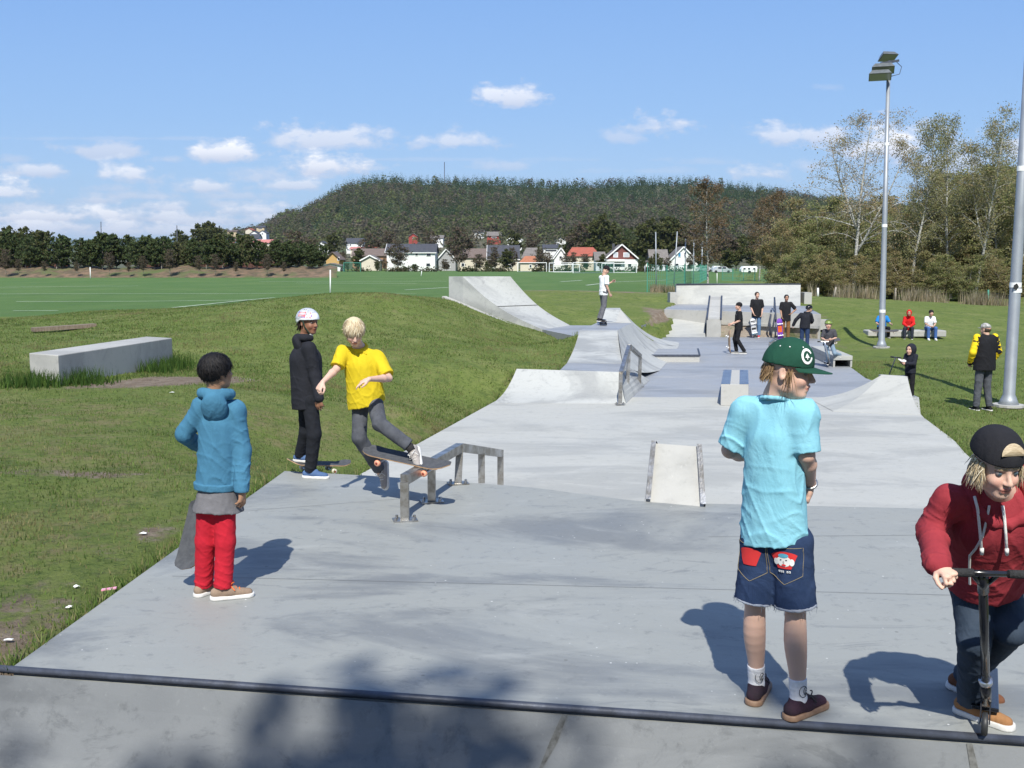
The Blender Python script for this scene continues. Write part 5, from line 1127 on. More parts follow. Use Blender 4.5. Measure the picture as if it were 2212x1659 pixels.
# floodlight mast and right-hand pole
def mast(label, px_b, pb, px_t, pt, y, r0_, r1_, lamps=True, bands=(.14,)):
    a = P(px_b, pb, y=y); c = P(px_t, pt, y=y); a.z = float(ground(a.x, a.y)[0]); r = empty('floodlight_mast', a, label, 'lamp post')
    H = c-a; MB().tube([a, a+H*.018, a+H*.03, a+H*.45, c], [r0_*1.9, r0_*1.35, r0_, (r0_+r1_)/2, r1_], 16).build('pole', GALV, r, smooth=True)
    for t in bands: p = a+H*t; rr_ = lerp(r0_, r1_, t); MB().tube([p-v_(0,0,.05), p+v_(0,0,.05)], rr_*1.06, 16).build('band', TRIM, r)
    MB().lathe([(r0_*2.6, 0), (r0_*2.6, .05), (0, .055)], a, 12).build('footing', C_WALL, r)
    if lamps:
        z = c.z; x = c.x; LG = mat('lamp_glass', (.22,.24,.20), rough=.15, spec=.8)
        MB().tube([c-v_(0,0,.15), c+v_(0,0,.55)], r1_*.8, 10).build('spigot', STEEL_D, r)
        MB().bar(c+v_(-.28,0,.45), c+v_(.32,0,.55), .07).build('crossarm', STEEL_D, r)
        def head(cx, cz, cy, w_, h_, d_, tilt, yaw):
            R = Matrix.Rotation(yaw, 3, 'Z') @ Matrix.Rotation(tilt, 3, 'X'); X, Y, Z = R @ v_(1,0,0), R @ v_(0,1,0), R @ v_(0,0,1); o = v_(cx, cy, cz)
            b = MB(); lo = [o+X*sx_*w_/2+Y*sy_*d_/2 for sx_, sy_ in ((-1,-1),(1,-1),(1,1),(-1,1))]; hi = [o+X*sx_*w_*.36+Y*sy_*d_*.32+Z*h_ for sx_, sy_ in ((-1,-1),(1,-1),(1,1),(-1,1))]
            b.hexa(lo+hi); f = b.build('floodlight', mat('floodlight_case', (.17,.18,.17), (.25,.26,.25), 10, .45, metal=.6), r)
            g_ = [p*.92+o*.08-Z*.012 for p in lo]; MB().add(g_, [(3,2,1,0)]).build('lens', LG, f)
        head(x-.36, z-.02, c.y-.25, .70, .18, .44, math.radians(-24), math.radians(-18)); head(x-.22, z+.22, c.y-.1, .70, .18, .44, math.radians(-24), math.radians(-18)); head(x+.02, z+.66, c.y+.15, .55, .16, .40, math.radians(-28), math.radians(10))
        MB().tube([c+v_(.25,0,.5), c+v_(.42,0,.35), c+v_(.36,0,.12), c+v_(.1,0,.05)], .012, 5).build('cable', STEEL_D, r)
    return r
mast('tall grey floodlight mast with lamps on top in front of the wood', 1904, 752, 1919, 168, 34.4, .105, .06, bands=(.14, .46, .76))
m_ = mast('thick grey pole beside the man in the yellow and black jacket', 2178, 879, 2234, -60, 21, .118, .085, lamps=False, bands=(.29, .56))
p = P(2194, 632, y=21.0); MB().lathe([(.0, 0), (.116, 0), (.116, .08), (0, .08)], p, 24).build('sticker', TRIM, m_)
MB().add([P(2184+i, 612+j, y=20.88) for i, j in ((6, 4), (13, 0), (17, 7), (12, 15), (5, 12))], [(4,3,2,1,0)]).build('sticker', mat('black_sticker', (.02,.02,.02)), m_)

# concrete slab bench for the sitting children
BL, BR = P(1870, 733, y=37.6), P(2038, 735, y=37.6)
zt_ = P(1870, 713, y=37.6).z; zg = float(ground(BL.x+1, 37.6)[0])
bb = empty('bench', (BL.x, 37.6, zg), 'long low concrete bench in the grass where three children sit', 'bench')
MB().hexa([v_(BL.x, 37.35, zt_-.24), v_(BR.x, 37.35, zt_-.24), v_(BR.x, 37.95, zt_-.24), v_(BL.x, 37.95, zt_-.24), v_(BL.x, 37.35, zt_), v_(BR.x, 37.35, zt_), v_(BR.x, 37.95, zt_), v_(BL.x, 37.95, zt_)]).build('slab', C_WALL, bb, auto=.04)
b = MB(); b.hexa([v_(BL.x+.25, 37.42, zg-.1), v_(BL.x+1.75, 37.42, zg-.1), v_(BL.x+1.75, 37.9, zg-.1), v_(BL.x+.25, 37.9, zg-.1), v_(BL.x+.25, 37.42, zt_-.238), v_(BL.x+1.75, 37.42, zt_-.238), v_(BL.x+1.75, 37.9, zt_-.238), v_(BL.x+.25, 37.9, zt_-.238)]); b.build('base', C_WALL, bb)
# ================================================================ people: one skin surface per body, grown from distance fields
def nrm(v): v = np.asarray(v, float); return v/(np.linalg.norm(v)+1e-12)
class SDF:
    def __init__(s, h): s.h = h; s.p = []
    def cone(s, a, b, r1, r2, k=.015, flat=None, cap=None, op='u', fold=None):
        """tapered limb; flat=(axis, factor) squashes its section; fold=(depth, count) makes cloth creases along it"""
        a, b = np.array(a, float), np.array(b, float); ba = b-a; L2 = ba@ba+1e-12; rm = max(r1, r2)*1.05+k+.01
        ax = nrm(flat[0]) if flat else None; ph = float(abs(a.sum()*37) % 6.28)
        def f(X, Y, Z):
            x, y, z = X-a[0], Y-a[1], Z-a[2]; t = (x*ba[0]+y*ba[1]+z*ba[2])/L2; tc = np.clip(t, 0, 1)
            x = x-tc*ba[0]; y = y-tc*ba[1]; z = z-tc*ba[2]
            if flat:
                c = x*ax[0]+y*ax[1]+z*ax[2]; e = (1/flat[1]**2-1)*c*c; d = np.sqrt(x*x+y*y+z*z+e)
            else: d = np.sqrt(x*x+y*y+z*z)
            d = d-(r1+(r2-r1)*tc)
            if flat and flat[1] < 1: d = d*max(flat[1], .6)
            if fold:
                q = (X*23+Y*31+Z*11); w_ = np.clip(t*3, 0, 1)*np.clip((1-t)*4+.3, 0, 1) if len(fold) < 3 else fold[2](tc)
                g = 1-np.abs(np.sin(t*3.1416*fold[1]+1.5*np.sin(q*.8+ph)+ph)); g2 = 1-np.abs(np.sin(t*4.7*fold[1]-1.9*np.sin(q*.55+ph*2)+1.3))
                d = d-fold[0]*w_*(g**3*(.55+.5*np.sin(q*1.1+ph*3+t*5))*1.15+g2**4*(.5+.5*np.sin(q*.9+ph))*.8)
            if cap: d = np.maximum(d, (t-cap)*math.sqrt(L2))
            return d
        s.p.append((f, np.minimum(a, b)-rm, np.maximum(a, b)+rm, op, k)); return s
    def limb(s, a, b, prof, k=.008, off=(0, 0, 0), n=9):
        a, b, off = np.array(a, float), np.array(b, float), np.array(off, float); ts = np.linspace(0, 1, n); rr = np.interp(ts, [q[0] for q in prof], [q[1] for q in prof]); rr = np.convolve(np.r_[rr[0], rr, rr[-1]], [.25, .5, .25], 'valid')
        pt = [a+(b-a)*t+off*math.sin(min(1, t*1.35)*math.pi)**2 for t in ts]
        for i in range(n-1): s.cone(pt[i], pt[i+1], rr[i], rr[i+1], k if i == 0 else .0015)
        return s
    def ell(s, c, r, R=None, k=.015, op='u'):
        c = np.array(c, float); r = np.array(r, float); R = np.eye(3) if R is None else np.array(R, float); m = r.max()+k+.01
        def f(X, Y, Z):
            x, y, z = X-c[0], Y-c[1], Z-c[2]; q = [(R[i][0]*x+R[i][1]*y+R[i][2]*z) for i in range(3)]
            k0 = np.sqrt((q[0]/r[0])**2+(q[1]/r[1])**2+(q[2]/r[2])**2); k1 = np.sqrt((q[0]/r[0]**2)**2+(q[1]/r[1]**2)**2+(q[2]/r[2]**2)**2)+1e-9
            return k0*(k0-1)/k1
        s.p.append((f, c-m, c+m, op, k)); return s
    def cut(s, c, n, k=.0):   # removes what lies on the side n points to
        c, n = np.array(c, float), nrm(n); s.p.append((lambda X, Y, Z: (X-c[0])*n[0]+(Y-c[1])*n[1]+(Z-c[2])*n[2], None, None, 'i', k)); return s
    def noise(s, amp, fr, st=(1, 1, 1)):
        def g(X, Y, Z):
            x, y, z = X*fr*st[0], Y*fr*st[1], Z*fr*st[2]
            a = 1-np.abs(np.sin(.55*(x+y*.7)+1.5*np.sin(z*.45+y*.3)+z*.25)); b = 1-np.abs(np.sin(.5*(x-y*.8)-1.7*np.sin(z*.4+x*.35)+z*.7+1.1))
            return -amp*(1.5*a**4+1.1*b**4+.45*np.sin(x*.8+1.7*np.sin(z*.6+y*.5))*np.sin(y*.9+1.3*np.sin(x*.9+z*.3)))
        s.p.append((g, None, None, 'n', 0)); return s
    def mesh(s):
        us_ = [p for p in s.p if p[3] == 'u']; lo = np.min([p[1] for p in us_], 0)-2*s.h; hi = np.max([p[2] for p in us_], 0)+2*s.h
        n = np.ceil((hi-lo)/s.h).astype(int)+1; ax = [(lo[i]+np.arange(n[i])*s.h) for i in range(3)]
        F = np.full(n, .08, np.float32)
        for f, a, b, op, k in s.p:
            if a is None: sl_ = (slice(None),)*3
            else:
                i0 = np.clip(np.floor((a-lo)/s.h).astype(int), 0, n); i1 = np.clip(np.ceil((b-lo)/s.h).astype(int)+1, 0, n)
                if (i1 <= i0).any(): continue
                sl_ = tuple(slice(i0[i], i1[i]) for i in range(3))
            X = ax[0][sl_[0]][:, None, None].astype(np.float32); Y = ax[1][sl_[1]][None, :, None].astype(np.float32); Z = ax[2][sl_[2]][None, None, :].astype(np.float32)
            d = f(X, Y, Z); cur = F[sl_]
            if op == 'u':
                if k > 0: h_ = np.clip(.5+.5*(cur-d)/k, 0, 1); F[sl_] = cur*(1-h_)+d*h_-k*h_*(1-h_)
                else: F[sl_] = np.minimum(cur, d)
            elif op == 's':
                d = -d; k = max(k, 1e-4); h_ = np.clip(.5-.5*(cur-d)/k, 0, 1); F[sl_] = cur*(1-h_)+d*h_+k*h_*(1-h_)
            elif op == 'i': F[sl_] = np.maximum(cur, d)
            elif op == 'n': F[sl_] = cur+d*(np.abs(cur) < .05)
        S = F < 0; c = [S[i:n[0]-1+i, j:n[1]-1+j, k:n[2]-1+k] for i in (0, 1) for j in (0, 1) for k in (0, 1)]
        cnt = np.zeros(c[0].shape, np.int8)
        for q in c: cnt += q
        act = np.argwhere((cnt > 0) & (cnt < 8)); vid = np.full(c[0].shape, -1, np.int32); vid[tuple(act.T)] = np.arange(len(act))
        cv = np.stack([F[act[:, 0]+i, act[:, 1]+j, act[:, 2]+k] for i in (0, 1) for j in (0, 1) for k in (0, 1)], 1); off = np.array([(i, j, k) for i in (0, 1) for j in (0, 1) for k in (0, 1)], float)
        acc = np.zeros((len(act), 3)); num = np.zeros(len(act))
        for e0_, e1_ in ((0,1),(2,3),(4,5),(6,7),(0,2),(1,3),(4,6),(5,7),(0,4),(1,5),(2,6),(3,7)):
            a, b = cv[:, e0_], cv[:, e1_]; m = (a < 0) != (b < 0); t = np.where(m, a/(a-b+1e-20), 0); acc += np.where(m[:, None], off[e0_]+(off[e1_]-off[e0_])*t[:, None], 0); num += m
        V = lo + (act + acc/num[:, None])*s.h
        Q = []
        for d_ in range(3):
            sa = [slice(None)]*3; sb = [slice(None)]*3; sa[d_] = slice(0, n[d_]-1); sb[d_] = slice(1, n[d_]); A_, B2 = S[tuple(sa)], S[tuple(sb)]
            e = np.argwhere(A_ != B2); o1, o2 = [(1, 2), (2, 0), (0, 1)][d_]; e = e[(e[:, o1] > 0) & (e[:, o2] > 0) & (e[:, o1] < n[o1]-1) & (e[:, o2] < n[o2]-1)]
            inn = A_[tuple(e.T)]; q = []
            for u, v in ((1, 1), (0, 1), (0, 0), (1, 0)):
                g = e.copy(); g[:, o1] -= u; g[:, o2] -= v; q.append(vid[tuple(g.T)])
            q = np.stack(q, 1); q[~inn] = q[~inn][:, ::-1]; Q.append(q)
        return V, np.concatenate(Q)
    def build(s, name, m, parent, colf=None):
        V, F = s.mesh(); return mk(name, V, F, m, parent, smooth=True, colors=None if colf is None else colf(V))

SKIN = mat('skin', (0,0,0), vcol=True, rough=.55, spec=.4, sss=.06)
def cloth(name, c, c2=None, bump=.35, bs=70, rough=.9): return mat(name, c, c2 or tuple(x*.82 for x in c), 9, rough, bump, bs, spec=.2, detail=4, bdist=.004, wrinkle=.014)
def frame(f, u):
    f = nrm(f); u = np.array(u, float); u = nrm(u-f*(u@f)); return f, u, np.cross(f, u)     # forward, up, right
def a3(v): return np.array(v, float)

def head_sdf(S, c, f, u, r, s=1.0, open_=False, female=0):
    """c = centre between crown and chin; s=1 is a head 0.225 m tall"""
    L = lambda a, b, d: c+(f*a+u*b+r*d)*s
    R = [f, r, u]
    S.ell(L(-.012, .032, 0), (.094*s, .074*s, .080*s), R, .01)
    S.ell(L(.022, -.032, 0), (.066*s, .057*s, .078*s), R, .025*s)
    S.ell(L(.064, -.090, 0), (.020*s, .026*s, .016*s), R, .03*s)
    for q in (-1, 1):
        S.ell(L(.004, -.062, .046*q), (.022*s, .014*s, .022*s), R, .03*s)
        S.ell(L(.058, -.030, .034*q), (.024*s, .022*s, .022*s), R, .02*s)
    S.cone(L(.074, .026, -.030), L(.074, .026, .030), .014*s, .014*s, .012*s)
    for q in (-1, 1): S.ell(L(.098, .004, .031*q), (.017*s, .019*s, .012*s), R, .014*s, 's')
    S.cone(L(.082, .014, 0), L(.105, -.026, 0), .007*s, .0105*s, .010*s)
    for q in (-1, 1): S.ell(L(.096, -.030, .010*q), (.010*s, .008*s, .007*s), R, .006*s)
    S.cone(L(.086, -.053, -.017), L(.086, -.053, .017), .0065*s, .0065*s, .010*s); S.ell(L(.092, -.052, 0), (.007*s, .012*s, .006*s), R, .006*s)
    S.cone(L(.083, -.066, -.013), L(.083, -.066, .013), .008*s, .008*s, .008*s)
    if open_: S.ell(L(.094, -.0595, 0), (.012*s, .013*s, .0035*s), R, .004*s, 's')
    for q in (-1, 1):
        n_ = nrm(r*q*.85-f*.4); R2 = [n_, nrm(np.cross(u, n_)), u]
        S.ell(L(-.012, -.006, .077*q), (.008*s, .018*s, .031*s), R2, .006*s); S.ell(L(-.006, -.002, .086*q), (.007*s, .010*s, .018*s), R2, .005*s, 's')
def head_color(c, f, u, r, s, skin, brow=(.12,.08,.05), lip=None):
    lip = lip or (skin[0]*.85, skin[1]*.50, skin[2]*.50)
    def g(V):
        d = V-c; a, b, e = (d@f)/s, (d@u)/s, (d@r)/s; C = np.tile(np.array(skin, float), (len(V), 1))
        near = (np.linalg.norm(d, axis=1) < .16*s)
        cheek = np.exp(-(((b+.035)/.022)**2+((np.abs(e)-.036)/.018)**2))*(a > .03)*near; C = C*(1-cheek[:, None]*.35*np.array([0, .5, .45]))
        m = near & (a > .078) & (np.abs(b+.0595) < .0135*(1-(np.abs(e)/.027)**2).clip(0)) & (np.abs(e) < .025); C[m] = lip
        m = near & (a > .075) & (np.abs(b+.0595) < .0022) & (np.abs(e) < .021); C[m] = (.07, .02, .02)
        m = near & (a > .055) & (np.abs(b-.0285-.10*(np.abs(e)-.03).clip(-.01, .0)) < .0048) & (np.abs(e) > .012) & (np.abs(e) < .047); C[m] = brow
        m = near & (a > .088) & (np.abs(b+.0375) < .0035) & (np.abs(np.abs(e)-.008) < .005); C[m] = (skin[0]*.35, skin[1]*.2, skin[2]*.2)
        m = near & (a > .062) & (np.abs(b-.0145) < .0022) & (np.abs(np.abs(e)-.031) < .014); C[m] = tuple(x*.4 for x in brow)
        return C
    return g
EYE = mat('eye', (0,0,0), vcol=True, rough=.15, spec=.6)
def eyes(par, c, f, u, r, s, iris=(.08,.12,.16), look=None):
    for q in (-1, 1):
        ce = c+(f*.0712+u*.005+r*.031*q)*s; b = MB(); b.lathe([(math.sin(t)*.0125*s, -math.cos(t)*.0125*s) for t in np.linspace(0.001, math.pi-.001, 12)], Vector(ce), 16, (Vector(r), Vector(u), Vector(f)))
        V = np.array(b.v); d = V-ce; z = (d@(nrm(look) if look is not None else f))/(.0125*s); C = np.where(z[:, None] > .96, (.01,.01,.01), np.where(z[:, None] > .84, iris, (.20,.17,.16)))
        mk('eye', V, b.f, EYE, par, smooth=True, colors=C)

def hand(S, w, d, n, side, s=1.0, curl=.5, spread=.12, fr_=1.0, thumb=.6, finger_curl=None):
    """w wrist, d direction of the hand, n palm normal, side: +1 if the thumb lies on d x n"""
    d = nrm(d); n = a3(n); n = nrm(n-d*(n@d)); t = np.cross(d, n)*side; w = a3(w)
    pc = w+d*.045*s
    S.cone(w, w+d*.035*s, .021*s, .026*s, .01, flat=(n, .7))
    S.cone(w+d*.035*s+t*.010*s, w+d*.078*s+t*.018*s, .020*s, .017*s, .012, flat=(n, .62)); S.cone(w+d*.032*s-t*.010*s, w+d*.072*s-t*.020*s, .020*s, .016*s, .012, flat=(n, .62))
    lens = (.070, .078, .072, .056)
    for i in range(4):
        o = (1.5-i)*.0185*s; base = w+d*(.078-.006*abs(i-1)-.003*i)*s+t*o; dd = nrm(d+t*(1.5-i)*spread); p = base; c_ = (finger_curl[i] if finger_curl else curl*(1+.12*i)); ang = .15+c_*.5; ln = lens[i]*s; rr0 = .0088*s*fr_
        for j, fr in enumerate((.45, .32, .25)):
            v = dd*math.cos(ang)+n*math.sin(ang); p2 = p+v*ln*fr; S.cone(p, p2, rr0*(1-.08*j), rr0*(.93-.1*j), .004); p = p2; ang += c_*1.15
    b0 = w+d*.022*s+t*.020*s+n*.006*s; v1 = nrm(d*.62+t*.62+n*.35*thumb); b1 = b0+v1*.036*s; v2 = nrm(d*.85+t*.18+n*.45*thumb); b2 = b1+v2*.028*s; b3 = b2+nrm(d+n*.5*thumb-t*.15)*.022*s
    S.cone(b0, b1, .0135*s, .0115*s, .008); S.cone(b1, b2, .0108*s, .0095*s, .004); S.cone(b2, b3, .0095*s, .0078*s, .003)

def shoe(par, ank, d, up_, s, upper, sole, h=.006, solh=.026, high=0, laces=None, length=.248, toecap=None):
    """d toe direction, up_ normal of the sole"""
    up_ = nrm(up_); d = a3(d); d = nrm(d-up_*(d@up_)); sd = np.cross(d, up_); ank = a3(ank); g0_ = ank-up_*.085*s; Ls = length*s
    heel = g0_-d*.045*s; toe = g0_+d*(Ls-.085*s)
    S = SDF(h); S.cone(heel+up_*.043*s, g0_+up_*.043*s+d*.04*s, .034*s, .037*s, .02); S.cone(g0_+up_*.042*s+d*.03*s, toe+up_*.030*s-d*.012*s, .040*s, .031*s, .015, flat=(up_, .82)); S.cone(ank-up_*.01*s-d*.005*s+up_*high*s, g0_+up_*.055*s+d*.045*s, .036*s, .036*s, .02)
    S.cut(g0_+up_*.016*s, -up_); S.cut(ank+up_*(.008+high)*s+0*d, nrm(up_-d*.25)); o = S.build('shoe', upper, par)
    S = SDF(h*.8); S.cone(heel+up_*.012*s+d*.002, toe+up_*.012*s-d*.012*s, .041*s, .043*s, .0); S.cut(g0_+up_*solh*s, up_); S.cut(g0_, -up_); S.build('sole', sole, o)
    if laces:
        b = MB()
        for i in range(5):
            q = g0_+d*(.035+i*.022)*s+up_*(.092-i*.0085)*s; b.tube([q-sd*.022*s-up_*.008*s, q, q+sd*.022*s-up_*.008*s], .0032*s, 5)
        q = g0_+d*.04*s+up_*.095*s
        for e in (-1, 1):
            b.tube([Vector(q+(sd*e*.035*math.sin(t)+d*.03*math.cos(t)+up_*.012*math.sin(t*2))*s) for t in np.linspace(.3, 3.0, 8)], .003*s, 5); b.tube([q, q+(sd*e*.03+d*.01-up_*.012)*s, q+(sd*e*.045+d*.03-up_*.035)*s], .003*s, 5)
        b.build('laces', laces, o)
    return o, g0_, d, up_, sd

def shell_on(ce, R, rad, pts2, lift=.001):
    """wrap flat outline points (in metres, on the tangent plane of direction R[0]) onto an ellipsoid"""
    out = []
    for (a, b) in pts2:
        d = R[0]*1.0+R[1]*(a)+R[2]*(b); d = nrm(d); out.append(d)
    return out
def ell_hit(c, axes, rad, dirv, lift=0.0):
    k = math.sqrt(sum((dirv@axes[i]/(rad[i]+lift))**2 for i in range(3))); return c+dirv/k
def decal(par, name, c, axes, rad, cdir, updir, shapes, m, lift=.0015):
    """flat shapes (lists of 2-D outlines in radians round cdir) laid on an ellipsoid"""
    cdir = nrm(cdir); up_ = nrm(a3(updir)-cdir*(a3(updir)@cdir)); rt = np.cross(cdir, up_)*-1.0; b = MB()
    for sh in shapes:
        n = len(sh); cx_ = sum(p[0] for p in sh)/n; cy_ = sum(p[1] for p in sh)/n; rings = []
        for k in (1.0, .66, .33):
            rings.append([ell_hit(c, axes, rad, nrm(cdir+rt*math.tan(cx_+(x-cx_)*k)+up_*math.tan(cy_+(y-cy_)*k)), lift) for x, y in sh])
        o = len(b.v); 
        for rg in rings: b.v += [Vector(p) for p in rg]
        b.v.append(Vector(ell_hit(c, axes, rad, nrm(cdir+rt*math.tan(cx_)+up_*math.tan(cy_)), lift)))
        for q in range(2):
            for i in range(n): j = (i+1) % n; b.f.append((o+q*n+i, o+q*n+j, o+(q+1)*n+j, o+(q+1)*n+i))
        for i in range(n): b.f.append((o+2*n+i, o+2*n+(i+1) % n, o+3*n))
    return b.build(name, m, par)
def ring2(r0_, r1_, n=28, a0_=0, a1_=2*math.pi, sx_=1, sy_=1, cx_=0, cy_=0):
    out = []
    for i in range(n):
        t, t2 = a0_+(a1_-a0_)*i/n, a0_+(a1_-a0_)*(i+1)/n
        out.append([(cx_+sx_*r0_*math.cos(t), cy_+sy_*r0_*math.sin(t)), (cx_+sx_*r1_*math.cos(t), cy_+sy_*r1_*math.sin(t)), (cx_+sx_*r1_*math.cos(t2), cy_+sy_*r1_*math.sin(t2)), (cx_+sx_*r0_*math.cos(t2), cy_+sy_*r0_*math.sin(t2))])
    return out

def hair_cap(par, c, f, u, r, s, cols, n=420, length=.055, base=True, whorl=None, face_lo=.045, back_lo=-.05, side_lo=-.02, lift=.012, seed=1, msy=.35, fringe=.02, bot=None, width=.0075, top=1.9):
    """a soft shell of hair plus many tapering locks lying over it"""
    rs = np.random.RandomState(seed); R = [f, r, u]; ce = c+(f*-.012+u*.032)*s; rad = np.array([.094, .074, .080])*s
    def low(az):   # lower limit of hair by direction: az 0 = face
        k = (1-math.cos(az))/2; return (face_lo*(1-k)**2 + side_lo*2*k*(1-k) + back_lo*k*k)*s
    S = SDF(.005*s)
    if base:
        S.ell(ce+(-f*.004+u*.003)*s, rad+np.array([.006, .007, .009])*s, R, .01); S.ell(c+(-f*.040+u*.0)*s, (.055*s, .066*s, .062*s), R, .02)
        n1 = nrm(f*.93-u*.36); S.cut(c+(f*.060+u*.062)*s, n1); S.cut(c+(u*(back_lo+.01))*s, nrm(-u+f*.3)); 
        S.noise(.0016*s, 160/s, (1, 1, .35))
        C0 = np.array(cols[0])
        S.build('hair', mat('hair_%d' % seed, (0,0,0), vcol=True, rough=.6, spec=.2), par, lambda V: C0*np.ones((len(V), 1))*(.8+.35*np.random.RandomState(2).rand(len(V), 1)))
    V, F, CC = [], [], []; wd_ = nrm(whorl if whorl is not None else (u*.92-f*.38)); k_ = 0
    while k_ < n:
        d = nrm(rs.normal(size=3)); 
        if d@u < -.75: continue
        az = math.atan2(d@r, d@f); p = ell_hit(ce, R, rad, d, lift*.4*s); 
        if (p-c)@u < low(az)+.0: continue
        if d@f > .55 and (p-c)@u < face_lo*s: continue
        k_ += 1
        g = d-wd_*(d@wd_); g = nrm(g+rs.normal(0, msy*.5, 3)-u*.25); g = nrm(g-d*(g@d)*.9); out_ = lift*s*rs.uniform(.2, 1.3); ln = length*s*rs.uniform(.6, 1.25); pts = []; q = p.copy(); dd = g
        for i in range(5):
            t = i/4; pts.append(q+nrm(q-ce)*out_*math.sin(t*math.pi*.75)*.8); 
            dd = nrm(dd-u*.16-nrm(q-ce)*(dd@nrm(q-ce))*.8); q = q+dd*ln/4
            k2 = math.sqrt(sum(((q-ce)@R[j]/(rad[j]+.004*s))**2 for j in range(3)))
            if k2 < 1: q = ce+(q-ce)/k2
        col = np.array(cols[rs.randint(0, len(cols))])*rs.uniform(.75, 1.25); o = len(V)
        for i, q in enumerate(pts):
            t = i/4; w_ = width*s*(1-t*.85)*(.6+.8*min(1, t*3)); tn = nrm(pts[min(i+1, 4)]-pts[max(i-1, 0)]); nn = nrm(q-ce); sd = nrm(np.cross(tn, nn))
            V += [q-sd*w_, q+nn*w_*.55, q+sd*w_]; CC += [col*.9, col*1.08, col*.9]
            if i: F += [(o+i*3-3, o+i*3-2, o+i*3+1, o+i*3), (o+i*3-2, o+i*3-1, o+i*3+2, o+i*3+1)]
    mk('hair', V, F, mat('hair_%d' % seed, (0,0,0), vcol=True, rough=.6, spec=.25), par, smooth=True, colors=np.clip(np.array(CC), 0, 1))
def locks(par, name, starts, dirs, length, width, cols, seed=1, grav=.25, n=5):
    rs = np.random.RandomState(seed); V, F, CC = [], [], []
    for p, d in zip(starts, dirs):
        q = a3(p); dd = nrm(d+rs.normal(0, .18, 3)); ln = length*rs.uniform(.6, 1.2); col = np.array(cols[rs.randint(0, len(cols))])*rs.uniform(.75, 1.2); o = len(V); sd = nrm(np.cross(dd, rs.normal(size=3))); w0_ = width*rs.uniform(.6, 1.3)
        for i in range(n):
            t = i/(n-1); w_ = w0_*(1-.9*t); nn = nrm(np.cross(sd, dd)); V += [q-sd*w_, q+nn*w_*.6, q+sd*w_, q-nn*w_*.6]; CC += [col]*4
            if i: F += [(o+i*4-4+a, o+i*4-4+(a+1) % 4, o+i*4+(a+1) % 4, o+i*4+a) for a in range(4)]
            dd = nrm(dd+np.array([0, 0, -grav])+rs.normal(0, .06, 3)); q = q+dd*ln/(n-1)
    return mk(name, V, F, mat('hair_%d' % seed, (0,0,0), vcol=True, rough=.6, spec=.25), par, smooth=True, colors=np.clip(np.array(CC), 0, 1))

def person(label, base, j, s, look, up_=(0,0,1), skin=(.50,.31,.22), brow=(.12,.08,.05), h=.006, hh=None, top=None, bot=None, hands=None, hs=1.0, open_=False, iris=(.12,.2,.28), legs=True, eye=True, torso=1.0, fr_=1.0, bodyk=1.0, lookdir=None):
    """j: joints head neck shL shR elL elR wrL wrR hipL hipR knL knR anL anR in world space"""
    r = empty('person', Vector(base), label, 'person'); J = {k: a3(v) for k, v in j.items()}
    f, u, rt = frame(look, up_); c = J['head']; hsz = hs*s**.35
    upT = nrm((J['shL']+J['shR']-J['hipL']-J['hipR'])/2); side = J['shR']-J['shL']; side = nrm(side-upT*(side@upT)); fr = np.cross(upT, side)
    J.update(up=upT, side=side, fr=fr, f=f, u=u, rt=rt, hsz=hsz); cs = (J['shL']+J['shR'])/2; ch = (J['hipL']+J['hipR'])/2
    S = SDF(h); head_sdf(S, c, f, u, rt, hsz, open_)
    S.cone(c-f*.028*hsz-u*.05*hsz, J['neck'], .046*s, .050*s, .03)
    S.cone(J['neck']-upT*.02, cs-upT*.07*s, .05*s, .08*s, .05, flat=(fr, .75))
    S.cone(J['shL'], J['shR'], .042*s, .042*s, .03); S.cone(cs-upT*.12*s, ch+upT*.06*s, .080*s, .075*s, .05, flat=(fr, .72)); S.cone(J['hipL'], J['hipR'], .06*s, .06*s, .04, flat=(fr, .85))
    for q in 'LR':
        S.cone(J['sh'+q], J['el'+q], .040*s, .033*s*bodyk, .02); e, w_ = J['el'+q], J['wr'+q]
        m = e+(w_-e)*.3; S.cone(e, m, .033*s*bodyk, .035*s*bodyk, .012); S.cone(m, w_, .035*s*bodyk, .0215*s, .012)
        if legs:
            k_, a = J['kn'+q], J['an'+q]; S.cone(J['hip'+q], k_, .066*s, .044*s, .03); bk_ = J.get('calf'+q); bk_ = bk_ if bk_ is not None else -fr*.012*s
            S.limb(k_, a, ((0, .046*s), (.12, .046*s), (.32, .052*s), (.5, .049*s), (.75, .037*s), (1, .030*s)), .02, bk_, 12); S.cone(a, a-upT*.03*s, .030*s, .032*s, .01)
    if hands:
        for q, hd in hands.items():
            if hd: hand(S, J['wr'+q], hd['d'], hd['n'], hd.get('side', 1), s*hd.get('s', .98), hd.get('curl', .5), hd.get('spread', .1), fr_, hd.get('thumb', .6), hd.get('fc'))
    S.build('body', SKIN, r, head_color(c, f, u, rt, hsz, skin, brow))
    if eye: eyes(r, c, f, u, rt, hsz, iris, lookdir)
    return r, J
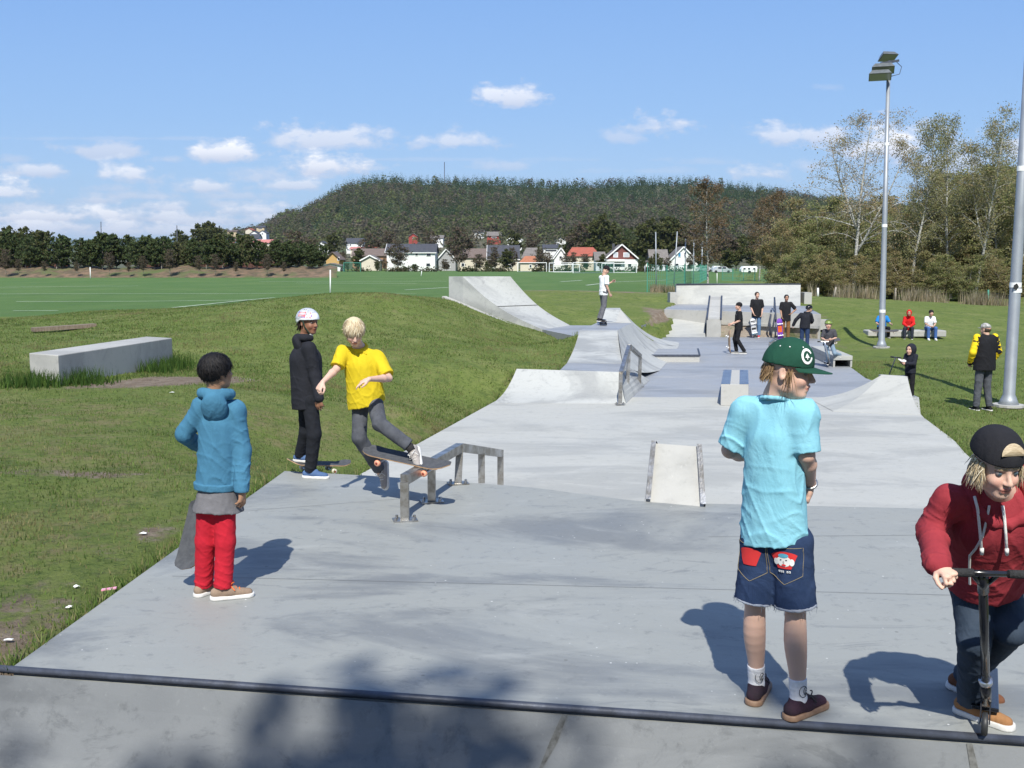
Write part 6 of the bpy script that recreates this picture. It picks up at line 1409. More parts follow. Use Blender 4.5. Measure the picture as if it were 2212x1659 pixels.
def top_sdf(J, s, h, hem, k=1.0, k2=1.0, flat=.66, sleeve=1.0, sl=(.060, .054, .046), fold=.004, cut=True, hemn=None, sh=.054, longs=False, bag=0, noise=.0022, cuff=None, necko=0, trap=.045, capk=1.0):
    S = SDF(h); cs = (J['shL']+J['shR'])/2; up, fr, side = J['up'], J['fr'], J['side']; W = np.linalg.norm(J['shR']-J['shL'])/2; hem = a3(hem)
    rc = max(W*.90+.012*s, .128*s)*k
    S.cone(J['shL']-up*.012*s, J['shR']-up*.012*s, sh*s, sh*s, .03)
    for q in 'LR': S.cone(J['neck']-up*.035*s, J['sh'+q], trap*s, (sh-.008)*s, .03)
    a = cs-up*.13*s-fr*.0; S.cone(a, hem+nrm(hem-a)*.04*s, rc, rc*k2, .05, flat=(fr, flat), fold=(fold*.8, 3.3))
    if bag: S.cone(lerp(a, hem, .8), hem, rc*k2*1.0, rc*k2*1.02, .03, flat=(fr, flat*1.08))
    for q in 'LR':
        sh_, el, wr = J['sh'+q], J['el'+q], J['wr'+q]
        if longs:
            S.cone(sh_, el, sl[0]*s, sl[1]*s, .03, fold=(fold, 2.6)); S.cone(el, wr, sl[1]*s, sl[2]*s, .02, fold=(fold*1.2, 3.6)); e2 = wr-nrm(wr-el)*.012*s
            S.cone(lerp(wr, el, .14), wr, (sl[2]-.002)*s, (sl[2]-.008)*s, .008, cap=capk)
        else:
            en = sh_+(el-sh_)*sleeve; S.cone(sh_, en, sl[0]*s, sl[1]*s, .03, cap=1.0, fold=(fold*.8, 1.6))
    if cut: S.cut(hem, hemn if hemn is not None else -up)
    if noise: S.noise(noise*s, 30/s, (1, 1, .45))
    return S
def pants_sdf(J, s, h, w=(.088, .066, .058), fold=.0045, end=1.0, kend=None, seat=.09, flat=.9, low=None, folds=(2.2, 4.2)):
    S = SDF(h); up, fr = J['up'], J['fr']
    S.cone(J['hipL']+up*.02*s, J['hipR']+up*.02*s, seat*s, seat*s, .04, flat=(fr, flat)); ch = (J['hipL']+J['hipR'])/2; S.cone(ch, ch+up*.09*s, (seat+.012)*s, (seat+.01)*s, .04, flat=(fr, .8))
    for q in 'LR':
        a, k_, n_ = J['hip'+q], J['kn'+q], J['an'+q]
        if kend is None:
            S.cone(a, k_, w[0]*s, w[1]*s, .025, fold=(fold*.6, folds[0])); S.cone(k_, n_+(k_-n_)*(1-end), w[1]*s, w[2]*s, .02, cap=1.0, fold=(fold, folds[1], lambda t: .35+.65*t*t))
        else:
            S.cone(a, a+(k_-a)*kend, w[0]*s, w[1]*s, .025, cap=1.0, fold=(fold*.6, folds[0]))
    S.noise(.002*s, 34/s, (1, 1, .6)); return S
def hood_down(r, J, s, m, h=.006, k=1.0, back=None):
    """hood lying on the shoulders behind the neck"""
    n, up, fr, sd = J['neck'], J['up'], J['fr'], J['side']; S = SDF(h)
    S.ell(n-fr*.058*s*k-up*.065*s, (.082*s*k, .038*s*k, .10*s*k), [sd, nrm(fr+up*.35), nrm(up-fr*.35)], .02)
    for i in range(9):
        t = math.pi*(.0+i/8); p = n+sd*math.cos(t)*.088*s*k-fr*(math.sin(t)*.085-.035)*s*k+up*(.012+.012*math.sin(t))*s
        if i: S.cone(q, p, .030*s*k, .030*s*k, .02)
        q = p
    S.ell(n+up*.045*s+fr*.01*s, (.060*s*k, .062*s*k, .045*s), [sd, fr, up], .015, 's'); S.noise(.002*s, 40/s)
    return S.build('hood', m, r)
def quick_mat(name, c, c2=None, **k): return cloth(name, c, c2, **k)

# ---------- 1: boy with blue hoodie and red trousers
def Q(px, py, y): return np.array(P(px, py, y=y))
s = .88; y0 = 5.97
j = dict(head=Q(468, 803, 5.93), neck=Q(466, 856, 5.93), shL=Q(437, 876, 5.95), shR=Q(510, 884, 5.98), elL=Q(398, 938, 5.98), wrL=Q(428, 962, 6.22), elR=Q(524, 972, 5.98), wrR=Q(522, 1058, 5.92),
         hipL=Q(449, 1085, 5.97), hipR=Q(486, 1085, 5.97), knL=Q(444, 1168, 5.99), knR=Q(487, 1170, 5.96), anL=Q(441, 1270, 6.04), anR=Q(482, 1276, 5.96))
j['anL'][2] = .058; j['anR'][2] = .073
r1, J = person('boy in blue hoodie and red trousers seen from behind', P(470, 1290, z=0), j, s, (.62, .74, .02), (0, 0, 1), (.36, .20, .12), (.02,.015,.012), h=.0062, hs=.98, hands=dict(R=dict(d=(.05, .0, -1), n=(-.85, .35, 0), side=1, curl=.35, spread=.12)))
BLUE = cloth('blue_fleece', (.062, .19, .30), (.055, .17, .27)); GREYT = cloth('grey_jersey', (.17, .165, .175)); REDT = cloth('red_cotton', (.50, .018, .035), (.44, .015, .03)); 
hemc = (Q(448, 1054, 5.97)+Q(487, 1054, 5.97))/2
top_sdf(J, s, .0065, hemc, 1.0, 1.04, .76, longs=True, sl=(.058, .056, .048), fold=.006, noise=.0034).build('hoodie', BLUE, r1)
S = SDF(.0065); cc_ = hemc+J['up']*.015; S.cone(cc_-J['side']*.0+J['up']*.012, cc_-J['up']*.012, .152*s, .148*s, .0, flat=(J['fr'], .76)); S.cut(cc_+J['up']*.022, J['up']); S.cut(cc_-J['up']*.022, -J['up']); S.build('waistband', BLUE, r1)
hood_down(r1, J, s, BLUE, .006, 1.06)
S = SDF(.007); S.cone(hemc+J['up']*.01+J['side']*.012, hemc-J['up']*.16+J['side']*.012, .118*s, .178*s, .02, flat=(J['fr'], .80), fold=(.004, 2)); S.cut(Q(468, 1102, 5.97), -J['up']); S.noise(.003, 40, (1, 1, .2)); S.build('shirt', GREYT, r1)
pants_sdf(J, s, .0062, (.074, .066, .060), .0065, 1.0, seat=.068, folds=(2.0, 5.0)).build('trousers', REDT, r1)
SUED = cloth('beige_suede', (.30,.225,.165), (.25,.18,.13)); WSOLE = mat('white_rubber', (.72,.71,.68), (.6,.58,.54), 20, .6); ORL = mat('orange_laces', (.80,.16,.02), rough=.7)
shoe(r1, j['anL']+np.array([.0,0,.02]), (.45, .75, 0), (0,0,1), .92, SUED, WSOLE, .005)
shoe(r1, j['anR']+np.array([.0,0,.008]), (.93, .30, 0), (0,0,1), .95, SUED, WSOLE, .005, laces=ORL)
hair_cap(r1, J['head'], J['f'], J['u'], J['rt'], J['hsz'], [(.012,.011,.012), (.02,.018,.018), (.008,.008,.010)], n=1500, length=.06, seed=11, face_lo=.05, back_lo=-.058, side_lo=-.012, lift=.013, msy=.45, width=.0035)

def skateboard(label, nose, tail, up_, grip=None, wheel=(.75,.70,.62), under=(.30,.16,.10), wd=.20, rocker=.045, deckm=None, graphics=None, cat='skateboard', wr_=.027, kick=.135):
    nose, tail, up_ = a3(nose), a3(tail), nrm(up_); d = nose-tail; ln = np.linalg.norm(d); d = d/ln; up_ = nrm(up_-d*(up_@d)); sd = np.cross(d, up_); mid = (nose+tail)/2
    r = empty('skateboard', Vector(mid-up_*.09), label, cat); nseg = 26
    def rows(off):
        out = []
        for i in range(nseg+1):
            t = -1+2*i/nseg; x = t*ln/2; w_ = wd/2*(1-max(0, (abs(t)-.72)/.28)**2.2)**.5 if abs(t) > .72 else wd/2; w_ = max(w_, .004); k = max(0, abs(t)-.66)/.34; z = rocker*k**1.3
            out.append([Vector(mid+d*x+sd*(w_*q)+up_*(z+off+.006*q*q*(1-k))) for q in (-1, -.6, 0, .6, 1)])
        return out
    def slab(name, o0, o1, m, par):
        A, B = rows(o0), rows(o1); V = [p for rw in A for p in rw]+[p for rw in B for p in rw]; n = len(A)*5; F = []
        for i in range(nseg):
            for q in range(4): a = i*5+q; F += [(a, a+1, a+6, a+5), (n+a, n+a+5, n+a+6, n+a+1)]
            a = i*5; F += [(a, a+5, n+a+5, n+a), (a+4, n+a+4, n+a+9, a+9)]
        F += [(0, n, n+1, 1), (1, n+1, n+2, 2), (2, n+2, n+3, 3), (3, n+3, n+4, 4)]; a = nseg*5; F += [(a, a+1, n+a+1, n+a), (a+1, a+2, n+a+2, n+a+1), (a+2, a+3, n+a+3, n+a+2), (a+3, a+4, n+a+4, n+a+3)]
        return mk(name, V, F, m, par, smooth=False)
    slab('deck', -.009, 0, deckm or mat('maple_ply', (.50,.34,.20), (.36,.22,.13), 20, .5), r)
    slab('grip_tape', .0004, .0014, mat('grip_tape', (.055,.058,.065), (.085,.088,.095), 25, .95, .3, 200), r)
    if graphics: graphics(r, rows(-.0098), mid, d, sd, up_, ln)
    TR = mat('truck_metal', (.45,.45,.46), rough=.35, metal=.8); WH = mat('wheel_%d%d%d' % tuple(int(x*99) for x in wheel), wheel, rough=.45); BE = mat('bearing', (.25,.04,.03), rough=.4)
    for q in (-1, 1):
        o = mid+d*q*(ln/2-kick*1.45)-up_*.011; MB().obox(o-up_*.004, (d, sd, up_), (.085, .055, .010)).build('truck', TR, r)
        b = MB(); b.tube([o-up_*.008, o-up_*.038-d*q*.01], .015, 8); ac = o-up_*.045; b.tube([ac-sd*wd*.46, ac-sd*wd*.28, ac+sd*wd*.28, ac+sd*wd*.46], [.007, .012, .012, .007], 8); b.build('truck', TR, r)
        for e in (-1, 1):
            wc = ac+sd*e*wd*.42; wh = MB().lathe([(0.008, -.016), (wr_*.85, -.017), (wr_, -.010), (wr_, .010), (wr_*.85, .017), (.008, .016)], wc, 18, (Vector(d), Vector(up_), Vector(sd*e))).build('wheel', WH, r, smooth=True)
            MB().lathe([(0, .0175), (.011, .0175), (.012, .012)], wc, 10, (Vector(d), Vector(up_), Vector(sd*e))).build('bearing', BE, wh)
    return r
# his board, held upright by the hidden hand
skateboard('dark skateboard held upright behind the red trousers', Q(399, 1232, 6.12), Q(437, 1080, 6.28), (-.55, -.80, .1), wd=.20, rocker=.03)

# ---------- 2: boy with white helmet and black hoodie
s = .93; y0 = 9.5
j = dict(head=Q(666, 697, 9.5), neck=Q(657, 733, 9.5), shR=Q(668, 752, 9.37), shL=Q(650, 751, 9.65), elR=Q(681, 812, 9.36), wrR=Q(689, 860, 9.30), elL=Q(650, 810, 9.72), wrL=Q(672, 852, 9.7),
         hipL=Q(660, 866, 9.56), hipR=Q(669, 866, 9.43), knR=Q(679, 938, 9.40), knL=Q(662, 932, 9.62), anR=Q(670, 1009, 9.46), anL=Q(648.5, 984, 9.72))
j['anR'][2] = .068
r2, J = person('boy in black hoodie wearing a white stickered helmet', P(672, 1030, z=0), j, s, (.84, -.54, -.03), (0, 0, 1), (.26, .125, .075), (.02,.015,.012), h=.0066, open_=True, iris=(.05,.03,.02), hands=dict(R=dict(d=(.10, -.05, -1), n=(.2, .9, 0), side=-1, curl=.4)))
BLK = cloth('black_fleece', (.022,.023,.030), (.016,.017,.022)); BDEN = cloth('black_denim', (.018,.020,.026), (.013,.014,.018)); NAVYS = cloth('blue_canvas', (.09,.16,.30), (.07,.12,.24))
hemc = (J['hipL']+J['hipR'])/2; hemc = Q(664, 882, 9.5)
top_sdf(J, s, .007, hemc, 1.05, .92, .95, longs=True, sl=(.064, .058, .048), fold=.005).build('hoodie', BLK, r2); hood_down(r2, J, s, BLK, .0065, 1.1)
pants_sdf(J, s, .0068, (.082, .070, .058), .007, folds=(2.0, 5.0)).build('trousers', BDEN, r2)
shoe(r2, j['anR']+np.array([0,0,.015]), (.97, -.2, 0), (0,0,1), .98, NAVYS, WSOLE, .005); shoe(r2, j['anL']+np.array([0,0,.02]), (.85, -.35, 0), (0,0,1), .95, NAVYS, WSOLE, .0055)
def helmet(r, J, m, hs=1.0, h=.005, k=1.0, vis=True, cols=None):
    c, f, u, rt, q = J['head'], J['f'], J['u'], J['rt'], J['hsz']*k; ce = c+(f*-.010+u*.036)*q; rad = np.array([.123, .100, .106])*q; S = SDF(h); R = [f, rt, u]
    S.ell(ce, rad, R, .0); S.cut(c+u*.030*q+f*.03*q, nrm(-u+f*.06)); S.ell(ce-f*.004*q-u*.01*q, rad-.016*q, R, .002, 's')
    S2 = SDF(h); S2.ell(ce, rad, R, .0); S2.cut(c+u*.03*q-f*.015*q, nrm(-u*.92+f*.55)); S2.cut(c-u*.035*q, -u); S2.ell(ce-f*.004*q-u*.02*q, rad-.015*q, R, .002, 's'); S2.cone(c-rt*.14*q-f*.030*q-u*.03*q, c+rt*.14*q-f*.030*q-u*.03*q, .028*q, .028*q, .01, op='s')
    V, F = S.mesh(); V2, F2 = S2.mesh(); o = mk('helmet', np.concatenate([V, V2]), np.concatenate([F, F2+len(V)]), m, r, smooth=True); return o, ce, R, rad
HELW = mat('white_helmet_shell', (.80,.82,.86), rough=.25, coat=.4)
hel, ce, R, rad = helmet(r2, J, HELW, h=.005)
STK = lambda n_, c_: mat('sticker_'+n_, c_, rough=.4)
up_ = J['u']; sdv = nrm(J['rt']*.92+J['f']*.20+up_*.48)
def rect(x0, y0, x1, y1): return [(x0, y0), (x1, y0), (x1, y1), (x0, y1)]
axs = [R[0], R[1], R[2]]
for q_ in (rect(-.42, .16, .30, .30), rect(-.52, -.20, .34, -.06)): decal(hel, 'sticker', ce, axs, rad, sdv, up_, [q_], STK('red', (.72,.06,.07)))
decal(hel, 'sticker', ce, axs, rad, sdv, up_, [rect(-.50, -.03, .32, .12)], STK('pink', (.80,.25,.35)))
for q_ in (rect(-.10, -.30, .36, -.22), rect(.75, -.1, .88, .1)): decal(hel, 'sticker', ce, axs, rad, sdv, up_, [q_], STK('purple', (.28,.10,.42)))
for q_ in (rect(-.60, .20, -.46, .42), rect(.42, .38, .47, .52)): decal(hel, 'sticker', ce, axs, rad, sdv, up_, [q_], STK('blue', (.08,.15,.45)))
LT = [rect(-.36+i*.085, .195, -.36+i*.085+.05, .265) for i in range(7)] + [rect(-.44+i*.10, .01, -.44+i*.10+.055, .09) for i in range(7)] + [rect(-.46+i*.09, -.165, -.46+i*.09+.045, -.105) for i in range(4)]
decal(hel, 'sticker_letters', ce, axs, rad, sdv, up_, LT, STK('white', (.85,.85,.85)), .0028)
decal(hel, 'sticker', ce, axs, rad, sdv, up_, [rect(.46, -.32, .50, -.16), rect(.50, -.19, .60, -.16), rect(.50, -.25, .57, -.22), rect(.66, -.32, .72, -.16), rect(.76, -.32, .82, -.16), rect(.62, .20, .80, .24), rect(.64, .27, .78, .34)], STK('coral', (.80,.16,.12)))
for q_ in (rect(.38, -.01, .52, .03), rect(-.05, .55, .02, .66), rect(.16, .55, .25, .61), rect(-.60, .08, -.55, .13)): decal(hel, 'vent', ce, axs, rad, sdv, up_, [q_], STK('black', (.02,.02,.02)))
b = MB(); c, f, u, rt, q = J['head'], J['f'], J['u'], J['rt'], J['hsz']
for e in (-1, 1): b.tube([Vector(c+(f*.02+u*.03+rt*.098*e)*q), Vector(c+(f*.028-u*.035+rt*.078*e)*q), Vector(c+(f*.045-u*.095+rt*.035*e)*q), Vector(c+(f*.048-u*.112)*q)], .006, 6)
b.build('chin_strap', mat('dark_green_strap', (.02,.05,.035)), hel)
MB().obox(c+(f*.052-u*.112+rt*.012)*q, (rt, f, u), (.035, .012, .02)).build('buckle', WSOLE, hel)
pts = []; dr = []; rg = np.random.RandomState(4)
for i in range(150):
    a = rg.uniform(-1.1, 1.1)+math.pi; p = c+(f*math.cos(a)*.085+rt*math.sin(a)*.078-u*rg.uniform(-.01, .045))*q; pts.append(p); dr.append(nrm(f*math.cos(a)*.6+rt*math.sin(a)*.6-u*1.0+rg.normal(0, .4, 3)))
locks(r2, 'hair', pts, dr, .06, .006, [(.018,.012,.010), (.03,.02,.015)], 21, .1)
skateboard('skateboard under the rear foot of the boy with the white helmet', Q(756, 1003, 9.95), Q(619, 1000, 9.60), (.0, -.05, 1), wheel=(.70,.64,.52))

# ---------- 3: boy in the yellow polo, jumping over the rail
s = .90
j = dict(head=Q(765, 717, 8.42), neck=Q(776, 752, 8.55), shR=Q(740, 760, 8.52), shL=Q(815, 771, 8.57), elR=Q(727, 797, 8.42), wrR=Q(697, 826, 8.22), elL=Q(840, 817, 8.45), wrL=Q(797, 819, 8.20),
         hipR=Q(778, 866, 8.60), hipL=Q(808, 862, 8.58), knR=Q(776, 946, 8.52), anR=Q(819, 1014, 8.66), knL=Q(820, 915, 8.30), anL=Q(883, 962, 8.28), calfR=(0,.012,0), calfL=(0,.012,0))
r3, J = person('blond boy in a yellow polo shirt jumping over the rail', P(800, 1075, z=0), j, s, (.22, -.86, -.50), (.10, -.42, .90), (.62, .40, .31), (.42,.30,.18), h=.006, hs=1.0, hands=dict(R=dict(d=(-.35, -.45, -.65), n=(.3, .6, -.6), side=1, curl=.8), L=dict(d=(-.92, -.25, -.38), n=(.1, .2, -.95), side=1, curl=.15, fc=(.05, .25, .5, .6), spread=.14)))
YEL = cloth('yellow_pique', (.62, .47, .02), (.56, .42, .015)); GDEN = cloth('grey_denim', (.060,.064,.075), (.10,.105,.12), .3, 90)
hem = (Q(770, 872, 8.6)+Q(815, 868, 8.6))/2
top_sdf(J, s, .0062, Q(793, 872, 8.58), 1.04, 1.10, .84, sleeve=.86, sl=(.058, .066, 0), fold=.006, noise=.004, hemn=-J['up']+J['side']*-.10, bag=0).build('polo_shirt', YEL, r3)
S = SDF(.005); n_, up, fr, sd = J['neck'], J['up'], J['fr'], J['side']
q0_ = None
for i in range(13):
    t = 2*math.pi*i/12+math.pi/2; p = n_+sd*math.cos(t)*.068*s+fr*math.sin(t)*.070*s+up*(.010-.022*math.sin(t))*s
    if q0_ is not None: S.cone(q0_, p, .015, .015, .006)
    q0_ = p
for e in (-1, 1): S.cone(n_+fr*.070*s+sd*e*.02*s-up*.015*s, n_+fr*.088*s+sd*e*.055*s-up*.050*s, .016, .010, .01, flat=(fr, .5))
S.build('collar', YEL, r3)
pants_sdf(J, s, .0062, (.080, .066, .058), .005, folds=(2.2, 3.6)).build('jeans', GDEN, r3)
GCAN = cloth('grey_canvas', (.36,.33,.31), (.30,.27,.25)); DKC = cloth('dark_canvas', (.035,.033,.035))
shoe(r3, Q(889, 972, 8.26), (.22, -.62, -.62), (-.55, -.55, .55), .95, GCAN, WSOLE, .0048, laces=WSOLE)
shoe(r3, Q(820, 1012, 8.66), (.05, -.35, -.93), (-.55, -.72, .25), .95, GCAN, WSOLE, .0048, laces=WSOLE)
for a_, b_ in ((Q(883, 962, 8.28), Q(890, 975, 8.25)), (Q(817, 1006, 8.66), Q(820, 1020, 8.66))): MB().tube([a_, b_], [.036, .034], 12).build('sock', DKC, r3, smooth=True)
hair_cap(r3, J['head'], J['f'], J['u'], J['rt'], J['hsz'], [(.60,.50,.33), (.50,.39,.24), (.70,.61,.44), (.30,.21,.13)], n=2000, length=.075, seed=12, face_lo=.056, back_lo=-.045, side_lo=.0, lift=.011, msy=.16, width=.0030)
skateboard('skateboard tilted on the steel rail under the yellow shirt rider', Q(788, 971, 8.52), Q(972, 1011, 8.10), (-.22, -.05, .96), wheel=(.74,.34,.22), wd=.205, rocker=.03)

# ---------- 4: boy in the light blue T-shirt and green cap
s = .985
j = dict(head=Q(1703, 802, 4.33), neck=Q(1679, 853, 4.37), shL=Q(1612, 886, 4.46), shR=Q(1736, 893, 4.30), elL=Q(1577, 972, 4.50), wrL=Q(1640, 990, 4.72), elR=Q(1741, 983, 4.28), wrR=Q(1751, 1047, 4.44),
         hipL=Q(1645, 1172, 4.42), hipR=Q(1709, 1174, 4.36), knL=Q(1631, 1294, 4.44), knR=Q(1718, 1308, 4.36), anL=Q(1634, 1470, 4.52), anR=Q(1725, 1492, 4.35))
j['anL'][2] = j['anR'][2] = .0885
r4, J = person('teenage boy in light blue T-shirt and dark green cap turning his head right', P(1690, 1530, z=0), j, s, (.90, -.40, -.10), (.05, 0, 1), (.66, .42, .32), (.20,.13,.08), h=.0052, open_=True, hs=1.03, iris=(.10,.14,.16), bodyk=1.12,
               hands=dict(R=dict(d=(-.08, .25, -1), n=(-.9, .3, -.2), side=1, curl=.95), L=dict(d=(.95, -.1, -.25), n=(.1, -.9, .2), side=1, curl=.5)))
CYAN = cloth('light_blue_jersey', (.25, .54, .64), (.22, .50, .60), .3); DEN = cloth('dark_blue_denim', (.018,.035,.085), (.03,.052,.115), .35, 120)
top_sdf(J, s, .0055, Q(1672, 1163, 4.40), .96, 1.24, .80, sleeve=.92, sl=(.058, .064, 0), fold=.006, noise=.0042, hemn=-J['up']+J['side']*.16+np.array([0, .12, 0]), sh=.060, trap=.05).build('t_shirt', CYAN, r4)
S = SDF(.004); n_ = J['neck']; q0_ = None
for i in range(17):
    t = 2*math.pi*i/16; p = n_+J['side']*math.cos(t)*.070*s+J['fr']*math.sin(t)*.070*s+J['up']*(-.022-.02*math.sin(t))*s
    if q0_ is not None: S.cone(q0_, p, .0095, .0095, .004)
    q0_ = p
S.build('collar', CYAN, r4)
shs = pants_sdf(J, s, .0055, (.090, .092, .0), .005, kend=.985, seat=.090); shs.build('shorts', DEN, r4)
FR = cloth('frayed_denim', (.22,.25,.32), (.38,.40,.45), .5, 150)
for q in 'LR':
    k_ = J['kn'+q]; a = J['hip'+q]; d = nrm(k_-a); S = SDF(.004); e0 = a+(k_-a)*.955; e1 = a+(k_-a)*.995
    S.cone(e0, e1, .094*s, .095*s, 0, cap=1.0); S.cut(e0, -d); S.noise(.0015, 90); o = S.build('frayed_hem', FR, r4); rg = np.random.RandomState(8); b = MB(); ux = nrm(np.cross(d, (0, 1, 0))); uy = np.cross(d, ux)
    for i in range(34): t = rg.uniform(0, 6.28); p = e1+(ux*math.cos(t)+uy*math.sin(t))*.093*s; p2 = p+d*rg.uniform(.005, .03)+rg.normal(0, .004, 3); b.tube([p, p2], .0009, 3)
    b.build('threads', FR, o)
WSOCK = cloth('white_sock', (.74,.73,.74), (.66,.65,.67), .4, 60); BSH = cloth('black_suede', (.028,.020,.026), (.045,.022,.035)); GUM = mat('gum_rubber', (.20,.115,.07), (.27,.17,.11), 30, .6); BLL = mat('black_laces', (.02,.02,.022))
for q, dd in (('L', (.42, .90, 0)), ('R', (.80, .60, 0))):
    an = J['an'+q]; kn = J['kn'+q]; S = SDF(.004); S.cone(an+(kn-an)*.02, an+(kn-an)*.215, .037*s, .041*s, .01, cap=1.0, fold=(.0018, 4)); S.cone(an-(0,0,.02), an+a3(dd)*.05-(0,0,.035), .037*s, .034*s, .02); sk = S.build('sock', WSOCK, r4)
    o, g0_, d_, u2_, sd_ = shoe(r4, an-np.array([0,0,.0]), dd, (0,0,1), 1.03, BSH, GUM, .0045, laces=BLL)
    # looped black mark on the sock
    ctr = an+(kn-an)*.10; ou = nrm(np.array([.45 if q == 'R' else .25, -.9, 0])); tg = nrm(np.cross(ou, (0, 0, 1)))*-1; b = MB()
    for (cx_, cz_, ra_, rb_, w_) in ((-.004, 0, .020, .026, .0022), (.006, .002, .010, .017, .0022), (.008, -.002, .004, .009, .002)):
        b.tube([Vector(ctr+ou*(.0425*s-.5*((cx_+ra_*math.cos(t))**2)/.04)+tg*(cx_+ra_*math.cos(t))+np.array([0, 0, cz_+rb_*math.sin(t)])) for t in np.linspace(.3, 5.9, 16)], w_*.6, 5)
    b.build('emblem', BLL, sk)
# back pockets: stitched outlines, red fan patch on the right one
def pocket(off_s, red_only):
    ch = (J['hipL']+J['hipR'])/2; fr, sd, up = J['fr'], J['side'], J['up']; c_ = ch+sd*off_s*s-up*.062*s
    V, F = POCKM
    def on(x, z, lift=.003):   # point on the seat surface in direction of the back
        p = c_+sd*x+up*z; d2 = (V-p)@sd, (V-p)@up; k = np.argsort(d2[0]**2+d2[1]**2+(((V-p)@fr) > 0)*1.0)[:6]; dep = ((V[k]-p)@fr).mean(); return p+fr*(dep-lift)
    out = [(-.072, .070), (.072, .070), (.070, -.055), (0, -.095), (-.070, -.055)]; b = MB(); pl = [out[0], out[4], out[3], out[2], out[1], out[0]]
    for a, c2 in zip(pl, pl[1:]):
        n = 9; b.tube([Vector(on(lerp(a[0], c2[0], i/n), lerp(a[1], c2[1], i/n), .0015)) for i in range(n+1)], .0012, 4, cap=False)
    b.build('pocket_stitching', mat('tan_thread', (.30,.24,.14)), r4)
    def sheet(fn, nu, nv, m, lift, name, par=r4):
        rows_ = [[Vector(on(*fn(i/nu, k/nv), lift)) for k in range(nv+1)] for i in range(nu+1)]; return MB().sheet(rows_).build(name, m, par, smooth=True)
    fan = lambda u, v: ((lerp(.036, .064, v))*math.sin((u-.5)*2.0)*1.0*(1.0), -.035+lerp(.0, .078, v)*1.0*math.cos((u-.5)*1.35)+.012)
    o = sheet(fan, 16, 6, mat('red_patch', (.62,.03,.03), rough=.8), .004, 'pocket_patch')
    if not red_only:
        el_ = lambda cx_, cz_, rx, rz: (lambda u, v: (cx_+rx*v*math.cos(u*6.2832), cz_+rz*v*math.sin(u*6.2832)))
        wp = mat('white_patch', (.80,.79,.76), rough=.8)
        for nm, fn, m, lf in (('patch_motif', el_(0, .012, .031, .026), wp, .006), ('patch_motif', el_(-.034, .008, .010, .016), wp, .0065), ('patch_motif', el_(.034, .008, .010, .016), wp, .0065), ('patch_motif', el_(0, .038, .022, .010), mat('blue_patch', (.10,.38,.52), rough=.8), .0075), ('patch_motif', el_(0, -.006, .010, .005), mat('red_patch', (.62,.03,.03)), .008),
                              ('patch_motif', el_(-.012, .018, .004, .0025), mat('black_thread', (.02,.02,.02)), .008), ('patch_motif', el_(.012, .018, .004, .0025), mat('black_thread', (.02,.02,.02)), .008), ('patch_motif', el_(0, .008, .0035, .007), mat('grey_thread', (.45,.42,.40)), .008)):
            sheet(fn, 14, 2, m, lf, nm, o)
        for i in range(6):
            if i == 3: continue
            x = -.026+i*.0095; sheet(lambda u, v, x=x: (x+u*.007, -.040+v*.009), 1, 1, wp, .006, 'patch_lettering', o)
            sheet(lambda u, v, x=x: (x+.002+u*.003, -.037+v*.003), 1, 1, DEN, .0075, 'patch_lettering', o)
POCKM = shs.mesh(); pocket(.070, False); pocket(-.082, True)
# cap
def cap_hat(r, J, m, dome=(.112, .092, .098), lift=.030, brimlen=.075, tilt=0.0, h=.0045, back=False, brim=True, flat=True):
    c, f, u, rt, q = J['head'], J['f'], J['u'], J['rt'], J['hsz']; ff = -f if back else f; u2 = nrm(u+ff*tilt); f2 = nrm(ff-u2*(ff@u2)); r2_ = np.cross(f2, u2); ce = c+(-f*.008+u*lift)*q; R = [f2, r2_, u2]; rad = np.array(dome)*q
    S = SDF(h); S.ell(ce, rad, R, 0); S.ell(ce+f2*.022*q+u2*.034*q, (rad[0]*.72, rad[1]*.80, rad[2]*.66), R, .03); S.cut(ce+u2*.006*q, -u2); S.ell(ce-u2*.012*q, rad-.006*q, R, .002, 's'); o = S.build('cap', m, r)
    if brim:
        V = []; nn, mm = 18, 8
        for side_ in (0, 1):
            for i in range(nn+1):
                t = -1+2*i/nn; a = t*1.12
                for k in range(mm+1):
                    v = k/mm; ext = math.sqrt(max(0, 1-(t*.98)**2))*brimlen*q; inner = (f2*math.cos(a)*(rad[0]-.003)+r2_*math.sin(a)*(rad[1]-.002)); p = ce+u2*(.010-.006*v*(1-t*t)*0-.016*t*t*(.4 if flat else 1.2))*q+inner+f2*ext*v-u2*v*.012*q-u2*side_*.0032*q
                    V.append(p)
        st = (nn+1)*(mm+1); F = []
        for i in range(nn):
            for k in range(mm):
                a = i*(mm+1)+k; F += [(a, a+mm+1, a+mm+2, a+1), (st+a, st+a+1, st+a+mm+2, st+a+mm+1)]
            a = i*(mm+1)+mm; F.append((a, a+mm+1, st+a+mm+1, st+a))
        for k in range(mm): F.append((k, k+1, st+k+1, st+k)); e_2 = nn*(mm+1)+k; F.append((e_2, st+e_2, st+e_2+1, e_2+1))
        mk('brim', V, F, m, o, smooth=False)
    S = SDF(.004); S.ell(ce+u2*(rad[2]+.0)*1.0, (.008, .008, .005), R, 0); S.build('button', m, o)
    return o, ce, R, rad
GRN = cloth('dark_green_twill', (.016,.072,.045), (.013,.060,.038), .15, 250)
cp, ce, R, rad = cap_hat(r4, J, GRN, (.106, .092, .118), .022, .082, .02)
def cap_hitdecals(par, name, cdir, shapes, m, lift): return decal(par, name, ce2, R, rad2, cdir, R[2], shapes, m, lift)
WPT = mat('white_embroidery', (.82,.82,.80), rough=.7)
ce2 = ce+(R[0]*.012+R[2]*.012)*J['hsz']; rad2 = np.array([.098, .088, .112])*J['hsz']*1.03
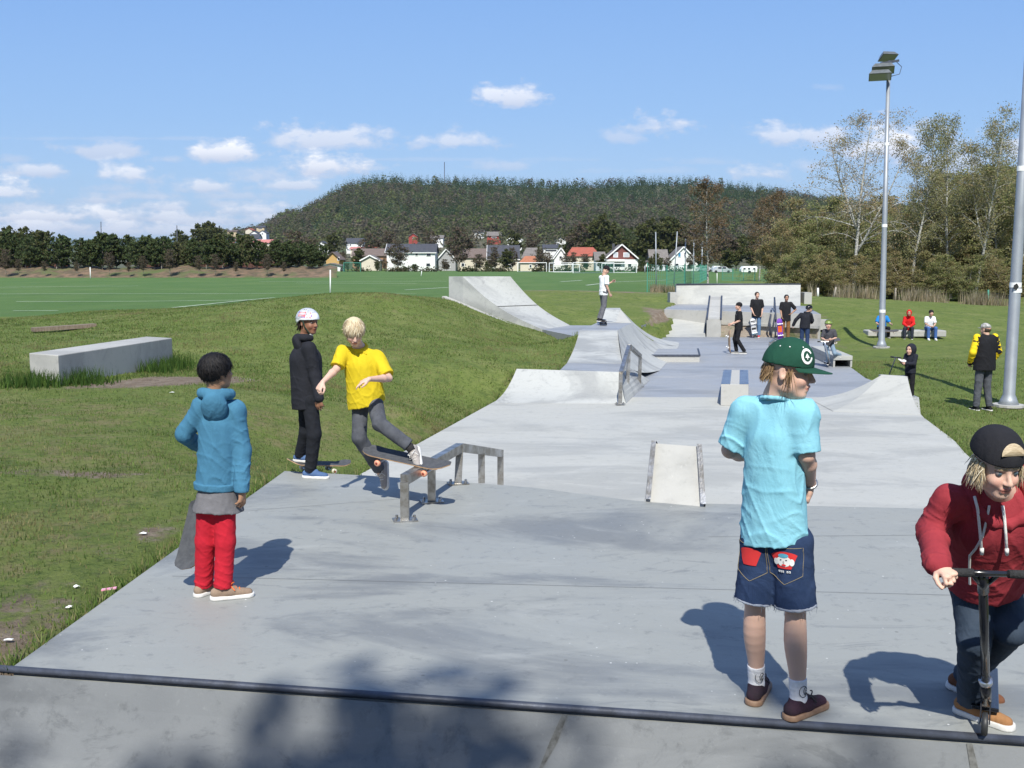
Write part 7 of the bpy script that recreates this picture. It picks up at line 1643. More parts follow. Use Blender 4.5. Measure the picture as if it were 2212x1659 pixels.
lg = nrm(R[0]*.86-R[1]*-.36+R[2]*.62); lg = nrm(R[0]*.80+R[1]*.55+R[2]*.55)
def surf_decal(par, name, cdir, shapes, m, lift=.003, Vs=None):
    """project flat shapes onto the cap mesh by nearest radial distance"""
    cdir = nrm(cdir); up_ = nrm(R[2]-cdir*(R[2]@cdir)); rt_ = -np.cross(up_, cdir)*-1; D = Vs-ce; L_ = np.linalg.norm(D, axis=1); Dn = D/L_[:, None]; ok = L_ > .075*J['hsz']; Dn, L2_ = Dn[ok], L_[ok]; b = MB()
    def hit(x, y):
        d = nrm(cdir+rt_*math.tan(x)+up_*math.tan(y)); k = np.argsort(-(Dn@d))[:8]; return ce+d*(np.max(L2_[k])+lift)
    for sh in shapes:
        n = len(sh); cx_ = sum(p[0] for p in sh)/n; cy_ = sum(p[1] for p in sh)/n; o = len(b.v); KR = (1, .75, .5, .25) if n > 8 else (1,)
        for k in KR: b.v += [Vector(hit(cx_+(x-cx_)*k, cy_+(y-cy_)*k)) for x, y in sh]
        b.v.append(Vector(hit(cx_, cy_))); m9 = len(KR)
        for w in range(m9-1): b.f += [(o+w*n+i, o+w*n+(i+1) % n, o+(w+1)*n+(i+1) % n, o+(w+1)*n+i) for i in range(n)]
        b.f += [(o+(m9-1)*n+i, o+(m9-1)*n+(i+1) % n, o+m9*n) for i in range(n)]
    return b.build(name, m, par)
cm = np.array([tuple(v.co) for v in cp.data.vertices])+np.array(r4['_r'])
surf_decal(cp, 'emblem', lg, ring2(.165, .245, 26, .45, 6.15, 1, 1.18), WPT, .0028, cm)
surf_decal(cp, 'emblem', lg, [[(-.095, -.05), (0, -.055), (0, .11)], [(.095, -.05), (0, .11), (0, -.055)], rect(-.018, -.115, .018, -.05)], WPT, .0028, cm)
for dv_ in ((.1, .80, .95), (.62, .55, .95), (-.35, .75, .95)):
    surf_decal(cp, 'eyelet', nrm(R[0]*dv_[0]+R[1]*dv_[1]+R[2]*dv_[2]), [[(.024*math.cos(t), .024*math.sin(t)) for t in np.linspace(0, 5.6, 9)]], WPT, .003, cm)
c, f, u, rt, q = J['head'], J['f'], J['u'], J['rt'], J['hsz']; rg = np.random.RandomState(6); pts, dr = [], []
for i in range(520):
    a = math.pi+rg.uniform(-1.1, 1.1); p = c+(f*(math.cos(a)*.090-.010)+rt*math.sin(a)*.078+u*rg.uniform(-.028, .03))*q; pts.append(p); dr.append(nrm(f*math.cos(a)*.35+rt*math.sin(a)*.2-u*1.0+rg.normal(0, .12, 3)))
locks(r4, 'hair', pts, dr, .034, .0042, [(.26,.165,.085), (.34,.23,.12), (.18,.11,.06)], 31, .12)
pts, dr = [], []
for i in range(26):
    p = c+(f*rg.uniform(.005, .028)+rt*.079+u*rg.uniform(.0, .02))*q; pts.append(p); dr.append(nrm(-u+f*.05+rt*.10+rg.normal(0, .08, 3)))
locks(r4, 'hair', pts, dr, .115, .0018, [(.26,.165,.085), (.20,.12,.06)], 31, .05, 6)
# wristwatch
d_ = nrm(J['wrR']-J['elR']); o_ = J['wrR']-d_*.012; ux = nrm(np.cross(d_, (0,1,0))); uy = np.cross(d_, ux); b = MB(); b.tube([Vector(o_+(ux*math.cos(t)+uy*math.sin(t))*.0275) for t in np.linspace(0, 6.283, 20)], .006, 6); b.build('wristwatch', mat('watch_metal', (.5,.5,.5), rough=.3, metal=.9), r4, smooth=True)

# ---------- 5: boy in the red hoodie riding the scooter
s = .95
j = dict(head=Q(2152, 1006, 3.72), neck=Q(2160, 1062, 3.92), shR=Q(2050, 1078, 3.95), shL=Q(2262, 1082, 3.97), elR=Q(2012, 1142, 3.98), wrR=Q(2026, 1222, 3.74), elL=Q(2300, 1160, 3.95), wrL=Q(2248, 1232, 3.74),
         hipR=Q(2097, 1266, 4.22), hipL=Q(2162, 1266, 4.25), knR=Q(2104, 1385, 4.12), knL=Q(2185, 1360, 4.10), anR=Q(2098, 1503, 4.36), anL=Q(2080, 1490, 4.6))
j['anL'] = Q(2086, 1470, 4.62)
j['anL'][2] = j['anR'][2] = .080
r5, J = person('boy in a red zip hoodie leaning over a black scooter', P(2110, 1585, z=0), j, s, (.10, -.95, -.27), (.0, -.27, .96), (.66, .42, .32), (.38,.27,.16), h=.0052, hs=1.0, iris=(.06,.09,.11),
               hands=dict(R=dict(d=(.25, -.86, -.20), n=(.15, .0, -1), side=-1, curl=1.15, thumb=1.0), L=dict(d=(-.10, -.9, -.20), n=(-.15, .0, -1), side=1, curl=1.15, thumb=1.0)))
REDH = cloth('red_fleece', (.31,.038,.048), (.26,.03,.04), .4); DJ = cloth('slate_denim', (.030,.045,.068), (.045,.062,.09), .3, 100)
hem = Q(2132, 1258, 4.17)
top_sdf(J, s, .0055, hem, .98, .80, .80, longs=True, sl=(.059, .056, .047), fold=.008, noise=.0045, sh=.056).build('hoodie', REDH, r5)
S = SDF(.0055); n_, up, fr, sd = J['neck'], J['up'], J['fr'], J['side']; q0_ = None
for i in range(13):
    t = math.pi*2*i/12; p = n_+sd*math.cos(t)*.118*s+fr*(math.sin(t)*.100+.01)*s+up*(.005-.085*math.sin(t))*s
    if q0_ is not None: S.cone(q0_, p, (.030-.010*math.sin(t))*s, (.030-.010*math.sin(t))*s, .02)
    q0_ = p
S.noise(.003, 40); S.build('hood', REDH, r5)
hv, _ = top_sdf(J, s, .012, hem, .98, .80, .80, longs=True, sl=(.070, .066, .054), fold=.0, noise=0, sh=.060).mesh()
def front(px, py, lift=.008):
    d = np.array(ray(px, py)); d = d/np.linalg.norm(d); o_ = np.array([0, 0, CAM_Z]); w_ = hv-o_; t = w_@d; dist = np.linalg.norm(w_-t[:, None]*d, axis=1); k = np.where(dist < .022)[0]
    if len(k) == 0: k = np.argsort(dist)[:3]
    tt = t[k].min(); return Vector(o_+d*(tt-lift))
WCORD = cloth('white_cord', (.78,.78,.74), None, .3, 120)
for a in (((2105, 1072), (2112, 1100), (2117, 1150), (2121, 1197)), ((2166, 1092), (2170, 1120), (2173, 1160), (2175, 1198))):
    b = MB(); b.tube([front(x, y, .012) for x, y in a], .0058, 8); b.tube([front(*a[-1], .012), front(a[-1][0], a[-1][1]-12, .012)], .0075, 8); b.build('drawstring', WCORD, r5, smooth=True)
b = MB(); b.tube([front(x, y, .004) for x, y in ((2137, 1092), (2131, 1125), (2122, 1160), (2108, 1185), (2095, 1200), (2094, 1230), (2095, 1262))], .005, 6); b.build('zip', WSOLE, r5)
pants_sdf(J, s, .0058, (.086, .068, .060), .006, folds=(2.4, 5.2)).build('jeans', DJ, r5)
TANS = cloth('tan_suede', (.36,.19,.085), (.29,.14,.06)); 
shoe(r5, J['anR']+np.array([0,-.01,.005]), (.62, -.78, 0), (0,0,1), 1.0, TANS, WSOLE, .0048, laces=mat('brown_laces', (.10,.06,.03)))
shoe(r5, J['anL']+np.array([0,-.01,.0]), (.72, -.68, -.12), (.1,-.1,1), 1.0, cloth('brown_suede', (.17,.075,.04), (.13,.055,.03)), WSOLE, .0048, laces=mat('brown_laces', (.10,.06,.03)))
MESH = cloth('black_mesh_cloth', (.016,.016,.020), (.022,.022,.026), .5, 300)
cp, ce, R, rad = cap_hat(r5, J, MESH, (.108, .095, .100), .044, .07, -.12, back=True, brim=False)
cm = np.array([tuple(v.co) for v in cp.data.vertices])+np.array(r5['_r'])
c, f, u, rt, q = J['head'], J['f'], J['u'], J['rt'], J['hsz']
# opening of the reversed cap with blond hair, closed by the strap
surf_decal(cp, 'opening_hair', nrm(f*.90+u*.42), [[(.40*math.cos(t), -.04+.42*math.sin(t)) for t in np.linspace(0, math.pi, 14)]], mat('blond_hair_patch', (.52,.42,.28), (.36,.27,.16), 60, .6, stretch=(1, 1, 4)), .012, cm)
for sg in (-1, 1):
    rg = np.random.RandomState(5+sg); pts, dr = [], []
    for i in range(240):
        a = sg*rg.uniform(1.05, 2.5); p = c+(f*math.cos(a)*.082+rt*math.sin(a)*.080+u*rg.uniform(-.01, .035))*q; pts.append(p); dr.append(nrm(-u+rt*sg*.18+f*.10+rg.normal(0, .12, 3)))
    locks(r5, 'hair', pts, dr, .075, .0036, [(.55,.45,.30), (.46,.36,.22), (.62,.54,.40)], 32, .12)
# scooter
BK = mat('black_gloss_paint', (.012,.012,.014), rough=.25, coat=.5); GRP = mat('black_grip_rubber', (.03,.03,.032), (.02,.02,.02), 80, .85, .5, 150); ALU = mat('polished_aluminium', (.6,.6,.62), rough=.25, metal=.9)
wc = P(2127, 1564, z=.052); wd_ = Vector((wc.x*.95, wc.y, 0)).normalized(); tp_ = P(2123, 1240, y=3.72); bt = wc+Vector((0, 0, .105))+wd_*.03; sc_ = empty('kick_scooter', P(2127, 1600, z=0), 'black kick scooter ridden by the boy in the red hoodie', 'scooter')
MB().tube([bt, tp_], .0175, 14).build('steering_tube', BK, sc_, smooth=True); ax_ = (tp_-bt).normalized()
gl_, gr_ = P(2058, 1236, y=3.70), P(2210, 1241, y=3.70); d_ = (gr_-gl_).normalized()
b = MB(); b.tube([gl_, gr_], .0125, 12); b.tube([gl_.lerp(gr_, .27), tp_-ax_*.085], .010, 8); b.tube([gl_.lerp(gr_, .66), tp_-ax_*.085], .010, 8); b.tube([tp_-ax_*.11, tp_+ax_*.0], .021, 12); b.build('handlebar', BK, sc_, smooth=True)
for a, c_ in ((gl_-d_*.035, gl_+d_*.075), (gr_-d_*.055, gr_+d_*.07)): MB().tube([a, c_], .0165, 12).build('grip', GRP, sc_, smooth=True)
MB().tube([bt.lerp(tp_, .14), bt.lerp(tp_, .165)], .028, 16).build('clamp', ALU, sc_, smooth=True); MB().tube([bt-ax_*.03, bt.lerp(tp_, .13)], .022, 14).build('head_tube', BK, sc_, smooth=True)
sdw = Vector((wd_.y, -wd_.x, 0)); TYR = mat('black_wheel', (.03,.03,.03), rough=.5)
rear = wc+wd_*.66
for w_ in (wc, rear): MB().lathe([(.012, -.012), (.042, -.013), (.05, -.008), (.05, .008), (.042, .013), (.012, .012)], w_, 20, (wd_, Vector((0,0,1)), sdw)).build('wheel', TYR, sc_, smooth=True)
b = MB(); 
for e in (-1, 1): b.bar(bt-ax_*.02+sdw*e*.018, wc+sdw*e*.018, .006, .02)
b.build('fork', BK, sc_)
MB().obox(wc+wd_*.34+Vector((0,0,.03)), (wd_, sdw, (0,0,1)), (.50, .11, .018)).build('deck', BK, sc_, auto=.004); MB().bar(bt-ax_*.0, wc+wd_*.12+Vector((0,0,.03)), .04, .03).build('neck', BK, sc_)
# ================================================================ people farther away
def stand(base, H, deg, over=None):
    k = H/1.7; a = math.radians(deg); F_ = np.array([math.sin(a), math.cos(a), 0]); R_ = np.array([math.cos(a), -math.sin(a), 0]); b = a3(base)
    L_ = dict(head=(0,.02,1.585), neck=(0,-.02,1.42), shL=(-.165,0,1.37), shR=(.165,0,1.37), elL=(-.205,-.01,1.10), elR=(.205,-.01,1.10), wrL=(-.21,.05,.87), wrR=(.21,.05,.87), hipL=(-.085,0,.89), hipR=(.085,0,.89), knL=(-.10,.02,.48), knR=(.10,.02,.48), anL=(-.10,0,.085), anR=(.10,0,.085))
    L_.update(over or {}); return {n: b+(R_*v[0]+F_*v[1]+np.array([0,0,v[2]]))*k for n, v in L_.items()}, F_, R_, k
def far(label, base, H, deg, over=None, lookdeg=None, lookz=0, skin=(.55,.34,.25), topm=None, long_=False, hood=False, hoodup=False, botm=None, shoem=None, hat=None, hatm=None, hairc=None, hs=1.0, h=.011, hemz=.86, seat=False, kpants=(.088,.07,.06), sleeve=.85, solem=None, hands=None):
    j, F_, R_, k = stand(base, H, deg, over); la = math.radians(lookdeg if lookdeg is not None else deg)
    r, J = person(label, base, j, k, (math.sin(la), math.cos(la), lookz), skin=skin, h=h*.8, hs=hs, eye=False, fr_=1.15, hands=hands or dict(R=dict(d=nrm(j['wrR']-j['elR']), n=F_*.3-R_, side=1, curl=.5, s=1.0), L=dict(d=nrm(j['wrL']-j['elL']), n=F_*.3+R_, side=-1, curl=.5, s=1.0)), brow=(.06,.04,.03))
    up = J['up']; ch = (J['hipL']+J['hipR'])/2; hem = ch+up*(hemz-.89)*k
    top_sdf(J, k, h, hem, 1.06, 1.08, .74, longs=long_, sl=(.066, .062, .05) if long_ else (.064, .070, 0), sleeve=sleeve, fold=.008, noise=.004).build('hoodie' if hood or hoodup else ('jacket' if long_ else 't_shirt'), topm, r)
    if hood: hood_down(r, J, k, topm, .01, 1.0)
    pants_sdf(J, k, h, kpants, .008, folds=(2, 4)).build('trousers', botm, r)
    for q in 'LR':
        sd_ = J.get('toe'+q); dd = sd_ if sd_ is not None else F_; shoe(r, J['an'+q], dd, (0,0,1), k, shoem, solem or WSOLE, .008)
    c, f, u, rt, q_ = J['head'], J['f'], J['u'], J['rt'], J['hsz']
    if hat == 'beanie':
        S = SDF(.009); S.ell(c+(u*.045-f*.018)*q_, np.array([.106, .090, .088])*q_, [f, rt, u], 0); S.cut(c+u*.028*q_+f*.06*q_, nrm(-u+f*.35)); S.noise(.002, 60); S.build('beanie', hatm, r)
    elif hat == 'helmet': helmet(r, J, hatm, h=.009)
    elif hat == 'cap': cap_hat(r, J, hatm, (.104, .09, .09), .034, .07, h=.009)
    elif hat == 'hair':
        S = SDF(.008); S.ell(c+(u*.036-f*.016)*q_, np.array([.104, .086, .090])*q_, [f, rt, u], .01); S.cut(c+(f*.062+u*.06)*q_, nrm(f*.93-u*.36)); S.cut(c-u*.04*q_, nrm(-u+f*.5)); S.noise(.004, 90); o = S.build('hair', hatm, r)
    if hat in ('cap', 'helmet') and hairc is not None:
        S = SDF(.009); S.ell(c+(u*.0-f*.035)*q_, np.array([.068, .074, .06])*q_, [f, rt, u], .01); S.noise(.004, 90); S.build('hair', hairc, r)
    if hoodup:
        S = SDF(.009); S.ell(c+(u*.012-f*.022)*q_, np.array([.118, .102, .128])*q_, [f, rt, u], .02); S.cone(c-u*.09*q_-f*.02, J['neck']-up*.02, .075*q_, .085*q_, .03); S.ell(c+(f*.085-u*.008)*q_, np.array([.075, .066, .092])*q_, [f, rt, u], .01, 's'); S.build('hood', topm, r)
    return r, J
BT = cloth('black_jersey', (.018,.018,.020), (.013,.013,.015)); BP_ = cloth('black_twill', (.015,.015,.018)); GSH = cloth('grey_suede', (.14,.14,.14)); JEB = cloth('light_blue_denim', (.13,.21,.33), (.10,.17,.28)); HB = mat('dark_brown_hair', (.035,.022,.015), (.05,.032,.02), 30, .6); HBL = mat('blond_hair', (.42,.30,.17), (.32,.22,.12), 30, .6); HBK = mat('black_hair', (.012,.011,.011), rough=.5)
WT = cloth('white_jersey', (.76,.77,.78), (.70,.71,.72)); CHP = cloth('grey_check_cotton', (.11,.11,.125), (.16,.16,.175)); CAMO = cloth('camouflage_cotton', (.24,.235,.21), (.12,.12,.11))
def panel(r, J, off, w_, h_, m, k, name='print', depth=.12, side=1):
    cs = (J['shL']+J['shR'])/2; c_ = cs-J['up']*off*k; V, F = r['_m'] if False else (None, None)
# 6: boy in white T-shirt and beanie on the funbox
b6 = P(1303, 702, y=29.4); b6.z = ZF
r6, J = far('boy in white T-shirt and black beanie riding on top of the funbox', b6, 1.64, 62, dict(head=(.04,.06,1.64), neck=(.0,-.0,1.49), shL=(-.14,.0,1.42), shR=(.14,.02,1.43), elR=(.20,-.02,1.17), wrR=(.20,.09,.94), elL=(-.16,.08,1.15), wrL=(-.02,.30,1.28), hipL=(-.07,0,.98), hipR=(.07,0,.98), knL=(-.09,.06,.58), knR=(.05,-.01,.57), anL=(-.12,-.08,.19), anR=(.03,-.12,.19)), lookdeg=75, lookz=-.75, topm=WT, botm=CHP, shoem=BP_, hat='beanie', hatm=BT, hemz=.80)
cs = (J['shL']+J['shR'])/2; fr = J['fr']
def front_print(r, J, m, k, cx, cz, w_, h_, dep, name='shirt_print', sh=None):
    cs = (J['shL']+J['shR'])/2; o = cs+J['fr']*dep*k; n = 6; rows_ = []
    for i in range(n+1):
        row = []
        for q in range(n+1):
            x = (cx+(i/n-.5)*w_)*k; z = (cz+(q/n-.5)*h_)*k; row.append(Vector(o+J['side']*x+J['up']*z-J['fr']*(x*x*2.2)))
        rows_.append(row)
    return MB().sheet(rows_).build(name, m, [c for c in children(r) if c.name.startswith(('t_shirt', 'hoodie', 'jacket'))][0], smooth=True)
front_print(r6, J, mat('faded_yellow_print', (.55,.50,.25), (.70,.70,.66), 14, .8), .96, .03, -.30, .15, .26, .112)
skateboard('dark skateboard under the boy on the funbox', np.array(b6)+(-.02, -.40, .10), np.array(b6)+(.02, .40, .10), (0, 0, 1), wheel=(.06,.06,.07), deckm=mat('dark_deck', (.05,.04,.05)))
# 7
b7 = P(1594, 764, z=ZL)
r7, J = far('boy in black T-shirt and beanie facing left with an upright skateboard', b7, 1.60, 268, dict(shL=(-.155,.0,1.37), elR=(.17,-.02,1.12), elL=(-.17,.02,1.11), wrL=(-.10,.24,1.0), wrR=(.10,.24,.98), anL=(-.08,-.20,.085), knL=(-.09,.06,.48), anR=(.08,.03,.085), knR=(.09,.10,.49)), topm=BT, botm=BP_, shoem=GSH, hat='beanie', hatm=BT, hemz=.78)
front_print(r7, J, mat('white_print', (.75,.75,.75), rough=.8), .94, .0, -.20, .13, .28, .112)
skateboard('skateboard stood on its tail by the boy in the black beanie', Q(1574.5, 713, b7.y-.02), Q(1575.5, 763, b7.y+.05), (.98, .1, .06), wheel=(.78,.78,.76), wd=.20)
# 8
b8 = P(1633, 729, z=ZL)
r8, J = far('tall boy in plain black T-shirt and jeans holding a patterned skateboard', b8, 1.74, 195, dict(elR=(.20,.02,1.10), wrR=(.11,.13,.90), elL=(-.21,-.02,1.10), wrL=(-.19,.08,.88)), lookdeg=170, topm=BT, botm=JEB, shoem=cloth('red_canvas', (.60,.05,.06)), hat='hair', hatm=HB, hemz=.76)
def gfx(cols, seed=1):
    def g(r, rows_, mid, d, sd, up_, ln):
        rg = random.Random(seed); 
        for i in range(7):
            t = -.42+i*.13; b = MB(); o = Vector(mid)+Vector(d)*t*ln-Vector(up_)*.0125; w_ = rg.uniform(.12, .19)
            b.obox(o, (Vector(d), Vector(sd), Vector(up_)), (ln*rg.uniform(.05, .11), w_, .002)); b.build('deck_graphic', mat('gfx_'+str(cols[i % len(cols)]), cols[i % len(cols)], rough=.5), r)
    return g
skateboard('skateboard with blue and black white bands held by the tall boy', Q(1625.5, 688, b8.y-.40), Q(1631, 729, b8.y-.28), (0, .97, .1), wheel=(.8,.8,.78), deckm=mat('white_deck', (.6,.6,.6)), graphics=gfx([(.03,.03,.03), (.05,.35,.48), (.7,.7,.7), (.03,.03,.03), (.65,.65,.65), (.04,.04,.04), (.05,.05,.05)]))
# 9
b9 = P(1696, 734, z=ZL)
r9, J = far('boy in black T-shirt with a white square, hand on hip', b9, 1.67, 188, dict(elL=(-.36,-.04,1.15), wrL=(-.19,.06,1.0), elR=(.20,.02,1.10), wrR=(.17,.15,.88)), lookdeg=182, skin=(.36,.20,.13), topm=BT, botm=cloth('rust_brown_twill', (.22,.11,.045)), shoem=BP_, hat='hair', hatm=HBK, hemz=.72)
front_print(r9, J, mat('white_print', (.78,.78,.76), rough=.8), .98, .0, -.23, .22, .21, .118); 
skateboard('purple skateboard with an orange blot held by the boy with the white square', Q(1683.5, 688, b9.y-.42), Q(1686, 735, b9.y-.30), (0, .97, .1), wheel=(.85,.85,.85), deckm=mat('purple_deck', (.16,.04,.36), rough=.5), graphics=lambda r, rows_, mid, d, sd, up_, ln: MB().obox(Vector(mid)-Vector(up_)*.0125+Vector(d)*.02, (Vector(d), Vector(sd), Vector(up_)), (ln*.30, .15, .002)).build('deck_graphic', mat('orange_blot', (.80,.16,.02), (.6,.07,.02), 20, .5), r))
# 10
b10 = P(1737, 756, z=ZL)
r10, J = far('boy in black hoodie and black stickered helmet seen from behind', b10, 1.52, 25, dict(head=(.12,.10,1.50), neck=(.05,.04,1.36), shL=(-.15,.0,1.30), shR=(.19,.0,1.30), elL=(-.34,-.02,1.08), wrL=(-.42,.0,.90), elR=(.24,.10,1.08), wrR=(.20,.28,1.0)), lookdeg=65, topm=BLK, long_=True, hood=True, botm=DEN, shoem=BP_, hat='helmet', hatm=mat('black_helmet_shell', (.02,.02,.022), rough=.25, coat=.3), hemz=.80, hs=1.05)
# 11
b11 = P(1788, 793, z=ZL)
r11, J = far('small smiling child in a grey top and green helmet pushing a silver scooter', b11, 1.30, 196, dict(head=(.03,.16,1.52), neck=(.02,.08,1.36), shL=(-.17,.04,1.30), shR=(.17,.04,1.30), elR=(.24,.10,1.04), wrR=(.10,.32,.98), elL=(-.24,.10,1.06), wrL=(-.09,.32,1.02), hipL=(-.09,-.06,.86), hipR=(.09,-.05,.86), knR=(.02,.10,.50), anR=(.0,.0,.17), knL=(-.22,.02,.50), anL=(-.42,-.30,.42)), topm=cloth('grey_melange', (.075,.075,.085), (.05,.05,.058)), botm=cloth('pale_denim', (.22,.30,.38)), shoem=BP_, hat='helmet', hatm=mat('olive_green_helmet', (.20,.27,.06), rough=.35), hairc=HBL, hemz=.80, hs=1.15, long_=False)
def small_scooter(label, top, botw, m, wd2=.34, dirv=(.2, 1, 0), tube=.016):
    r = empty('kick_scooter', Vector((botw.x, botw.y, botw.z-.06)), label, 'scooter'); d = Vector(dirv).normalized(); sd = Vector((d.y, -d.x, 0)); b = MB(); b.tube([botw+Vector((0,0,.06)), top], tube, 8); b.build('steering_tube', m, r, smooth=True)
    MB().tube([top-sd*wd2/2, top+sd*wd2/2], .013, 8).build('handlebar', m, r)
    for e in (-1, 1): MB().tube([top+sd*e*(wd2/2-.08), top+sd*e*(wd2/2+.01)], .018, 8).build('grip', GRP, r)
    for w_ in (botw, botw+d*.62): MB().lathe([(.01, -.012), (.055, -.013), (.055, .013), (.01, .012)], w_, 14, (d, Vector((0,0,1)), sd)).build('wheel', TYR, r)
    MB().obox(botw+d*.32+Vector((0,0,.03)), (d, sd, (0,0,1)), (.48, .11, .02)).build('deck', m, r); return r
small_scooter('silver scooter pushed by the child in the green helmet', P(1781.5, 738, y=b11.y-.28), P(1791, 786, y=b11.y-.12)*1.0, ALU, .36, (.12, 1, 0), .022)
# board carried behind the green helmet child
skateboard('dark skateboard sticking out behind the green helmet child', Q(1811, 733, 29.5), Q(1790, 738, 29.2), (0, -.35, .93), wd=.2)
# 12-14 sitting on the bench
def sit(label, px, deg, H, **kw):
    zb = zt_; b = P(px, 720, y=37.5); gz = float(ground(b.x, 37.0)[0]); base = Vector((b.x, 37.15, gz)); k = H/1.7; hz = (zb-gz)/k+.09
    o = dict(head=(0,.16,hz+.66), neck=(0,.06,hz+.50), shL=(-.16,.03,hz+.45), shR=(.16,.03,hz+.45), elL=(-.20,.13,hz+.20), elR=(.20,.13,hz+.20), wrL=(-.06,.34,hz+.10), wrR=(.06,.34,hz+.10), hipL=(-.09,-.08,hz), hipR=(.09,-.08,hz), knL=(-.15,.36,hz+.02), knR=(.15,.36,hz+.02), anL=(-.15,.38,.085), anR=(.15,.38,.085))
    o.update(kw.pop('over', {})); b0 = Vector((b.x, 37.42, gz)); return far(label, b0, H, deg, o, hemz=.84, **kw)
r12, J = sit('child in a bright blue T-shirt sitting behind the floodlight mast', 1903, 182, 1.52, topm=cloth('bright_blue_jersey', (.02,.22,.62)), botm=BP_, shoem=BP_, hat='hair', hatm=HB, over=dict(elL=(-.26,.10,.60), elR=(.26,.10,.60), wrL=(-.28,.30,.56), wrR=(.28,.30,.56)))
lap = P(1907, 716, y=37.0); skateboard('skateboard lying across the lap of the child in bright blue', np.array(lap)+(.58, 0, .02), np.array(lap)+(-.52, -.05, .03), (0, -.35, .93), wd=.2)
sit('child in a red hoodie with the hood up on the bench', 1960, 200, 1.45, topm=cloth('bright_red_fleece', (.62,.02,.02)), long_=True, hoodup=True, botm=cloth('charcoal_denim', (.03,.035,.05)), shoem=BP_, skin=(.40,.22,.15))
sit('child in a white T-shirt and blue jeans, rightmost on the bench', 2005, 184, 1.45, topm=WT, botm=cloth('blue_denim', (.06,.13,.33)), shoem=WT, hat='beanie', hatm=BT, skin=(.52,.32,.24))
# 15 small child behind the corner bank
b15 = P(1966, 815, y=21.7); b15.z = float(ground(b15.x, 21.7)[0])
r15, J = far('toddler in a black hooded sweater holding a scooter behind the corner bank', b15, 1.12, 235, dict(head=(0,.04,1.56), elR=(.19,.10,1.12), wrR=(.08,.38,1.18), elL=(-.19,.10,1.12), wrL=(-.08,.38,1.14)), topm=cloth('black_sweat', (.02,.022,.032)), long_=True, hoodup=True, botm=BP_, shoem=BP_, hs=1.18, hemz=.80)
MB().add([P(1940+i, 771+q, y=b15.y-.20) for i, q in ((0, 1), (8, 6), (13, 5), (18, 8), (17, 11), (7, 10), (0, 5))], [tuple(range(6, -1, -1))]).build('sleeve_print', mat('white_print', (.78,.78,.76)), r15)
small_scooter('thin dark scooter held by the toddler in the black hood', P(1935, 772, y=b15.y-.30), P(1920, 817, y=b15.y-.1), STEEL_D, .26, (.9, .4, 0), .012)
# 16 man in yellow and black jacket
b16 = P(2121, 888, y=20.4); b16.z = float(ground(b16.x, 20.4)[0])
YLN = cloth('yellow_nylon', (.80,.58,.02), (.72,.50,.015)); BLN = cloth('black_nylon', (.015,.015,.018))
r16, J = far('man in a black jacket with yellow sleeves standing by the thick pole', b16, 1.76, -14, dict(shL=(-.20,0,1.43), shR=(.20,0,1.43), elL=(-.29,-.02,1.15), elR=(.29,-.02,1.15), wrL=(-.23,.12,.93), wrR=(.23,.12,.93), anL=(-.11,.03,.085), anR=(.13,-.04,.085)), lookdeg=-32, topm=BLN, long_=True, botm=GDEN, shoem=BP_, hat='cap', hatm=mat('camo_cap', (.48,.47,.44), (.16,.16,.15), 26, .8, contrast=2.5), hairc=HB, hemz=.80, h=.010)
S = SDF(.009)
for q in 'LR':
    sh_, el, wr = J['sh'+q], J['el'+q], J['wr'+q]; S = SDF(.009); S.cone(sh_+J['up']*.012, el, .070, .066, .03, fold=(.008, 2.6)); S.cone(el, wr-(wr-el)*.12, .066, .056, .02, fold=(.01, 3.6)); S.build('sleeve', YLN, r16)

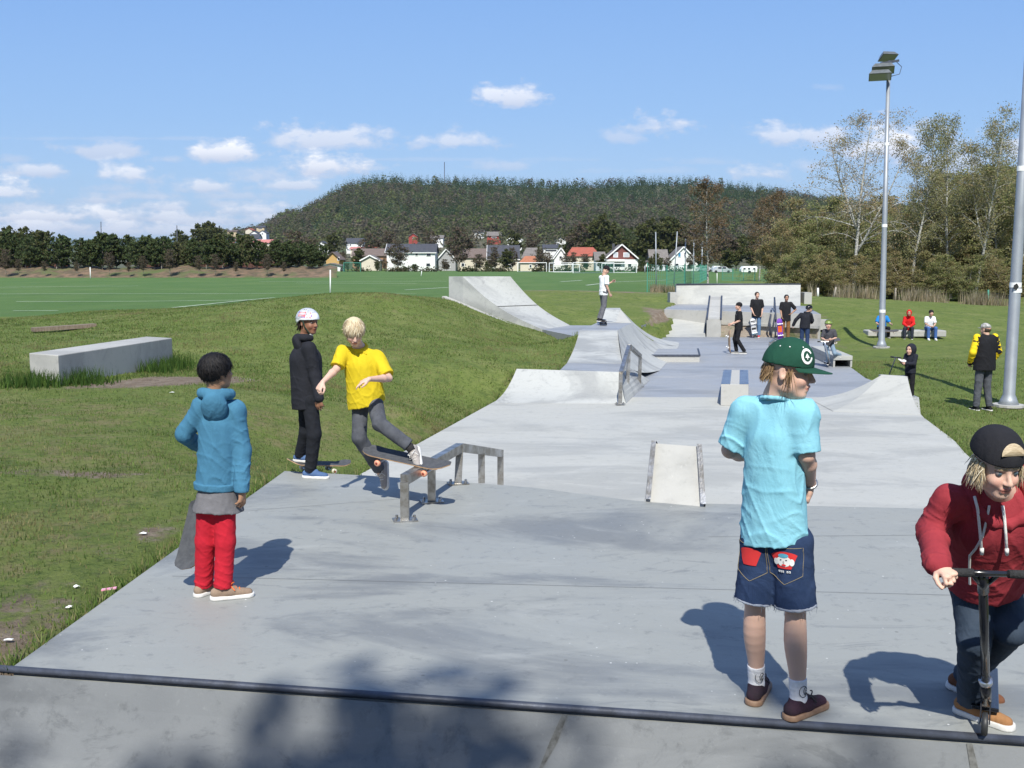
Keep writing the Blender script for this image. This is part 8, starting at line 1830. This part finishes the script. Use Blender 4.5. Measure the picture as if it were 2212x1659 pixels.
# trees behind the photographer, only their dappled shade reaches the picture
for k_, (pr, x, h, rz) in enumerate(((bushy2, -2.9, 17.6, .3), (olive, -1.3, 18.4, 2.0), (bushy2, .1, 17.0, 4.0), (bushy2, 1.4, 18.0, 5.2), (bushy2, 2.7, 17.4, 1.2))):
    lab = ('leafy tree behind the viewpoint, leftmost of five', 'leafy tree behind the viewpoint, second from the left', 'leafy tree straight behind the viewpoint', 'leafy tree behind the viewpoint, second from the right', 'leafy tree behind the viewpoint, rightmost of five')[k_]
    cr_ = [c for c in children(pr) if c.name.startswith('crown')][0]; vv = np.empty(len(cr_.data.vertices)*3, np.float32); cr_.data.vertices.foreach_get('co', vv); vv = vv.reshape(-1, 3)*(h/TOP[pr.name])
    ex = np.percentile(vv[:, 0]*math.sin(rz)+vv[:, 1]*math.cos(rz)+.9*vv[:, 2], 100); dup(pr, (x, (4.60 if x < 1 else 4.74)-.17*x-ex+.8*.9, -.8), rz, h/TOP[pr.name], lab, 'trees behind the viewpoint')
AIR = bpy.data.materials.new('air'); AIR.use_nodes = True; n = AIR.node_tree.nodes; n.remove(n['Principled BSDF']); pv = n.new('ShaderNodeVolumePrincipled')
pv.inputs['Color'].default_value = (.62, .76, .95, 1); pv.inputs['Density'].default_value = 5e-5; pv.inputs['Anisotropy'].default_value = .2; AIR.node_tree.links.new(pv.outputs[0], n['Material Output'].inputs['Volume'])
b = MB(); b.box((0, 5000, 200), (26000, 13000, 440)); hz = b.build('haze', AIR, None, base=(0, 0, 0)); tag(hz, kind='stuff')

def ordinals(group, text):
    os_ = sorted([o for o in bpy.data.objects if o.parent is None and o.get('group') == group], key=lambda o: o.location.x/max(1, o.location.y))
    for i, o in enumerate(os_):
        n = i+1; sfx = 'th' if 10 <= n % 100 <= 20 else {1: 'st', 2: 'nd', 3: 'rd'}.get(n % 10, 'th')
        o['label'] = text % ('%d%s' % (n, sfx))
ordinals('pines along the left side of the field', 'dark bushy pine, %s from the left in the row beside the field')
ordinals('bare saplings along the pine row', 'small bare sapling on the earth bank before the pines, %s from the left')
ordinals('shrubs along the foot of the wood', 'low brushy shrub at the foot of the right wood, %s from the left')
ordinals('undergrowth trees of the right wood', 'dense olive undergrowth tree in the right wood, %s from the left')
ordinals('small garden trees along the village edge', 'small garden tree between village houses and field, %s from the left')
